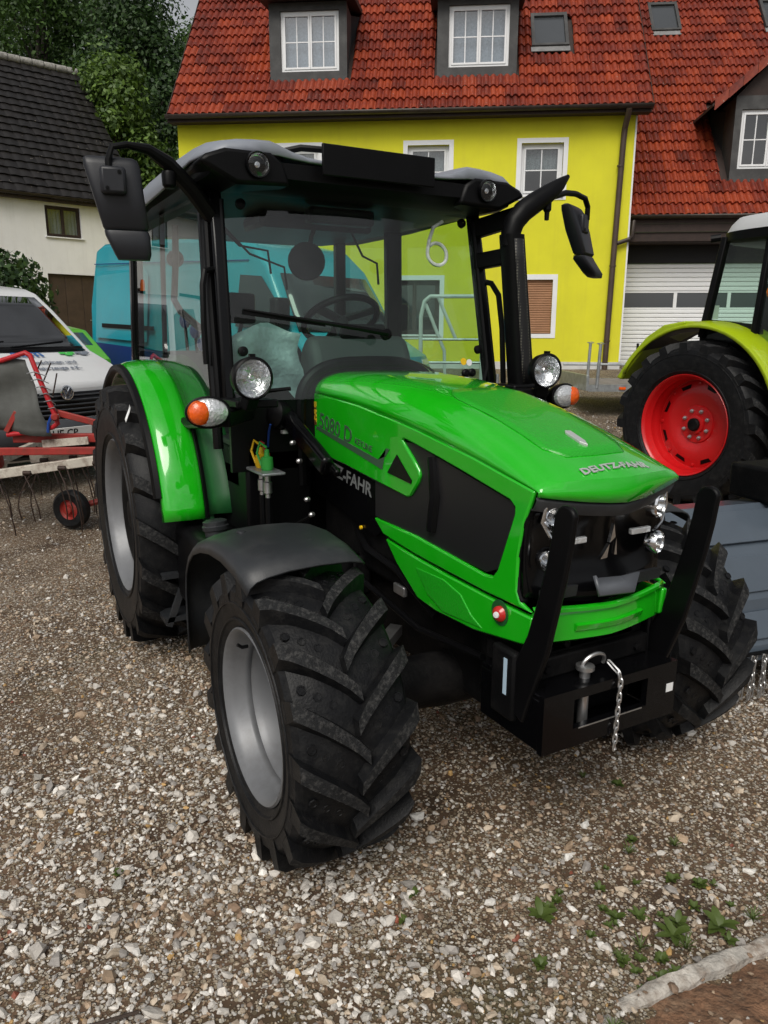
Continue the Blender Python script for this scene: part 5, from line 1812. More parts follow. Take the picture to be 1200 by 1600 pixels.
mb.box(.075, 9.915, -.012, -.001, -.72, .16)
mb.build('plinth', MT['plinth'], HY, smooth=0)
for (a, b, c, d) in holes[:3]:
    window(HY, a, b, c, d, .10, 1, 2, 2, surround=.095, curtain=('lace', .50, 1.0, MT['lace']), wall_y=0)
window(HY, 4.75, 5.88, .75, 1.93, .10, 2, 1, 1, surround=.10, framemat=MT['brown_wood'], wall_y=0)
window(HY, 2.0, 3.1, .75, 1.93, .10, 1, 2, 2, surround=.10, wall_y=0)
# roller-shuttered window
WS2 = empty('window', (7.91, 0, .77), parent=HY)
fr = MB()
for (a, b, c, d) in ((-.55, -.45, -.09, 1.27), (.45, .55, -.09, 1.27), (-.45, .45, 1.16, 1.27), (-.45, .45, -.09, 0)):
    fr.box(a, b, -.012, .10, c, d)
fr.build('surround', MT['trim_white'], WS2, smooth=20)
for k in range(23):
    z0_ = .0+k*.0504
    MB().prism([(.070, z0_), (.055, z0_+.012), (.055, z0_+.038), (.070, z0_+.049), (.085, z0_+.049), (.085, z0_)], 'x', -.449, .449).build('slat', MT['shutter'], WS2, smooth=30)
# fascia, soffit, gutter
MB().box(-.02, 10.12, -.30, -.02, 5.19, 5.23).build('soffit', MT['brown_wood'], HY, smooth=0)
MB().box(-.02, 10.12, -.33, -.301, 5.17, 5.31).build('fascia', MT['brown_wood'], HY, smooth=0)
prof = [(-.345-.065*math.cos(a)-.06, 5.30-.075*math.sin(a)) for a in np.linspace(0, PI, 9)]
rows = [[(u, y, z) for y, z in prof] for u in (-.03, 10.13)]
MB().loft(rows, closed=False, cap=False).build('gutter', MT['gutter'], HY, smooth=50, solid=.006)
MB().tube([(9.66, -.40, 5.24), (9.655, -.33, 5.12), (9.65, -.12, 4.92), (9.645, -.09, 4.7), (9.60, -.09, 2.2), (9.57, -.09, -.2)], .062, 12).build('downpipe', MT['pipe'], HY)
for z in (4.2, 2.2, .62):
    MB().lathe([(.066, -.02), (.072, -.018), (.072, .018), (.066, .02)], (9.60+.02*(z-2.2)/2.0, -.09, z), (0, 0, 1), 12).build('pipe_clip', MT['pipe'], HY)
MB().tube([(10.06, .28, 3.16), (10.03, .20, 2.95), (9.98, .04, 2.80), (9.90, -.09, 2.74), (9.66, -.10, 2.66)], .045, 10).build('branch_pipe', MT['gutter'], HY)
# corner bead
MB().box(9.885, 9.918, -.016, .02, .17, 5.18).build('corner_bead', MT['trim_white'], HY, smooth=0)

# roof: plane, tiles, dormers
PITCH = rad(50.34)
RO = empty('roof', (0, 0, 0), parent=HY)
cp, sp = math.cos(PITCH), math.sin(PITCH)
e0 = Vector((.0, -.37, 5.275))
def rp(u, s_, o=0.0):
    return e0+Vector((u, s_*cp-o*sp, s_*sp+o*cp))
LEN = 6.85
mb = MB()
mb.add([rp(0, 0, -.03), rp(10.12, 0, -.03), rp(10.12, LEN, -.03), rp(0, LEN, -.03)], [(0, 1, 2, 3)])
mb.add([rp(0, LEN, -.03), rp(10.12, LEN, -.03), (10.12, 8.4, 5.275), (0, 8.4, 5.275)], [(0, 1, 2, 3)])
mb.build('roof_deck', MT['brown_wood'], RO, smooth=0)
TILE = tile_mesh('tile', MT['tile_red'])
def s_of(z):                       # slope distance of a height on the roof plane
    return (z-5.275)/sp
dorm = [(2.123, 3.788), (5.736, 7.401)]
hl = [(a-.02, b+.02, .98, 3.3) for a, b in dorm]+[(7.72, 8.60, 1.80, 3.15)]
lay_tiles(RO, TILE, e0, PITCH, 34, 20, .2985, .335, (0, 11), (0, 34), hl, random.Random(5))
# verge boards left and right
for u in (-.012, 10.135):
    MB().add([rp(u, -.02, -.10), rp(u, LEN, -.10), rp(u, LEN, .05), rp(u, -.02, .05), rp(u+.012, -.02, -.10), rp(u+.012, LEN, -.10), rp(u+.012, LEN, .05), rp(u+.012, -.02, .05)],
             [(0, 1, 2, 3), (7, 6, 5, 4), (0, 4, 5, 1), (1, 5, 6, 2), (2, 6, 7, 3), (3, 7, 4, 0)]).build('verge_board', MT['gutter'], RO, smooth=0)

def dormer(root, a, b, yf, zb, zt, win, cols=2, gable=False, roofplane=None):
    """dormer with a window in its front at y=yf, sides running back into the roof"""
    D = empty('dormer', (0, 0, 0), parent=root)
    yb = yf+(zt-zb)/math.tan(PITCH)+.25
    w0, w1, w2, w3 = win
    mb = MB()
    wall_holes(mb, a, b, zb-.12, zt, yf, [win], .12)
    mb.add([(a, yf, zb-.12), (a, yf, zt), (a, yb, zt)], [(0, 1, 2)])
    mb.add([(b, yf, zb-.12), (b, yf, zt), (b, yb, zt)], [(2, 1, 0)])
    mb.build('dormer_wall', MT['clad'], D, smooth=0)
    fr = MB()
    t = .13
    fr.box(a-.01, w0-.002, yf-.03, yf-.002, zb-.10, zt).box(w1+.002, b+.01, yf-.03, yf-.002, zb-.10, zt)
    fr.box(w0-.002, w1+.002, yf-.03, yf-.002, zb-.10, w2-.002).box(w0-.002, w1+.002, yf-.03, yf-.002, w3+.002, zt)
    fr.build('cladding_frame', MT['clad'], D, smooth=0)
    MB().box(a-.02, b+.02, yf-.10, yf-.031, zb-.13, zb-.09).build('apron', MT['lead'], D, smooth=0)
    return D
for a, b in dorm:
    z0_, z1_ = 6.29, 7.465
    w0, w1 = a+.235, b-.165
    D = dormer(HY, a, b, .345, 6.10, 7.62, (w0, w1, z0_, z1_))
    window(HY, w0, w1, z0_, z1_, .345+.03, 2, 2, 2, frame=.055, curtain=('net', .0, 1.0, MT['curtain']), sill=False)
    # shed roof with overhang and tiles
    mb = MB()
    mb.box(a-.18, b+.18, .02, 1.9, 7.60, 7.70, Matrix.Rotation(rad(9), 3, 'X'), ((a+b)/2, .02, 7.60))
    mb.build('dormer_roof', MT['brown_wood'], D, smooth=0)
# skylight
def skylight(root, pfn, u0, u1, s0, s1):
    S = empty('skylight', (0, 0, 0), parent=root)
    def bx(a, b, c, d, o0, o1, n, m_):
        vs = [pfn(a, c, o0), pfn(b, c, o0), pfn(b, d, o0), pfn(a, d, o0), pfn(a, c, o1), pfn(b, c, o1), pfn(b, d, o1), pfn(a, d, o1)]
        MB().add(vs, [(3, 2, 1, 0), (4, 5, 6, 7), (0, 1, 5, 4), (1, 2, 6, 5), (2, 3, 7, 6), (3, 0, 4, 7)]).build(n, m_, S, smooth=0)
    t = .07
    bx(u0, u0+t, s0, s1, 0, .10, 'skylight_frame', MT['clad'])
    bx(u1-t, u1, s0, s1, 0, .10, 'skylight_frame', MT['clad'])
    bx(u0+t, u1-t, s0, s0+t, 0, .098, 'skylight_frame', MT['clad'])
    bx(u0+t, u1-t, s1-t*1.5, s1, 0, .098, 'skylight_frame', MT['clad'])
    bx(u0+t, u1-t, s0+t, s1-t*1.5, .02, .05, 'skylight_pane', MT['sky_pane'])
    bx(u0-.02, u1+.02, s0-.16, s0-.002, .045, .062, 'skylight_apron', MT['lead'])
MT['sky_pane'] = M('skylight_glass', (.05, .055, .06), rough=.05, spec=.9)
skylight(HY, rp, 7.755, 8.545, 1.93, 3.08)

# ---- garage house on the right
HG = empty('house', (-13.738, 3.039, .95), rad(55.854),
           'house wing with long red tiled roof above white sectional garage door', 'house')
RG = empty('roof', (0, 0, 0), parent=HG)
g0 = Vector((9.965, .40, 3.265))
def rg(u, s_, o=0.0):
    return g0+Vector((u, s_*cp-o*sp, s_*sp+o*cp))
mb = MB()
mb.add([rg(0, 0, -.03), rg(7.0, 0, -.03), rg(7.0, 9.6, -.03), rg(0, 9.6, -.03)], [(0, 1, 2, 3)])
mb.build('roof_deck', MT['brown_wood'], RG, smooth=0)
# the dormer sits at x 12.21 .. 13.9
ghl = [(2.22, 4.0, (4.06-3.265)/sp-.02, (6.15-3.265)/sp), (1.08, 1.86, 6.45, 7.7), (3.88, 4.6, 6.45, 7.7)]
lay_tiles(RG, TILE, g0, PITCH, 23, 28, .2985, .335, (0, 22), (0, 14), ghl, random.Random(9))
skylight(HG, rg, 1.10, 1.84, 6.48, 7.66)
skylight(HG, rg, 3.90, 4.64, 6.48, 7.66)
prof = [(.37-.065*math.cos(a)-.06, 3.285-.075*math.sin(a)) for a in np.linspace(0, PI, 9)]
MB().loft([[(u, y, z) for y, z in prof] for u in (9.94, 17.0)], closed=False, cap=False).build('gutter', MT['gutter'], HG, smooth=50, solid=.006)
for k, (ya, za, zb_) in enumerate(((.395, 3.12, 3.24), (.42, 2.95, 3.12), (.46, 2.76, 2.95))):
    MB().box(9.93, 17, ya, ya+.03, za, zb_-.003).build('fascia_board', MT['brown_wood'], HG, smooth=0)
MB().box(9.93, 17, .49, 1.05, 2.74, 2.77).build('soffit', MT['brown_wood'], HG, smooth=0)
mb = MB()
wall_holes(mb, 9.93, 17, -.8, 2.78, 1.0, [(10.05, 13.6, -.8, 2.36)], .25)
mb.build('wall', MT['room'], HG, smooth=0)  # recess shade put into the near-black wall colour
GD = empty('garage_door', (0, 0, 0), parent=HG)
# panels: ribbed sections, a glazed row
def gpanel(z0_, z1_):
    n = max(1, round((z1_-z0_)/.098))
    for k in range(n):
        a = z0_+(z1_-z0_)*k/n
        b = z0_+(z1_-z0_)*(k+1)/n-.006
        MB().prism([(1.10, a), (1.078, a+.010), (1.072, a+.02), (1.072, b-.012), (1.080, b), (1.10, b)], 'x', 10.06, 13.59).build('door_panel', MT['garage_white'], GD, smooth=30)
gpanel(-.10, 1.335)
gpanel(1.737, 2.34)
for (a, b) in ((10.06, 11.25), (11.33, 12.45), (12.53, 13.59)):
    MB().box(a, b, 1.092, 1.10, 1.375, 1.70).build('door_pane', MT['sky_pane'], GD, smooth=0)
for (a, b, c, d) in ((10.06, 13.59, 1.337, 1.373), (10.06, 13.59, 1.702, 1.735), (11.252, 11.328, 1.374, 1.701), (12.452, 12.528, 1.374, 1.701)):
    MB().box(a, b, 1.078, 1.10, c, d).build('door_rail', MT['garage_white'], GD, smooth=0)
MB().box(10.50, 10.555, 1.05, 1.072, .43, .56).build('handle', MT['black'], GD, smooth=20, bevel=.01)
# gabled dormer
yf = 1.073
D = dormer(HG, 12.22, 13.92, yf, 4.06, 5.80, (12.36, 13.60, 4.33, 5.53))
window(HG, 12.36, 13.60, 4.33, 5.53, yf+.03, 2, 2, 2, frame=.055, sill=False)
MB().prism([(12.22, 5.80), (13.92, 5.80), (13.07, 6.68)], 'y', yf-.02, yf+.3).build('gable', MT['brown_wood'], D, smooth=0)
for sgn, xa in ((1, 11.66), (-1, 14.48)):
    # sloping dormer roof panes with an edge of red verge tiles
    xm = 13.07
    za, zm = 5.60, 6.80
    yb = 3.4
    MB().add([(xa, yf-.22, za), (xm, yf-.22, zm), (xm, yb, zm), (xa, yb, za), (xa, yf-.22, za-.06), (xm, yf-.22, zm-.06), (xm, yb, zm-.06), (xa, yb, za-.06)],
             [(0, 1, 2, 3), (7, 6, 5, 4), (0, 4, 5, 1), (1, 5, 6, 2), (2, 6, 7, 3), (3, 7, 4, 0)]).build('dormer_roof', MT['brown_wood'], D, smooth=0)
    n = 5
    for k in range(1, n+1):
        t0, t1 = (k-.98)/n*.98+.02, (k-.02)/n*.98+.02
        x_0, x_1 = xa+(xm-xa)*t0, xa+(xm-xa)*t1
        z_0, z_1 = za+(zm-za)*t0+.012, za+(zm-za)*t1
        MB().add([(x_0, yf-.26, z_0-.17), (x_1, yf-.26, z_1-.15), (x_1, yf-.26, z_1+.03), (x_0, yf-.26, z_0+.03),
                  (x_0, yf+.05, z_0+.03), (x_1, yf+.05, z_1+.03), (x_0, yf-.22, z_0-.14), (x_1, yf-.22, z_1-.12)],
                 [(0, 1, 2, 3), (3, 2, 5, 4), (0, 6, 7, 1)]).build('verge_tile', MT['tile_red'], D, smooth=0, solid=.01)

# ---- white house with dark roof on the left
wang = rad(102.064)
HW = empty('house', (-20.132+.195, .83+.042, 1.10), wang,
           'white rendered house with steep dark brown tiled roof and brown garage door', 'house')
# local x along the wall, y into the house, heights above 1.10
GZ = 1.10
hw_h = [(.04, 1.02, 4.39-GZ, 5.22-GZ), (-.04, 1.9, -1.0, 3.38-GZ), (-3.2, -2.2, 4.39-GZ, 5.22-GZ), (-6.4, -5.4, 4.39-GZ, 5.22-GZ), (-9.6, -8.6, 4.39-GZ, 5.22-GZ), (-4.6, -3.4, 1.1, 2.1), (-8.2, -7.0, 1.1, 2.1)]
mb = MB()
wall_holes(mb, -14, 2.78, -1.4, 5.36-GZ, 0.02, hw_h, .16)
mb.add([(2.78, .02, -1.4), (2.78, 8.8, -1.4), (2.78, 8.8, 5.36-GZ), (2.78, 4.4, 10.0-GZ), (2.78, .02, 5.36-GZ)], [(0, 1, 2, 3, 4)])
mb.add([(-14, .02, -1.4), (-14, 8.8, -1.4), (-14, 8.8, 5.36-GZ), (-14, 4.4, 10.0-GZ), (-14, .02, 5.36-GZ)], [(4, 3, 2, 1, 0)])
mb.build('wall', MT['white_wall'], HW, smooth=0)
for q, (a, b, c, d) in enumerate(hw_h):
    if q == 1:
        continue
    window(HW, a, b, c, d, .09, 2, 1, 1, framemat=MT['brown_wood'], curtain=('net', 0, 1, MT['curtain']), sill=True, frame=.05, wall_y=0.02)
gd = MB()
gd.box(-.04, 1.9, .12, .16, -1.0, 3.38-GZ)
GDW = gd.build('garage_door', MT['garage_brown'], HW, smooth=0)
for k in range(4):
    MB().box(-.03+k*.485, .44+k*.485, .105, .121, -.95, 3.36-GZ).build('board', MT['garage_brown'], GDW, smooth=0, bevel=.006)
MB().lathe([(.02, 0), (.02, .04), (.001, .045)], (1.1, .10, 1.0), (0, -1, 0), 10).build('handle', MT['steel'], GDW)
wp = math.atan2(10.1-5.447, 4.55)
cw_, sw_ = math.cos(wp), math.sin(wp)
wl0 = Vector((-14.2, -.20, 5.43-GZ))
RW = empty('roof', (0, 0, 0), parent=HW)
slen = (10.1-5.447)/sw_
mb = MB()
def rw(u, s_, o=0):
    return wl0+Vector((u, s_*cw_-o*sw_, s_*sw_+o*cw_))
mb.add([rw(0, 0, -.02), rw(17.15, 0, -.02), rw(17.15, slen, -.02), rw(0, slen, -.02)], [(0, 1, 2, 3)])
mb.add([rw(0, slen, -.02), rw(17.15, slen, -.02), (2.95, 9.0, 5.43-GZ), (-14.2, 9.0, 5.43-GZ)], [(0, 1, 2, 3)])
mb.build('roof_deck', MT['tile_dark'], RW, smooth=0)
TILE_D = tile_mesh('tile', MT['tile_dark'], w=.30, ln=.40, amp=.016, waves=1, thick=.014)
ncol_w = int(17.1/.30)
lay_tiles(RW, TILE_D, wl0, wp, ncol_w, int(slen/.335), .30, .335, (0, 40), (43, ncol_w), [], random.Random(4))
for k in range(38):
    u = 17.1-(k+1)*.36
    if u < 3:
        break
    p = rw(u, slen, .05)
    MB().lathe([(.11, 0), (.12, .34), (.105, .34)], p, (1, 0, 0), 10).build('ridge_tile', MT['ridge'] if 'ridge' in MT else MT['tile_dark'], RW, smooth=50)
prof = [(-.25-.06*math.cos(a), 5.44-GZ-.07*math.sin(a)) for a in np.linspace(0, PI, 7)]
MB().loft([[(u, y, z) for y, z in prof] for u in (-14.2, 2.95)], closed=False, cap=False).build('gutter', MT['gutter'], HW, smooth=50, solid=.006)
MB().box(-14.2, 2.95, -.19, .015, 5.30-GZ, 5.36-GZ).build('soffit', MT['brown_wood'], HW, smooth=0)
# ------------------------------------------------------------------ vehicle helpers
class Shell:
    """car body: side profile (x,z) swept across, half width w(z), ends curved in plan"""
    def __init__(self, root, prof, wtab, curve, cx):
        self.root, self.prof, self.wt, self.curve, self.cx = root, prof, wtab, curve, cx
    def w(self, z):
        a = np.array(self.wt)
        return float(np.interp(z, a[:, 0], a[:, 1]))
    def pt(self, x, z, q, o=(0, 0)):
        k = self.curve*min(1, max(0, (x-self.cx[0])/(self.cx[1]-self.cx[0]))) if self.cx else 0
        return (x+o[0]-k*abs(q)**2.2, q*self.w(z), z+o[1])
    def body(self, name, mat, bevel=.03, n=15):
        qs = np.linspace(-1, 1, n)
        P = self.prof
        rows = [[self.pt(x, z, q) for q in qs] for x, z in P]
        mb = MB()
        m = len(P)
        vs = [p for r in rows for p in r]
        fs = []
        for i in range(m):
            j = (i+1) % m
            for k in range(n-1):
                fs.append((i*n+k, i*n+k+1, j*n+k+1, j*n+k))
        fs.append(tuple(i*n for i in range(m)))
        fs.append(tuple(i*n+n-1 for i in reversed(range(m))))
        mb.add(vs, fs)
        return mb.build(name, mat, self.root, smooth=32, bevel=bevel, seg=3)
    def strip(self, name, mat, pts, q0, q1, off=.006, n=11, m=6, parent=None, solid=.004):
        """panel over part of the swept surface: pts polyline (x,z), q0..q1 across (may be tuples bottom/top)"""
        if not isinstance(q0, tuple):
            q0 = (q0, q0)
        if not isinstance(q1, tuple):
            q1 = (q1, q1)
        rows = []
        L_ = len(pts)
        for i, (x, z) in enumerate(pts):
            a, b = pts[max(0, i-1)], pts[min(L_-1, i+1)]
            dx, dz = b[0]-a[0], b[1]-a[1]
            l = math.hypot(dx, dz) or 1
            nx, nz = dz/l, -dx/l
            if nx*1+nz*.6 < 0:
                nx, nz = -nx, -nz
            t = i/(L_-1)
            lo, hi = q0[0]+(q0[1]-q0[0])*t, q1[0]+(q1[1]-q1[0])*t
            rows.append([self.pt(x, z, q, (nx*off, nz*off)) for q in np.linspace(lo, hi, n)])
        return MB().loft(rows, closed=False, cap=False).build(name, mat, parent or self.root, smooth=40, solid=solid)
    def flank(self, name, mat, poly, side, off=.005, parent=None, thick=.006):
        n = len(poly)
        a = [(x, side*(self.w(z)+off), z) for x, z in poly]
        b = [(x, side*(self.w(z)+off-thick), z) for x, z in poly]
        fs = [tuple(range(n)), tuple(reversed(range(n, 2*n)))]+[(i, (i+1) % n, (i+1) % n+n, i+n) for i in range(n)]
        return MB().add(a+b, fs).build(name, mat, parent or self.root, smooth=20)

def car_wheel(root, x, y, r, w, side):
    wh = empty('wheel', (x, y, r), parent=root)
    h = w/2
    MB().lathe([(r*.62, -h*.8), (r*.66, -h), (r*.9, -h), (r, -h*.7), (r, h*.7), (r*.9, h), (r*.66, h), (r*.62, h*.8)], (0, 0, 0), (0, 1, 0), 32).build('tyre', MT['rubber'], wh, smooth=40)
    MB().lathe([(r*.64, side*h*.9), (r*.56, side*h*.6), (r*.5, side*h*.2), (r*.2, side*h*.45), (.001, side*h*.5)], (0, 0, 0), (0, 1, 0), 28).build('rim', MT['galv'], wh, smooth=40)

def R_pitch(o, rz, pitch):
    o.rotation_mode = 'XYZ'
    o.rotation_euler = (0, pitch, rz)

MT['van_white'] = M('white_van_paint', (.66, .67, .68), rough=.25, coat=.4, var=.05, vs=2, dirt=(.42, .41, .40), dirt_amt=.25, ds=2)
MT['teal'] = M('turquoise_van_paint', (.010, .29, .37), rough=.28, coat=.5, var=.07, vs=1.5, dirt=(.06, .22, .26), dirt_amt=.3)
MT['navy'] = M('dark_blue_van_paint', (.010, .035, .16), rough=.3, coat=.4, var=.08, vs=2)
MT['bumper'] = M('grey_black_bumper', (.055, .060, .068), rough=.55, var=.12, vs=5)
MT['lettering_blue'] = M('blue_lettering', (.02, .10, .30), rough=.4)
MT['lettering_grey'] = M('grey_lettering', (.16, .18, .22), rough=.4)
MT['plate'] = M('number_plate', (.68, .68, .66), rough=.4)
MT['plate_blue'] = M('plate_blue_band', (.01, .03, .22), rough=.4)
MT['orange'] = M('orange_beacon', (.70, .13, .01), rough=.25, coat=.4)
MT['car_green'] = M('lime_green_car_paint', (.10, .38, .02), rough=.3, coat=.4)
MT['lime'] = M('lime_tractor_paint', (.34, .46, .006), rough=.3, coat=.3, var=.06, vs=3)
MT['rim_red'] = M('red_rim_paint', (.55, .008, .010), rough=.35, coat=.2, var=.08, vs=4)
MT['roof_white'] = M('pale_grey_cab_roof', (.52, .53, .54), rough=.5, var=.08, vs=4, dirt=(.3, .3, .3), dirt_amt=.3)
MT['rust_red'] = M('worn_red_paint', (.30, .022, .016), rough=.55, var=.25, vs=9, dirt=(.10, .045, .025), dirt_amt=.75, ds=14)
MT['bright_red'] = M('red_tube_paint', (.48, .012, .020), rough=.4, var=.12, vs=8, dirt=(.2, .05, .04), dirt_amt=.4, ds=12)
MT['worn_white'] = M('rusty_white_paint', (.52, .48, .41), rough=.6, var=.12, vs=8, dirt=(.10, .04, .018), dirt_amt=.95, ds=11)
MT['tine'] = M('rusty_spring_steel', (.040, .024, .018), rough=.6, metal=.4, var=.3, vs=20)
MT['tarp'] = M('dark_grey_tarpaulin', (.075, .078, .072), rough=.7, var=.3, vs=4, bump=.5, bs=9)
MT['slate'] = M('slate_blue_implement_paint', (.075, .095, .120), rough=.30, coat=.3, var=.10, vs=3, dirt=(.045, .055, .066), dirt_amt=.5, ds=3)
MT['wood_deck'] = M('weathered_deck_board', (.20, .18, .165), rough=.8, var=.25, vs=7)

# ---- white transporter with lettering on the hood
VW = empty('van', (-3.89, -.775, .165), 0,
           'white transporter van with blue lettering on hood and orange beacon behind hay rake', 'van')
R_pitch(VW, rad(28), .065)
prof = [(-.02, .30), (.00, .55), (.00, .74), (-.012, .86), (-.02, 1.02), (-.10, 1.085), (-.40, 1.20), (-.70, 1.292), (-.86, 1.42), (-1.20, 1.70), (-1.42, 1.86), (-1.60, 1.905), (-2.4, 1.935), (-4.6, 1.92), (-4.82, 1.84), (-4.88, 1.2), (-4.90, .45), (-4.88, .30)]
sv = Shell(VW, prof, [(0, .90), (.5, .95), (1.0, .945), (1.25, .90), (1.6, .80), (1.86, .70), (1.95, .66)], .16, (-1.6, 0))
sv.body('body', MT['van_white'], .035)
sv.strip('windscreen', MT['car_glass'], [(-.735, 1.318), (-.88, 1.437), (-1.02, 1.552), (-1.2, 1.70), (-1.36, 1.815)], (-.90, -.86), (.90, .86), .012)
sv.strip('interior_shade_sheet', MT['room'], [(-.735, 1.318), (-.88, 1.437), (-1.2, 1.70), (-1.36, 1.815)], (-.90, -.86), (.90, .86), .004)  # dark sheet imitating the unlit interior behind the glass
sv.strip('cowl', MT['black'], [(-.665, 1.284), (-.72, 1.305), (-.745, 1.325)], -.88, .88, .014)
sv.strip('grille_surround', MT['black_gloss'], [(-.002, .70), (-.006, .84), (-.012, .955)], (-.55, -.60), (.55, .60), .010)
for k in range(5):
    z = .735+k*.045
    sv.strip('grille_bar', MT['bumper'], [(-.004, z), (-.004, z+.016)], -.54, .54, .020)
sv.strip('bumper', MT['bumper'], [(-.02, .33), (0, .55), (0, .69)], -.98, .98, .014)
sv.strip('lower_intake', MT['black'], [(-.01, .36), (-.002, .46)], -.7, .7, .022)
for s in (-1, 1):
    sv.strip('headlight', MT['clearlens'], [(-.004, .76), (-.012, .86), (-.02, .98)], s*.62, s*.93, .012)
    sv.flank('door_window', MT['dark_pane'], [(-.95, 1.36), (-1.35, 1.72), (-2.0, 1.78), (-2.0, 1.34)], s)
    sv.flank('rear_window', MT['dark_pane'], [(-2.2, 1.34), (-2.2, 1.78), (-3.4, 1.78), (-3.4, 1.34)], s)
    car_wheel(VW, -.95, s*.83, .33, .22, s)
    car_wheel(VW, -3.95, s*.83, .33, .22, s)
# round emblem
EMB = empty('emblem', (.022, 0, .955), parent=VW)
MB().lathe([(.060, 0), (.072, .010), (.072, .014), (.060, .016), (.058, .010)], (0, 0, 0), (1, 0, .1), 32).build('ring', MT['chrome'], EMB)
MB().lathe([(.060, .004), (.001, .005)], (0, 0, 0), (1, 0, .1), 32).build('backing', MT['lettering_grey'], EMB)
lm = MB()
for pts in ([(-.022, .050), (0.0, .012), (.022, .050)], [(-.046, .026), (-.022, -.044), (0, .004), (.022, -.044), (.046, .026)]):
    lm.tube([(.013, p, q) for p, q in pts], .009, 6)
lm.build('letters', MT['chrome'], EMB)
# hood lettering (only these fragments are legible)
def hood_p(x, y, o=.030):
    z = np.interp(-x, [.10, .40, .70], [1.085, 1.20, 1.292])
    k = .16*min(1, max(0, (x+1.6)/1.6))*abs(y/.93)**2.2
    return (x-k, y, float(z)+o-.012)
sl = Vector((-.30, 0, .108))
text('aum', 'lettering', MT['lettering_blue'], VW, hood_p(-.53, -.18), (0, 1, 0), sl, .20, .001, .004)
text('maschinen und', 'lettering', MT['lettering_grey'], VW, hood_p(-.36, -.10), (0, 1, 0), sl, .085, .001, .002)
text('fahrzeuge e.K.', 'lettering', MT['lettering_grey'], VW, hood_p(-.24, -.10), (0, 1, 0), sl, .085, .001, .002)
for k in range(2):
    mb = MB()
    for dx, dy in ((0, 0), (.0, .10), (.06, .05)):
        p0 = Vector(hood_p(-.60+dx*.6, .42+k*.20+dy, .028))
        mb.box(p0.x-.02, p0.x+.02, p0.y-.04, p0.y+.04, p0.z-.001, p0.z+.003, Matrix.Rotation(rad(20), 3, 'Y'))
    mb.build('hood_logo', MT['capgreen'] if k == 0 else MT['lettering_grey'], VW, smooth=0)
PL = MB().box(.030, .040, -.26, .26, .505, .615).build('number_plate', MT['plate'], VW, smooth=20, bevel=.005)
MB().box(.0402, .0415, -.258, -.215, .508, .612).build('plate_band', MT['plate_blue'], PL, smooth=0)
text('UE CP', 'plate_lettering', MT['black'], PL, (.0415, -.19, .525), (0, 1, 0), (0, 0, 1), .105, .0006, .001)
MB().tube([(-.70, -.1, 1.335), (-.76, .25, 1.36), (-.80, .55, 1.385)], .010, 6).build('wiper', MT['black'], VW)
MB().tube([(-.70, -.75, 1.335), (-.76, -.45, 1.36), (-.80, -.12, 1.385)], .010, 6).build('wiper', MT['black'], VW)
BC = empty('beacon', (-2.0, .12, 1.93), parent=VW)
MB().lathe([(.07, 0), (.07, .03), (.062, .035)], (0, 0, 0), (0, 0, 1), 20).build('beacon_base', MT['black'], BC)
MB().lathe([(.062, .035), (.060, .12), (.045, .16), (.001, .17)], (0, 0, 0), (0, 0, 1), 20).build('beacon_dome', MT['orange'], BC)

# ---- turquoise high-roof van behind the tractor
va = rad(18.4)
VT = empty('van', (-9.571, .315, .545), 0, 'turquoise high roof delivery van with dark blue sill standing beyond the cab', 'van')
R_pitch(VT, va, .045)
# local: x forward from the tail, near flank at y=0 (the van's right side), so centre line at y=+1.0
vc = empty('van_frame', (0, 1.0, 0), parent=VT) if False else None
prof = [(6.05, .32), (6.10, .60), (6.06, .95), (5.95, 1.12), (5.55, 1.28), (5.25, 1.42), (4.95, 1.80), (4.62, 2.20), (4.25, 2.46), (3.8, 2.55), (2.0, 2.60), (.30, 2.58), (.08, 2.48), (.02, 1.6), (0, .50), (.02, .32)]
st_ = Shell(VT, prof, [(0, .97), (.6, 1.0), (1.3, .99), (2.0, .93), (2.45, .86), (2.6, .80)], .28, (4.4, 6.1))
_pt = st_.pt
def pt_off(x, z, q, o=(0, 0)):
    p = _pt(x, z, q, o)
    return (p[0], p[1]+1.0, p[2])
st_.pt = pt_off
def flank_off(name, mat, poly, side, off=.005, thick=.006):
    n = len(poly)
    a = [(x, 1.0+side*(st_.w(z)+off), z) for x, z in poly]
    b = [(x, 1.0+side*(st_.w(z)+off-thick), z) for x, z in poly]
    return MB().add(a+b, [tuple(range(n)), tuple(reversed(range(n, 2*n)))]+[(i, (i+1) % n, (i+1) % n+n, i+n) for i in range(n)]).build(name, mat, VT, smooth=20)
st_.body('body', MT['teal'], .06)
st_.strip('windscreen', MT['dark_pane'], [(5.30, 1.40), (5.12, 1.60), (4.95, 1.82), (4.72, 2.10)], (-.90, -.84), (.90, .84), .012)
st_.strip('interior_shade_sheet', MT['room'], [(5.30, 1.40), (4.95, 1.82), (4.72, 2.10)], (-.90, -.84), (.90, .84), .004)  # dark sheet in place of the unlit van interior
st_.strip('front_grille', MT['black'], [(6.11, .62), (6.075, .92)], -.6, .6, .012)
st_.strip('front_bumper', MT['bumper'], [(6.06, .34), (6.105, .58)], -.98, .98, .014)
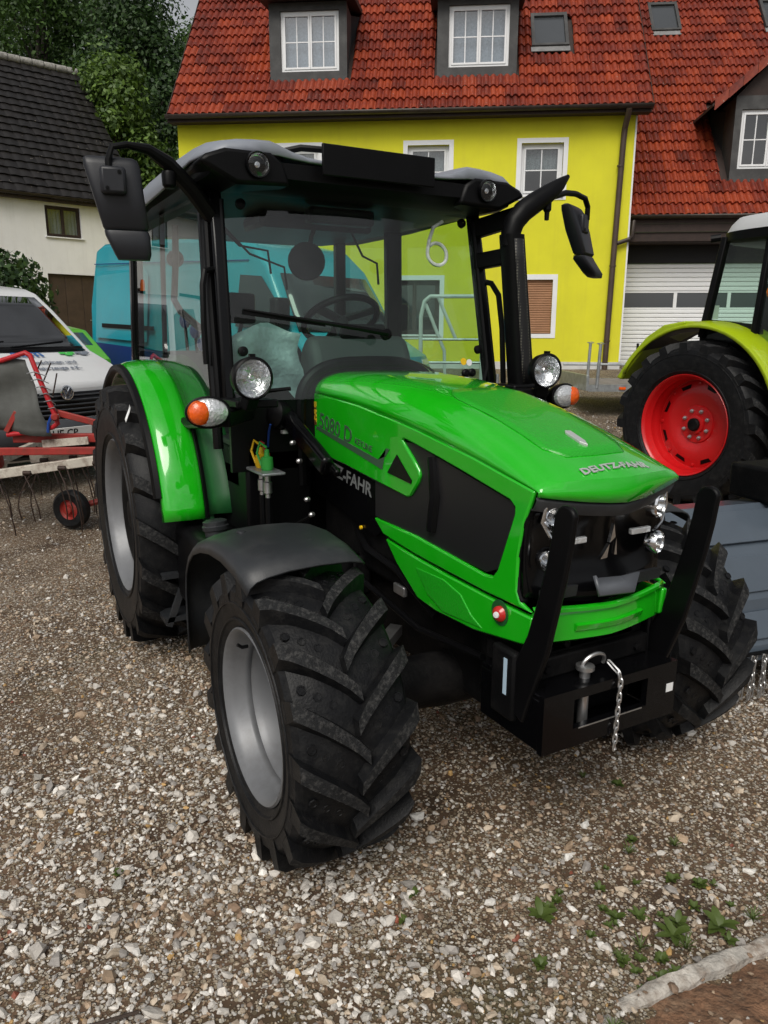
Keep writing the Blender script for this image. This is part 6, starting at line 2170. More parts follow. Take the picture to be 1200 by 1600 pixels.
for s in (-1, 1):
    st_.strip('headlight', MT['clearlens'], [(6.08, .80), (5.98, 1.08)], s*.66, s*.95, .012)
    flank_off('door_window', MT['dark_pane'], [(4.02, 1.42), (4.06, 2.08), (4.50, 2.06), (4.98, 1.62), (5.05, 1.42)], s)
    flank_off('sill_band', MT['navy'], [(.02, .42), (.02, 1.02), (3.6, .98), (3.75, .42)], s, .004)
    flank_off('load_panel', MT['teal'], [(.22, 1.10), (.22, 2.08), (.32, 2.16), (1.70, 2.16), (1.80, 2.08), (1.80, 1.10)], s, .007, .012)
    flank_off('slide_panel', MT['teal'], [(2.02, .60), (2.02, 2.10), (2.12, 2.18), (3.60, 2.18), (3.70, 2.10), (3.70, .60)], s, .007, .012)
    flank_off('door_rail', MT['black'], [(.45, 1.27), (.45, 1.335), (2.0, 1.345), (2.0, 1.28)], s, .014, .02)
    flank_off('roof_seam', MT['navy'], [(.10, 2.255), (.10, 2.268), (4.2, 2.268), (4.2, 2.255)], s, .003)
    wh = car_wheel(VT, 5.1, 1.0+s*.86, .35, .22, s)
    car_wheel(VT, 1.25, 1.0+s*.86, .35, .22, s)
    MB().box(5.0, 5.16, 1.0+min(s*.99, s*1.22), 1.0+max(s*.99, s*1.22), 1.42, 1.80).build('door_mirror', MT['black'], VT, smooth=20, bevel=.04)
MB().tube([(1.55, -.06, 1.34), (1.80, -.12, 1.18)], .030, 10).build('marker_tube', MT['yellow'], VT)

# ---- small lime-green car beside the transporter
GC = empty('car', (-9.45, -1.02, .47), 0, 'small lime green hatchback mostly hidden behind the white transporter', 'car')
R_pitch(GC, rad(204), -.06)
prof = [(1.75, .25), (1.80, .50), (1.72, .72), (1.2, .84), (.85, .92), (.35, 1.30), (.10, 1.40), (-.6, 1.42), (-1.35, 1.36), (-1.75, .95), (-1.82, .5), (-1.78, .25)]
sc_ = Shell(GC, prof, [(0, .78), (.5, .82), (.9, .80), (1.42, .60)], .15, (.6, 1.8))
sc_.body('body', MT['car_green'], .04)
sc_.strip('windscreen', MT['sky_pane'], [(.84, .95), (.60, 1.12), (.38, 1.285)], (-.86, -.84), (.86, .84), .008)
sc_.strip('rear_window', MT['sky_pane'], [(-1.40, 1.33), (-1.56, 1.16), (-1.70, 1.0)], (-.84, -.86), (.84, .86), .010)
for s in (-1, 1):
    sc_.flank('side_window', MT['sky_pane'], [(.72, .93), (.30, 1.27), (.05, 1.335), (-1.15, 1.31), (-1.45, .97)], s)
    car_wheel(GC, 1.15, s*.72, .29, .18, s)
    car_wheel(GC, -1.15, s*.72, .29, .18, s)
    sc_.strip('headlight', MT['redlens'], [(-1.80, .56), (-1.78, .72)], s*.6, s*.93, .01)

# ---- lime and red tractor on the right
CA = empty('tractor', (-.540, 5.140, .105), rad(2), 'lime green tractor with red wheel rims and pale grey cab roof', 'tractor')
for s in (-1, 1):
    make_wheel(CA, (0, s*.80, .765), .765, .50, .455, s, 20, MT['rubber'], MT['rim_red'], MT['rim_red'], dish=.20, lug_h=.045, lug_w=.036,
               bolts=8, boltmat=MT['steel'], phase=.2, rim_lip=.012, rim_lugs=8, lugmat=MT['rubber_top'])
    MB().lathe([(.06, 0), (.06, .03), (.05, .04), (.001, .042)], (0, s*.84, .765), (0, s, 0), 18).build('hub_cap', MT['black_matte'], CA)
    make_wheel(CA, (2.35, s*.80, .55), .55, .40, .31, s, 17, MT['rubber'], MT['rim_red'], MT['rim_red'], dish=.14, lug_h=.034, lug_w=.028, phase=.1, nseg=48)
    rows = []
    for i in range(27):
        a = rad(-2+152*i/26)
        R = .90+.02*math.sin(a)
        rows.append([((R+dr)*math.cos(a), s*y, .765+(R+dr)*math.sin(a)) for y, dr in ((.46, -.005), (.50, .012), (.62, .020), (.82, .016), (.96, .0), (1.0, -.022), (1.004, -.045))])
    fo = MB().loft(rows, closed=False, cap=False).build('rear_fender', MT['lime'], CA, smooth=50, solid=.008)
    ln = []
    for i in range(27):
        a = rad(-2+152*i/26)
        ln.append([(R_*math.cos(a), s*y, .765+R_*math.sin(a)) for y, R_ in ((.46, .885), (.98, .868))])
    MB().loft(ln, closed=False, cap=False).build('fender_liner', MT['black'], fo, smooth=50)
    # flat lamp wing at the tail of the fender
    MB().prism([(-.86, 1.16), (-.72, 1.36), (-.52, 1.56), (-.34, 1.665), (-.10, 1.70), (-.10, 1.67), (-.5, 1.50), (-.80, 1.14)], 'y', s*.55, s*.98).build('fender_wing', MT['lime'], fo, smooth=30, bevel=.02)
CB = empty('cab', (0, 0, 0), parent=CA)
for s in (-1, 1):
    MB().bar((-.10, s*.72, 1.55), (.02, s*.68, 2.42), .06, .075, (0, 1, 0)).build('rear_pillar', MT['black'], CB, smooth=20, bevel=.01)
    MB().bar((.42, s*.74, 1.45), (.46, s*.70, 2.42), .05, .06, (0, 1, 0)).build('middle_pillar', MT['black'], CB, smooth=20, bevel=.01)
    MB().bar((1.42, s*.72, 1.2), (1.30, s*.68, 2.42), .06, .06, (0, 1, 0)).build('front_pillar', MT['black'], CB, smooth=20, bevel=.01)
    MB().add([(-.08, s*.725, 1.55), (.42, s*.735, 1.50), (.45, s*.695, 2.40), (.03, s*.685, 2.40)], [(0, 1, 2, 3)]).build('quarter_glass', MT['rear_glass'], CB, smooth=0)
    MB().add([(.46, s*.735, 1.30), (1.40, s*.72, 1.25), (1.29, s*.685, 2.40), (.47, s*.695, 2.40)], [(0, 1, 2, 3)]).build('door_glass', MT['side_glass'], CB, smooth=0)
    MB().prism([(-.13, 1.50), (-.12, 1.72), (.45, 1.66), (.47, 1.45), (1.40, 1.30), (1.42, .9), (.2, .9)], 'y', s*.66, s*.722).build('cab_side', MT['black'], CB, smooth=20)
    MB().prism([(1.05, .62), (1.05, 1.35), (1.42, 1.35), (1.42, .62)], 'y', s*.3, s*.6).build('cab_base', MT['black'], CB, smooth=20)
    lamp_ = empty('indicator', (.62, s*.86, 1.92), parent=CA)
    MB().lathe([(.05, -.05), (.062, -.02), (.06, .0), (.035, .03), (.001, .04)], (0, 0, 0), (-1, -s*.45*-1, 0), 20, True).build('amber_lens', MT['amber'], lamp_)
    MB().lathe([(.052, -.02), (.060, -.05), (.040, -.10), (.001, -.11)], (0, 0, 0), (-1, -s*.45*-1, 0), 20).build('clear_lens', MT['clearlens'], lamp_)
    MB().tube([(.55, s*.72, 1.93), (.70, s*.86, 1.93)], .016, 8).build('lamp_stalk', MT['black'], lamp_).location = (-.62, -s*.86, -1.92)
    MM = empty('door_mirror', (1.15, s*1.0, 2.02), parent=CA)
    MB().box(-.03, .03, -.11, .11, -.20, .18).build('mirror_housing', MT['charcoal'], MM, smooth=20, bevel=.03)
    MB().tube([(0, 0, .18), (.02, -s*.05, .34), (.1, -s*.30, .38)], .014, 8).build('mirror_arm', MT['black'], MM)
MB().add([(-.10, -.70, 1.60), (-.10, .70, 1.60), (.02, .66, 2.40), (.02, -.66, 2.40)], [(0, 1, 2, 3)]).build('rear_glass', MT['rear_glass'], CB, smooth=0)
MB().add([(1.42, -.70, 1.30), (1.42, .70, 1.30), (1.30, .66, 2.40), (1.30, -.66, 2.40)], [(0, 1, 2, 3)]).build('windscreen', MT['side_glass'], CB, smooth=0)
MB().box(-.07, -.055, -.66, -.58, 1.72, 1.84).build('notice', MT['white'], CB, smooth=0)
def roofring(z, hx0, hx1, hy):
    out = []
    for a in np.linspace(0, 2*PI, 33)[:-1]:
        ca, sa = math.cos(a), math.sin(a)
        q = .38
        out.append(((hx0+hx1)/2+(hx1-hx0)/2*math.copysign(abs(ca)**q, ca), hy*math.copysign(abs(sa)**q, sa), z))
    return out
MB().loft([roofring(2.36, -.02, 1.42, .74), roofring(2.38, -.07, 1.50, .79), roofring(2.45, -.07, 1.52, .80)]).build('roof_lower', MT['black'], CA, smooth=40)
rr1 = [roofring(2.452, -.06, 1.55, .80), roofring(2.51, -.03, 1.58, .79), roofring(2.57, .02, 1.56, .75), roofring(2.60, .25, 1.35, .60)]
MB().loft(rr1).build('roof_cap', MT['roof_white'], CA, smooth=40)
MB().tube([(-.07, .5, 2.42), (-.12, .5, 2.44), (-.14, .5, 2.40)], .03, 8).build('work_lamp', MT['black'], CA)
MB().tube([(-.13, -.55, 2.44), (-.20, -.60, 2.43)], .035, 10).build('work_lamp', MT['black'], CA)
MB().box(.15, .65, -.26, .26, 1.40, 1.52).build('seat_cushion', MT['seat'], CA, smooth=20, bevel=.05)
MB().box(.10, .24, -.24, .24, 1.52, 2.05).build('seat_back', MT['seat'], CA, smooth=20, bevel=.05)
sw = MB().tube([(.85+.10*math.cos(a), .19*math.sin(a), 1.75+.14*math.cos(a)) for a in np.linspace(0, 2*PI, 25)[:-1]], .016, 6, closed=True)
sw.build('steering_wheel', MT['black'], CA)
MB().prism([(1.40, .75), (1.40, 1.52), (1.9, 1.52), (2.75, 1.38), (2.95, 1.20), (2.98, .80)], 'y', -.33, .33).build('hood', MT['lime'], CA, smooth=25, bevel=.05, seg=3)
MB().box(-.3, 2.9, -.22, .22, .50, .85).build('chassis', MT['black_matte'], CA, smooth=20, bevel=.02)
MB().box(2.96, 3.0, -.28, .28, .85, 1.15).build('grille', MT['black'], CA, smooth=20)
MB().tube([(0, -.6, .765), (0, .6, .765)], .12, 14).build('rear_axle', MT['black_matte'], CA)
MB().tube([(2.35, -.65, .52), (2.35, .65, .52)], .07, 12).build('front_axle', MT['black_matte'], CA)
MB().tube([(1.55, -.42, 1.3), (1.55, -.42, 2.35)], .05, 12).build('exhaust', MT['black'], CA)
MB().box(-.40, -.20, -.32, .32, .45, .60).build('drawbar', MT['black_matte'], CA, smooth=20)

# ---- flail mower beside the front wheel
ML = empty('mulcher', (2.10, 1.12, 0), rad(80), 'slate blue flail mower with black end plate and chain curtain beside front tyre', 'mower')
# local x along its length (away), y: negative towards the viewer's side
cross = [(.72, .30), (.74, .62), (.62, .80), (.38, .84), (.34, .80), (.20, .66), (.16, .63), (.06, .46), (.05, .40), (-.03, .27), (-.04, .20), (.30, .16), (.62, .20)]
MB().prism([(p[0], p[1]) for p in cross], 'x', .04, 2.0).build('mower_hood', MT['slate'], ML, smooth=15)
for i, (a, b, c, d) in enumerate(((.335, .815, .215, .690), (.165, .640, .075, .490), (.045, .405, -.02, .295))):
    dy, dz = c-a, d-b
    l = math.hypot(dy, dz)
    ny, nz = dz/l, -dy/l
    if nz < 0:
        ny, nz = -ny, -nz
    vs = [(x, y+ny*o, z+nz*o) for x in (.05, 1.99) for (y, z) in ((a, b), (c, d)) for o in (.002, .012)]
    MB().add(vs, [(0, 1, 3, 2), (4, 6, 7, 5), (1, 5, 7, 3), (0, 2, 6, 4), (0, 4, 5, 1), (2, 3, 7, 6)]).build('cover_panel', MT['slate'], ML, smooth=0, bevel=.003)
plate = [(.80, .12), (.80, .60), (.66, .84), (.40, .88), (.30, .82), (.10, .56), (-.08, .30), (-.10, .20), (-.02, .10)]
for x0_, x1_ in ((.0, .035), (2.005, 2.04)):
    MB().prism(plate, 'x', x0_, x1_).build('end_plate', MT['black'], ML, smooth=15, bevel=.004)
MB().tube([(.02, .66, .12), (1.9, .66, .12)], .09, 16).build('support_roller', MT['black_matte'], ML)
MB().box(.7, 1.3, .2, .6, .84, 1.02).build('gearbox', MT['black_matte'], ML, smooth=20, bevel=.02)
MB().lathe([(.018, 0), (.018, .012), (.001, .014)], (-.001, -.02, .26), (-1, 0, 0), 8).build('bolt', MT['steel'], ML)
for k in range(30):
    x = .06+k*.032
    cm = MB()
    yk = -.065+(.018 if k % 2 else 0)
    zt = .235
    for j in range(7):
        zz = zt-j*.030
        link(cm, (x+.004*math.sin(k*3.1+j), yk, zz-.015), (0, 0.02*math.sin(k), 1), (1, 0, 0) if j % 2 else (0, 1, 0), .040, .022, .0034)
    cm.build('curtain_chain', MT['steel'], ML)
MB().tube([(.04, -.055, .245), (2.0, -.055, .245)], .010, 8).build('chain_rod', MT['black'], ML)

# ---- flatbed trailer before the yellow house
TL = empty('trailer', (-4.246, 6.559, .462), rad(60.7), 'galvanised flatbed trailer with upright posts in front of yellow wall', 'trailer')
tb = MB()
for k in range(9):
    MB().box(.03, 3.6, .04+k*.185, .218+k*.185, .475, .50).build('deck_board', MT['wood_deck'], TL, smooth=20)
MB().box(0, 3.64, -.005, .035, .40, .505).build('side_rail', MT['galv'], TL, smooth=20)
MB().box(0, 3.64, 1.71, 1.75, .40, .505).build('side_rail', MT['galv'], TL, smooth=20)
MB().box(-.045, -.002, -.02, 1.77, .41, .64).build('head_board', MT['galv'], TL, smooth=20, bevel=.004)
for (x, y) in ((.12, .0), (.42, 1.72)):
    MB().cyl((x, y, .45), (x+.02, y, 1.10), .024, 10).build('post', MT['galv'], TL)
    MB().tube([(x+.02-.055, y, 1.10), (x+.02, y-.03, 1.115), (x+.02+.055, y, 1.10), (x+.02, y+.03, 1.09)], .006, 6, closed=True).build('post_ring', MT['galv'], TL)
MB().tube([(0, 1.73, .74), (1.6, 1.73, .74), (3.6, 1.73, .74)], .020, 8).build('guard_rail', MT['galv'], TL)
for x in (1.5, 3.55):
    MB().cyl((x, 1.73, .5), (x, 1.73, .74), .018, 8).build('rail_post', MT['galv'], TL)
MB().box(.45, .55, -.025, -.006, .43, .47).build('reflector', MT['amber'], TL, smooth=20, bevel=.004)
MB().tube([(0, .88, .40), (-.9, .88, .38), (-1.5, .88, .40)], .035, 8).build('drawbar', MT['galv'], TL)
MB().lathe([(.05, 0), (.06, .05), (.03, .10), (.001, .11)], (-1.52, .88, .37), (0, 0, 1), 14).build('coupling', MT['galv'], TL)
MB().cyl((-1.25, .80, .05), (-1.25, .80, .62), .026, 10).build('jockey_post', MT['galv'], TL)
MB().lathe([(.10, -.03), (.11, 0), (.10, .03)], (-1.25, .80, .10), (0, 1, 0), 16, True, True).build('jockey_wheel', MT['rubber'], TL)
for s in (0, 1):
    wy = -.02+s*1.79
    wr = empty('wheel', (1.9, .02+s*1.71, .28), parent=TL)
    MB().lathe([(.16, -.08), (.26, -.08), (.28, -.05), (.28, .05), (.26, .08), (.16, .08)], (0, 0, 0), (0, 1, 0), 28).build('tyre', MT['rubber'], wr)
    MB().lathe([(.16, .05), (.10, .0), (.001, .02)], (0, 0, 0), (0, 1, 0), 20).build('rim', MT['galv'], wr)
    rows = [[(1.9+.36*math.cos(a), y, .28+.36*math.sin(a)) for y in (wy-.10, wy+.12)] for a in np.linspace(.15, PI-.15, 15)]
    MB().loft(rows, closed=False, cap=False).build('mudguard', MT['black'], TL, solid=.01)

# ---- tubular rack standing by the house
MT['rack_paint'] = M('pale_rack_paint', (.55, .57, .57), rough=.5, var=.1, vs=6)
RK = empty('rack', (-7.40, 5.55, .66), rad(55.8), 'pale tubular steel rack standing before the brown framed window', 'rack')
rk = [(0, 0, 0), (0, 0, 1.35), (.06, 0, 1.60), (.16, 0, 1.68), (.95, 0, 1.68), (1.05, 0, 1.60), (1.08, 0, 1.35), (1.08, 0, 0)]
MB().tube(rk, .036, 8).build('outer_tube', MT['rack_paint'], RK)
MB().tube([(.08, .02, 1.55), (.42, .02, .75), (.44, .02, .1)], .030, 8).build('brace', MT['rack_paint'], RK)
MB().tube([(.30, .0, 1.66), (.62, .02, .95)], .030, 8).build('brace', MT['rack_paint'], RK)
for z in (.95, .55):
    MB().tube([(0, 0, z), (1.08, 0, z)], .022, 8).build('cross_tube', MT['galv'], RK)
MB().tube([(0, 0, .03), (0, .5, .03)], .024, 8).build('foot', MT['galv'], RK)
MB().tube([(1.08, 0, .03), (1.08, .5, .03)], .024, 8).build('foot', MT['galv'], RK)

# ---- red hay rake behind the rear wheel
def W(px, py, D):      # where a sight line meets distance D, worked out by hand for the rake's own frame
    return None
HR = empty('hay_rake', (-2.45, -1.25, .05), rad(61), 'worn red hay rake with white tine arms and grey canvas guard', 'hay rake')
# local x runs along the machine (to the right in the yard), y away from the viewer, z up
def tub(path, r, n, m_, nm='tube'):
    return MB().tube(path, r, n).build(nm, m_, HR)
tub([(-.55, .05, 1.36), (-.10, .02, 1.42), (.10, .0, 1.48), (.135, .0, 1.46), (.20, .0, 1.25), (.29, .0, .98), (.30, .0, .93), (.26, .0, .90), (.15, .0, .87), (-.12, .02, .835)], .020, 10, MT['bright_red'], 'guard_frame')
# canvas: hangs from the top tube, folded
rows = []
for i in range(15):
    u = i/14
    col = []
    for j in range(13):
        v = j/12
        top = (-.60+.68*u, .04, 1.40+.05*u-.12*max(0, u-.8))
        bot = (-.70+.96*u, -.02, .86+.03*math.sin(u*5))
        x = top[0]+(bot[0]-top[0])*v
        y = top[1]+(bot[1]-top[1])*v+.035*math.sin(u*9+v*3)*(.3+v)+.02*math.sin(v*11+u*4)
        z = top[2]+(bot[2]-top[2])*v
        col.append((x, y, z))
    rows.append(col)
MB().loft(rows, closed=False, cap=False).build('canvas', MT['tarp'], HR, smooth=60, solid=.004)
for k in range(7):
    z = 1.32-k*.055
    MB().tube([(.10+k*.028, -.01, z), (.17+k*.026, -.03, z+.015), (.245+k*.012, .01, z-.02)], .0045, 5).build('lacing_cord', MT['galv'], HR)
tub([(.13, .05, 1.30), (.20, .05, 1.42)], .006, 5, MT['tine'], 'spare_tine')
tub([(.20, .05, 1.26), (.27, .05, 1.40)], .006, 5, MT['tine'], 'spare_tine')
tub([(.26, .05, 1.14), (.31, .05, 1.32)], .006, 5, MT['tine'], 'spare_tine')
MB().bar((-.10, .08, .80), (.85, .14, .80), .06, .07).build('main_beam', MT['rust_red'], HR, smooth=20, bevel=.006)
MB().bar((-.35, .00, .70), (.95, .05, .71), .05, .06).build('lower_beam', MT['rust_red'], HR, smooth=20, bevel=.006)
MB().bar((.25, .04, 1.02), (.95, .20, .80), .045, .05).build('stay', MT['rust_red'], HR, smooth=20, bevel=.006)
MB().bar((-.12, .02, .86), (-.02, .02, 1.02), .05, .04).build('lug', MT['rust_red'], HR, smooth=20, bevel=.004)
MB().bar((.15, .03, .76), (.52, .03, .79), .02, .06).build('strap', MT['worn_white'], HR, smooth=20)
MB().lathe([(.10, 0), (.13, .05), (.13, .16), (.09, .22), (.05, .26), (.05, .34)], (-.36, .10, .52), (0, 0, 1), 18, True, True).build('gearbox', MT['rust_red'], HR)
MB().lathe([(.028, 0), (.032, .03), (.02, .05)], (.30, -.03, .985), (.3, -1, 0), 12, True, True).build('swivel_knob', MT['yellow'] if False else MT['rust_red'], HR)
tub([(.27, -.015, 1.0), (.24, -.03, .93), (.23, -.03, .86)], .012, 6, MT['blue'], 'strap_cord')
# arms with tines
def rake_arm(p0, p1, w_, seed, nt=3):
    a, b = Vector(p0), Vector(p1)
    ar = MB().bar(a, b, .055, .075).build('tine_arm', MT['worn_white'], HR, smooth=20, bevel=.006)
    rr = random.Random(seed)
    d = (b-a)
    for k in range(nt):
        t = .18+.72*k/max(1, nt-1)
        q = a+d*t
        for s in (-.014, .014):
            sg = rr.choice((-1, 1, 1))*rr.uniform(.6, 1.1)
            zend = rr.uniform(.06, .20)
            tp = []
            for j in range(9):
                v = j/8
                tp.append((q.x+s*2.4+sg*(.13*math.sin(v*PI*.62))+rr.uniform(-.004, .004), q.y-.02-.07*math.sin(v*PI*.8), q.z-.02-v*(q.z-zend)))
            MB().tube(tp, .0055, 5).build('tine', MT['tine'], ar)
        MB().tube([(q.x-.03, q.y-.03, q.z-.02), (q.x+.03, q.y-.03, q.z-.02)], .018, 8).build('tine_coil', MT['tine'], ar)
rake_arm((-.42, -.10, .50), (.72, -.02, .655), .05, 1, 4)
rake_arm((-.02, .16, .62), (.62, .24, .67), .05, 2, 3)
rake_arm((-.30, .30, .55), (-1.0, .30, .62), .05, 3, 2)
rake_arm((-.42, .30, .55), (-.42, 1.2, .60), .05, 4, 2)
rake_arm((.2, .40, .58), (.9, .95, .62), .05, 5, 2)
RWH = empty('transport_wheel', (.245, .24, .175), parent=HR)
MB().lathe([(.085, -.045), (.14, -.05), (.163, -.03), (.165, 0), (.163, .03), (.14, .05), (.085, .045)], (0, 0, 0), (-.25, -1, 0), 28).build('tyre', MT['rubber'], RWH, smooth=40)
MB().lathe([(.088, .04), (.07, .02), (.04, .03), (.03, .055), (.001, .06)], (0, 0, 0), (-.25, -1, 0), 20).build('rim', MT['rust_red'], RWH, smooth=40)
MB().tube([(.27, .27, .18), (.45, .32, .225), (.95, .42, .27)], .026, 8).build('axle_tube', MT['rust_red'], HR)
MB().bar((.46, .33, .24), (.52, .35, .33), .02, .05).build('axle_bracket', MT['rust_red'], HR, smooth=20)
MB().bar((.51, .35, .33), (.85, .40, .49), .02, .05).build('axle_arm', MT['rust_red'], HR, smooth=20)
# ------------------------------------------------------------------ vegetation
def leaf_mat(name, dark, light, transl=.25):
    m, nt, N, L, b = mat_new(name)
    g = N.new('ShaderNodeNewGeometry')
    r = N.new('ShaderNodeValToRGB')
    r.color_ramp.elements[0].color = (*dark, 1)
    r.color_ramp.elements[1].color = (*light, 1)
    L.new(g.outputs['Random Per Island'], r.inputs['Fac'])
    L.new(r.outputs['Color'], b.inputs['Base Color'])
    b.inputs['Roughness'].default_value = .55
    tr = N.new('ShaderNodeBsdfTranslucent')
    L.new(r.outputs['Color'], tr.inputs['Color'])
    mx = N.new('ShaderNodeMixShader')
    mx.inputs[0].default_value = transl
    L.new(b.outputs[0], mx.inputs[1])
    L.new(tr.outputs[0], mx.inputs[2])
    L.new(mx.outputs[0], N['Material Output'].inputs['Surface'])
    return m
MT['leaf_a'] = leaf_mat('leaf_mid_green', (.020, .050, .010), (.085, .165, .028))
MT['leaf_b'] = leaf_mat('leaf_dark_green', (.012, .034, .010), (.055, .115, .024))
MT['leaf_c'] = leaf_mat('leaf_light_green', (.040, .085, .014), (.15, .25, .038))
MT['bark'] = M('grey_brown_bark', (.060, .050, .042), rough=.9, var=.35, vs=3, bump=.6, bs=14)
MT['weed'] = leaf_mat('weed_leaf', (.030, .058, .010), (.125, .175, .035))
MT['straw'] = M('dry_straw', (.38, .29, .15), rough=.8, var=.2, vs=30)
MT['twig'] = M('dark_twig', (.045, .030, .022), rough=.85, var=.3, vs=30)

def quads_object(name, centers, normals, sizes, spin, mat, parent, aspect=.62):
    """one mesh of small rhombic leaves"""
    n = len(centers)
    nrm = normals/np.linalg.norm(normals, axis=1, keepdims=True)
    ref = np.where(np.abs(nrm[:, 2:3]) < .9, np.array([[0, 0, 1.]]), np.array([[1., 0, 0]]))
    t = np.cross(nrm, ref)
    t /= np.linalg.norm(t, axis=1, keepdims=True)
    b = np.cross(nrm, t)
    c, s = np.cos(spin)[:, None], np.sin(spin)[:, None]
    t, b = t*c+b*s, -t*s+b*c
    sz = sizes[:, None]
    v = np.stack([centers-t*sz, centers+b*sz*aspect-nrm*sz*.12, centers+t*sz, centers-b*sz*aspect-nrm*sz*.12], 1).reshape(-1, 3)
    me = bpy.data.meshes.new(name)
    me.vertices.add(n*4)
    me.vertices.foreach_set('co', v.ravel())
    me.loops.add(n*4)
    me.loops.foreach_set('vertex_index', np.arange(n*4, dtype=np.int32))
    me.polygons.add(n)
    me.polygons.foreach_set('loop_start', np.arange(0, n*4, 4, dtype=np.int32))
    me.polygons.foreach_set('loop_total', np.full(n, 4, dtype=np.int32))
    me.update(calc_edges=True)
    me.materials.append(mat)
    o = bpy.data.objects.new(name, me)
    COL.objects.link(o)
    o.parent = parent
    return o

def tree(loc, h, cr, seed, mat, label, trunk_r=.22, leaves=9000, leaf=.20, low=.28, lean=(0, 0)):
    rg_ = np.random.default_rng(seed)
    T = empty('tree', loc, 0, label, 'tree', 'trees on the slope behind the houses')
    # trunk and limbs
    tb = MB()
    top = Vector((lean[0], lean[1], h*.86))
    path = [Vector((0, 0, -.3)), Vector((lean[0]*.2+rg_.normal()*.1, lean[1]*.2, h*.3)), Vector((lean[0]*.55, lean[1]*.55+rg_.normal()*.15, h*.6)), top]
    tb.tube(path, [trunk_r, trunk_r*.8, trunk_r*.5, trunk_r*.12], 8)
    blobs = []
    nb = 26
    for k in range(nb):
        z = h*(low+(.98-low)*((k+.5)/nb))
        f = (z/h-low)/(1-low)
        rad_ = cr*(math.sin(PI*min(1, .16+f*.84))**.75)*(.65+.5*rg_.random())
        a = k*2.399+rg_.normal()*.4
        c = Vector((lean[0]*z/h+math.cos(a)*rad_*.62, lean[1]*z/h+math.sin(a)*rad_*.62, z))
        blobs.append((c, .28*cr+.26*cr*rg_.random()))
        st0 = Vector((lean[0]*z/h*.7, lean[1]*z/h*.7, z*.78))
        if k % 2 == 0:
            tb.tube([st0, (st0+c)/2+Vector((0, 0, .15)), c], [trunk_r*.28, trunk_r*.17, trunk_r*.05], 5)
    tb.build('trunk', MT['bark'], T, smooth=50)
    per = leaves//nb
    C_, Nn, S_ = [], [], []
    for c, r in blobs:
        u = rg_.normal(size=(per, 3))
        u /= np.linalg.norm(u, axis=1, keepdims=True)
        rr_ = r*(rg_.random((per, 1))**.42)
        sub = rg_.normal(size=(per, 3))*.16*r
        p = u*rr_*np.array([1.0, 1.0, .72])+sub
        C_.append(p+np.array(c))
        nn = u+rg_.normal(size=(per, 3))*.55+np.array([0, 0, .45])
        Nn.append(nn)
        S_.append(leaf*(.55+.8*rg_.random(per)))
    C_ = np.concatenate(C_)
    quads_object('crown', C_, np.concatenate(Nn), np.concatenate(S_), rg_.random(len(C_))*2*PI, mat, T)
    return T

# wooded slope
hill = MB()
hx = []
for i in range(25):
    row = []
    for j in range(25):
        a = -34+70*i/24      # along
        d = 22+50*j/24       # away
        # direction away from the yard
        x, y = -.875*d-.485*a*-1*-1, .485*d-.875*a*-1
        x = -.875*d+.485*a
        y = .485*d+.875*a
        z = 1.2+max(0, d-26)*.34+.8*math.sin(i*.9)*math.cos(j*.7)
        row.append((x, y, z))
    hx.append(row)
MT['wood_floor'] = M('wooded_slope', (.030, .045, .014), rough=.95, var=.5, vs=.6)
ho = hill.loft(hx, closed=False, cap=False).build('hill', MT['wood_floor'], None, smooth=80)
tag(ho, 'dark wooded slope behind the houses', None, None, 'structure')
kinds = [('leaf_a', 'mid green leafy tree'), ('leaf_b', 'dark green dense tree'), ('leaf_c', 'light green airy tree')]
TREES = [  # x, y, height, crown radius, kind, label
    (-27.5, 5.4, 13.0, 2.9, 1, 'dark dense tree rising just right of the dark roof'),
    (-30.0, 2.4, 14.5, 3.2, 0, 'mid green tree behind the ridge of the dark roof'),
    (-25.8, 7.2, 10.0, 2.4, 1, 'dark tree beside the left edge of the red roof'),
    (-24.2, 3.9, 9.6, 2.0, 2, 'light green airy tree leaning over the dark roof edge'),
    (-33.5, -.8, 16.0, 3.4, 2, 'light green tall tree above the far end of the dark ridge'),
    (-34.5, 5.2, 18.0, 3.6, 0, 'tall mid green tree high on the slope'),
    (-31.0, 9.0, 11.5, 3.0, 0, 'broad mid green tree behind the red roof'),
    (-38.0, 1.5, 20.0, 3.9, 1, 'tallest dark tree at the back of the wood'),
    (-39.5, 7.6, 13.0, 3.4, 1, 'dark rounded tree far up the wooded slope'),
    (-36.0, -5.0, 18.5, 3.6, 0, 'mid green tree beyond the white house'),
    (-22.8, 6.2, 7.2, 1.7, 0, 'small leafy tree between the two houses'),
]
for k, (x, y, h, cr, kd, lab) in enumerate(TREES):
    a_ = (-.875*x+.485*y, .485*x+.875*y)      # away, along
    gz = 1.2+max(0, a_[0]-26)*.34
    tree((x, y, gz-.2), h, cr, 100+k, MT[kinds[kd][0]], lab, trunk_r=.16+.012*h, leaves=25000 if cr > 2.3 else 17000, leaf=.085)

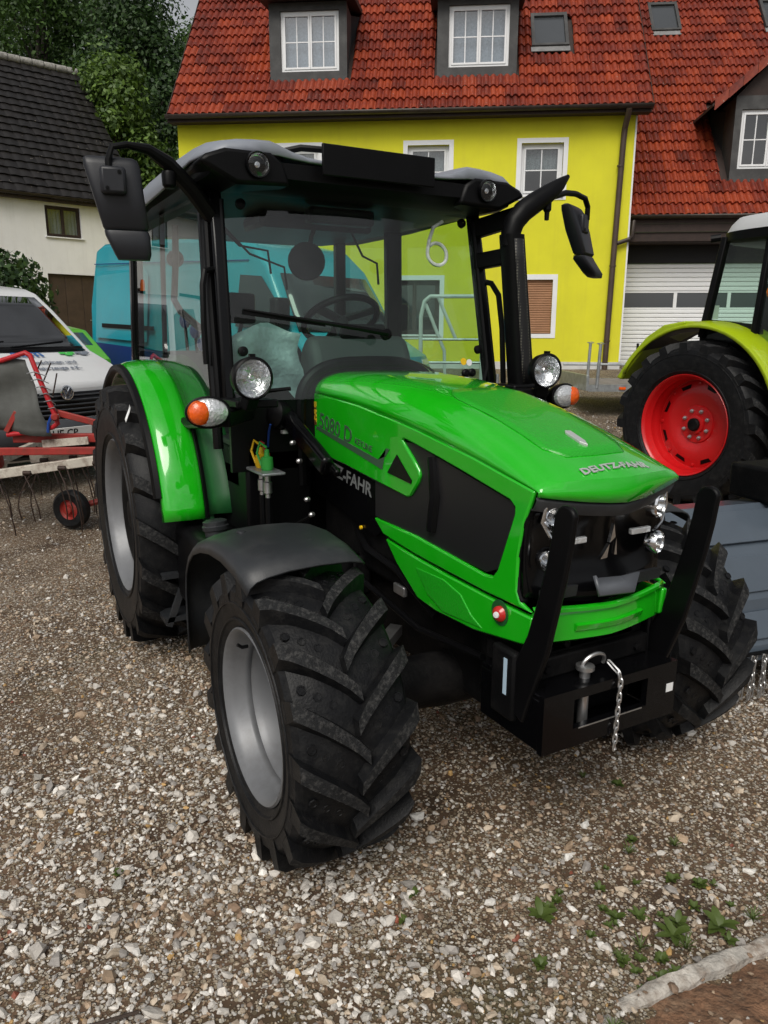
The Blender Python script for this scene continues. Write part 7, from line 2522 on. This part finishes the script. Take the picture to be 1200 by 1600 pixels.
# shrub by the white house
SB = empty('shrub', (-16.4, -.55, float(ground_z(np.array([-16.4]), np.array([-.55]))[0])), 0, 'leafy shrub with small pale flowers beside the white house wall', 'shrub')
rg_ = np.random.default_rng(5)
n = 5200
u = rg_.normal(size=(n, 3))
u /= np.linalg.norm(u, axis=1, keepdims=True)
p = u*(rg_.random((n, 1))**.4)*np.array([1.15, 1.15, 1.35])+rg_.normal(size=(n, 3))*.08+np.array([0, 0, 1.35])
quads_object('foliage', p, u+rg_.normal(size=(n, 3))*.6, .055+.05*rg_.random(n), rg_.random(n)*6.3, MT['leaf_b'], SB)
quads_object('blossom', p[:260]*np.array([1.03, 1.03, 1.02]), u[:260]+.2, np.full(260, .045), rg_.random(260)*6.3, MT['white'], SB)
sb = MB()
for k in range(7):
    a = k*.9
    sb.tube([(0, 0, -.1), (.3*math.cos(a), .3*math.sin(a), .8), (.7*math.cos(a), .7*math.sin(a), 1.9)], [.035, .025, .01], 6)
sb.build('stem', MT['bark'], SB)

# weeds in the gravel
def gz_at(x, y):
    a, b = np.array([x]), np.array([y])
    return float(ground_z(a, b)[0]+relief(a, b)[0])
def weed(x, y, kind, size, seed, label):
    rr = random.Random(seed)
    Wd = empty('weed', (x, y, gz_at(x, y)), rr.random()*6.28, label, 'plant', 'weeds growing in the gravel')
    nleaf = {'rosette': 10, 'tuft': 24, 'sprig': 20}[kind]
    for k in range(nleaf):
        a = k*2.399+rr.uniform(-.3, .3)
        d = Vector((math.cos(a), math.sin(a), 0))
        sd = Vector((-d.y, d.x, 0))
        if kind == 'rosette':
            ln, wd, rise = size*rr.uniform(.45, 1.05), size*.15, rr.uniform(.35, 1.3)
        elif kind == 'tuft':
            ln, wd, rise = size*rr.uniform(.6, 1.1), size*.030, rr.uniform(.9, 2.2)
        else:
            ln, wd, rise = size*rr.uniform(.4, .8), size*.13, rr.uniform(.5, 1.6)
        rows = []
        for j in range(5):
            t = j/4
            c = d*(ln*t)/(1+rise*.5)+Vector((0, 0, ln*rise*.55*(t-.45*t*t)+.004))
            w_ = wd*(math.sin(PI*(.12+.86*t))**.8)
            rows.append([c-sd*w_+Vector((0, 0, w_*.25)), c, c+sd*w_+Vector((0, 0, w_*.25))])
        MB().loft(rows, closed=False, cap=False).build('leaf', MT['weed'], Wd, smooth=60)
    return Wd
WE = [(3.02, -.02, 'rosette', .075, 'broad leaved weed growing against the stone kerb'), (3.06, .12, 'rosette', .09, 'large leaved weed overhanging the kerb end'), (2.86, .16, 'sprig', .06, 'bushy weed beyond the kerb corner'),
      (2.78, -.30, 'rosette', .075, 'dark broad leaved weed alone in the gravel before the bumper'), (2.92, -.42, 'sprig', .055, 'bright green feathery weed between the pebbles'),
      (3.02, -.22, 'sprig', .05, 'small pale sprig near the white edged kerb'), (2.52, -.58, 'rosette', .035, 'flat little leaf pair in the gravel before the bracket'), (2.60, -.66, 'rosette', .03, 'tiny yellow green seedling in the gravel'),
      (2.40, .40, 'sprig', .05, 'green weed beside the left front tyre'), (2.30, .32, 'tuft', .04, 'grass tuft at the left front tyre'), (3.10, -1.02, 'tuft', .05, 'grass tuft near the bottom middle of the yard'),
      (3.22, -1.22, 'tuft', .055, 'bright grass tuft among coarse pebbles'), (2.95, -1.05, 'tuft', .045, 'dry grass tuft among coarse pebbles'), (2.62, -2.02, 'sprig', .045, 'small bushy weed at the left of the front tyre'),
      (2.90, -2.05, 'sprig', .035, 'young sprig among pale pebbles'), (2.00, -1.35, 'sprig', .04, 'low weed beside the front tyre side wall'), (3.22, -.66, 'sprig', .045, 'young bright weed near the dirt strip'),
      (2.66, .20, 'sprig', .045, 'trailing weed in the stones beyond the kerb'), (2.75, .30, 'tuft', .05, 'grass tuft in the stones beyond the kerb'), (3.16, -.40, 'tuft', .05, 'dry grass at the front end of the kerb')]
for k, (x, y, kd, sz, lab) in enumerate(WE):
    weed(x, y, kd, sz, 40+k, lab)
rw_ = random.Random(77)
for k in range(34):
    t = rw_.random()
    x, y = 2.66+.46*rw_.random()**.8, -.28+.66*rw_.random()
    kd = rw_.choice(['sprig', 'sprig', 'tuft', 'rosette'])
    weed(x, y, kd, rw_.uniform(.025, .062), 200+k, {'sprig': 'small bushy weed sprouting in the stones beside the kerb', 'tuft': 'little tuft of thin grass blades in the stones beside the kerb',
                                                    'rosette': 'small flat leaf rosette in the stones beside the kerb'}[kd])
# straw stalks and twigs
for k, (pts, m_, lab, nm) in enumerate([
        ([(3.00, -.98), (3.12, -.80), (3.22, -.72)], 'straw', 'long dry straw stalk lying towards the kerb', 'straw_stalk'),
        ([(3.02, -1.00), (3.10, -.78), (3.15, -.60), (3.20, -.44)], 'straw', 'bent dry straw stalk crossing another', 'straw_stalk'),
        ([(2.52, -1.62), (2.55, -1.50), (2.56, -1.40)], 'twig', 'dark twig lying near the front tyre', 'twig'),
        ([(2.70, -1.66), (2.78, -1.60)], 'twig', 'short dark twig among the pebbles', 'twig'),
        ([(3.26, -.50), (3.28, -.30), (3.30, -.18)], 'straw', 'thin straw stalk on the brown dirt', 'straw_stalk')]):
    o = MB().tube([(x, y, gz_at(x, y)+.018+.004*(i % 2)) for i, (x, y) in enumerate(pts)], .0022 if m_ == 'straw' else .005, 5).build(nm, MT[m_], None)
    tag(o, lab, 'straw' if m_ == 'straw' else 'twig', 'stalks and twigs on the gravel')

# kerb stone with the dirt strip behind it
MT['kerb'] = M('weathered_kerb_concrete', (.46, .43, .385), rough=.9, var=.35, vs=14, bump=1.0, bs=60, dirt=(.14, .085, .050), dirt_amt=1.0, ds=9)
MT['dirt'] = M('reddish_dirt', (.17, .090, .050), rough=.95, var=.5, vs=16, bump=1.6, bs=55, dirt=(.27, .18, .115), dirt_amt=.8, ds=14)
rows = []
N_ = 26
for i in range(N_+1):
    t = i/N_
    x, y = 3.118+(3.215-3.118)*t, -.33+.85*t
    j = .0025*math.sin(i*1.7)+.002*math.sin(i*4.1)
    d = Vector((.097, .85, 0)).normalized()
    nn = Vector((d.y, -d.x, 0))
    base = Vector((x, y, gz_at(x, y)))
    hh = .030*min(1, t*6)+.008*math.sin(i*.8)*.5
    rows.append([base+nn*(-.024+j)+Vector((0, 0, -.05)), base+nn*(-.022+j)+Vector((0, 0, hh*.75)), base+nn*(-.014+j*.5)+Vector((0, 0, hh)), base+nn*(.008+j)+Vector((0, 0, hh*.98)), base+nn*(.022-j)+Vector((0, 0, hh*.7)), base+nn*(.027-j)+Vector((0, 0, -.05))])
rkb = random.Random(12)
rows = [[p+Vector((rkb.uniform(-.004, .004), rkb.uniform(-.004, .004), rkb.uniform(-.005, .004))) for p in r] for r in rows]
ko = MB().loft(rows).build('kerb', MT['kerb'], None, smooth=40)
tag(ko, 'weathered white edged kerb stone sunk in the gravel', None, None, 'structure')
dg = []
for i in range(71):
    row = []
    for j in range(51):
        s_, t = i/70, j/50
        x = 3.135+.11*s_+t*.9
        y = -.40+1.0*s_-t*.22
        z = gz_at(x, y)+.022*min(1, min(t*8, 1))*min(1, s_*5)+.026*(vnoise(np.array([x]), np.array([y]), 8, 16, 3)[0]-.5)
        row.append((x, y, z))
    dg.append(row)
do = MB().loft(dg, closed=False, cap=False).build('dirt_strip', MT['dirt'], None, smooth=70)
tag(do, 'strip of reddish brown dirt behind the kerb', None, None, 'structure')
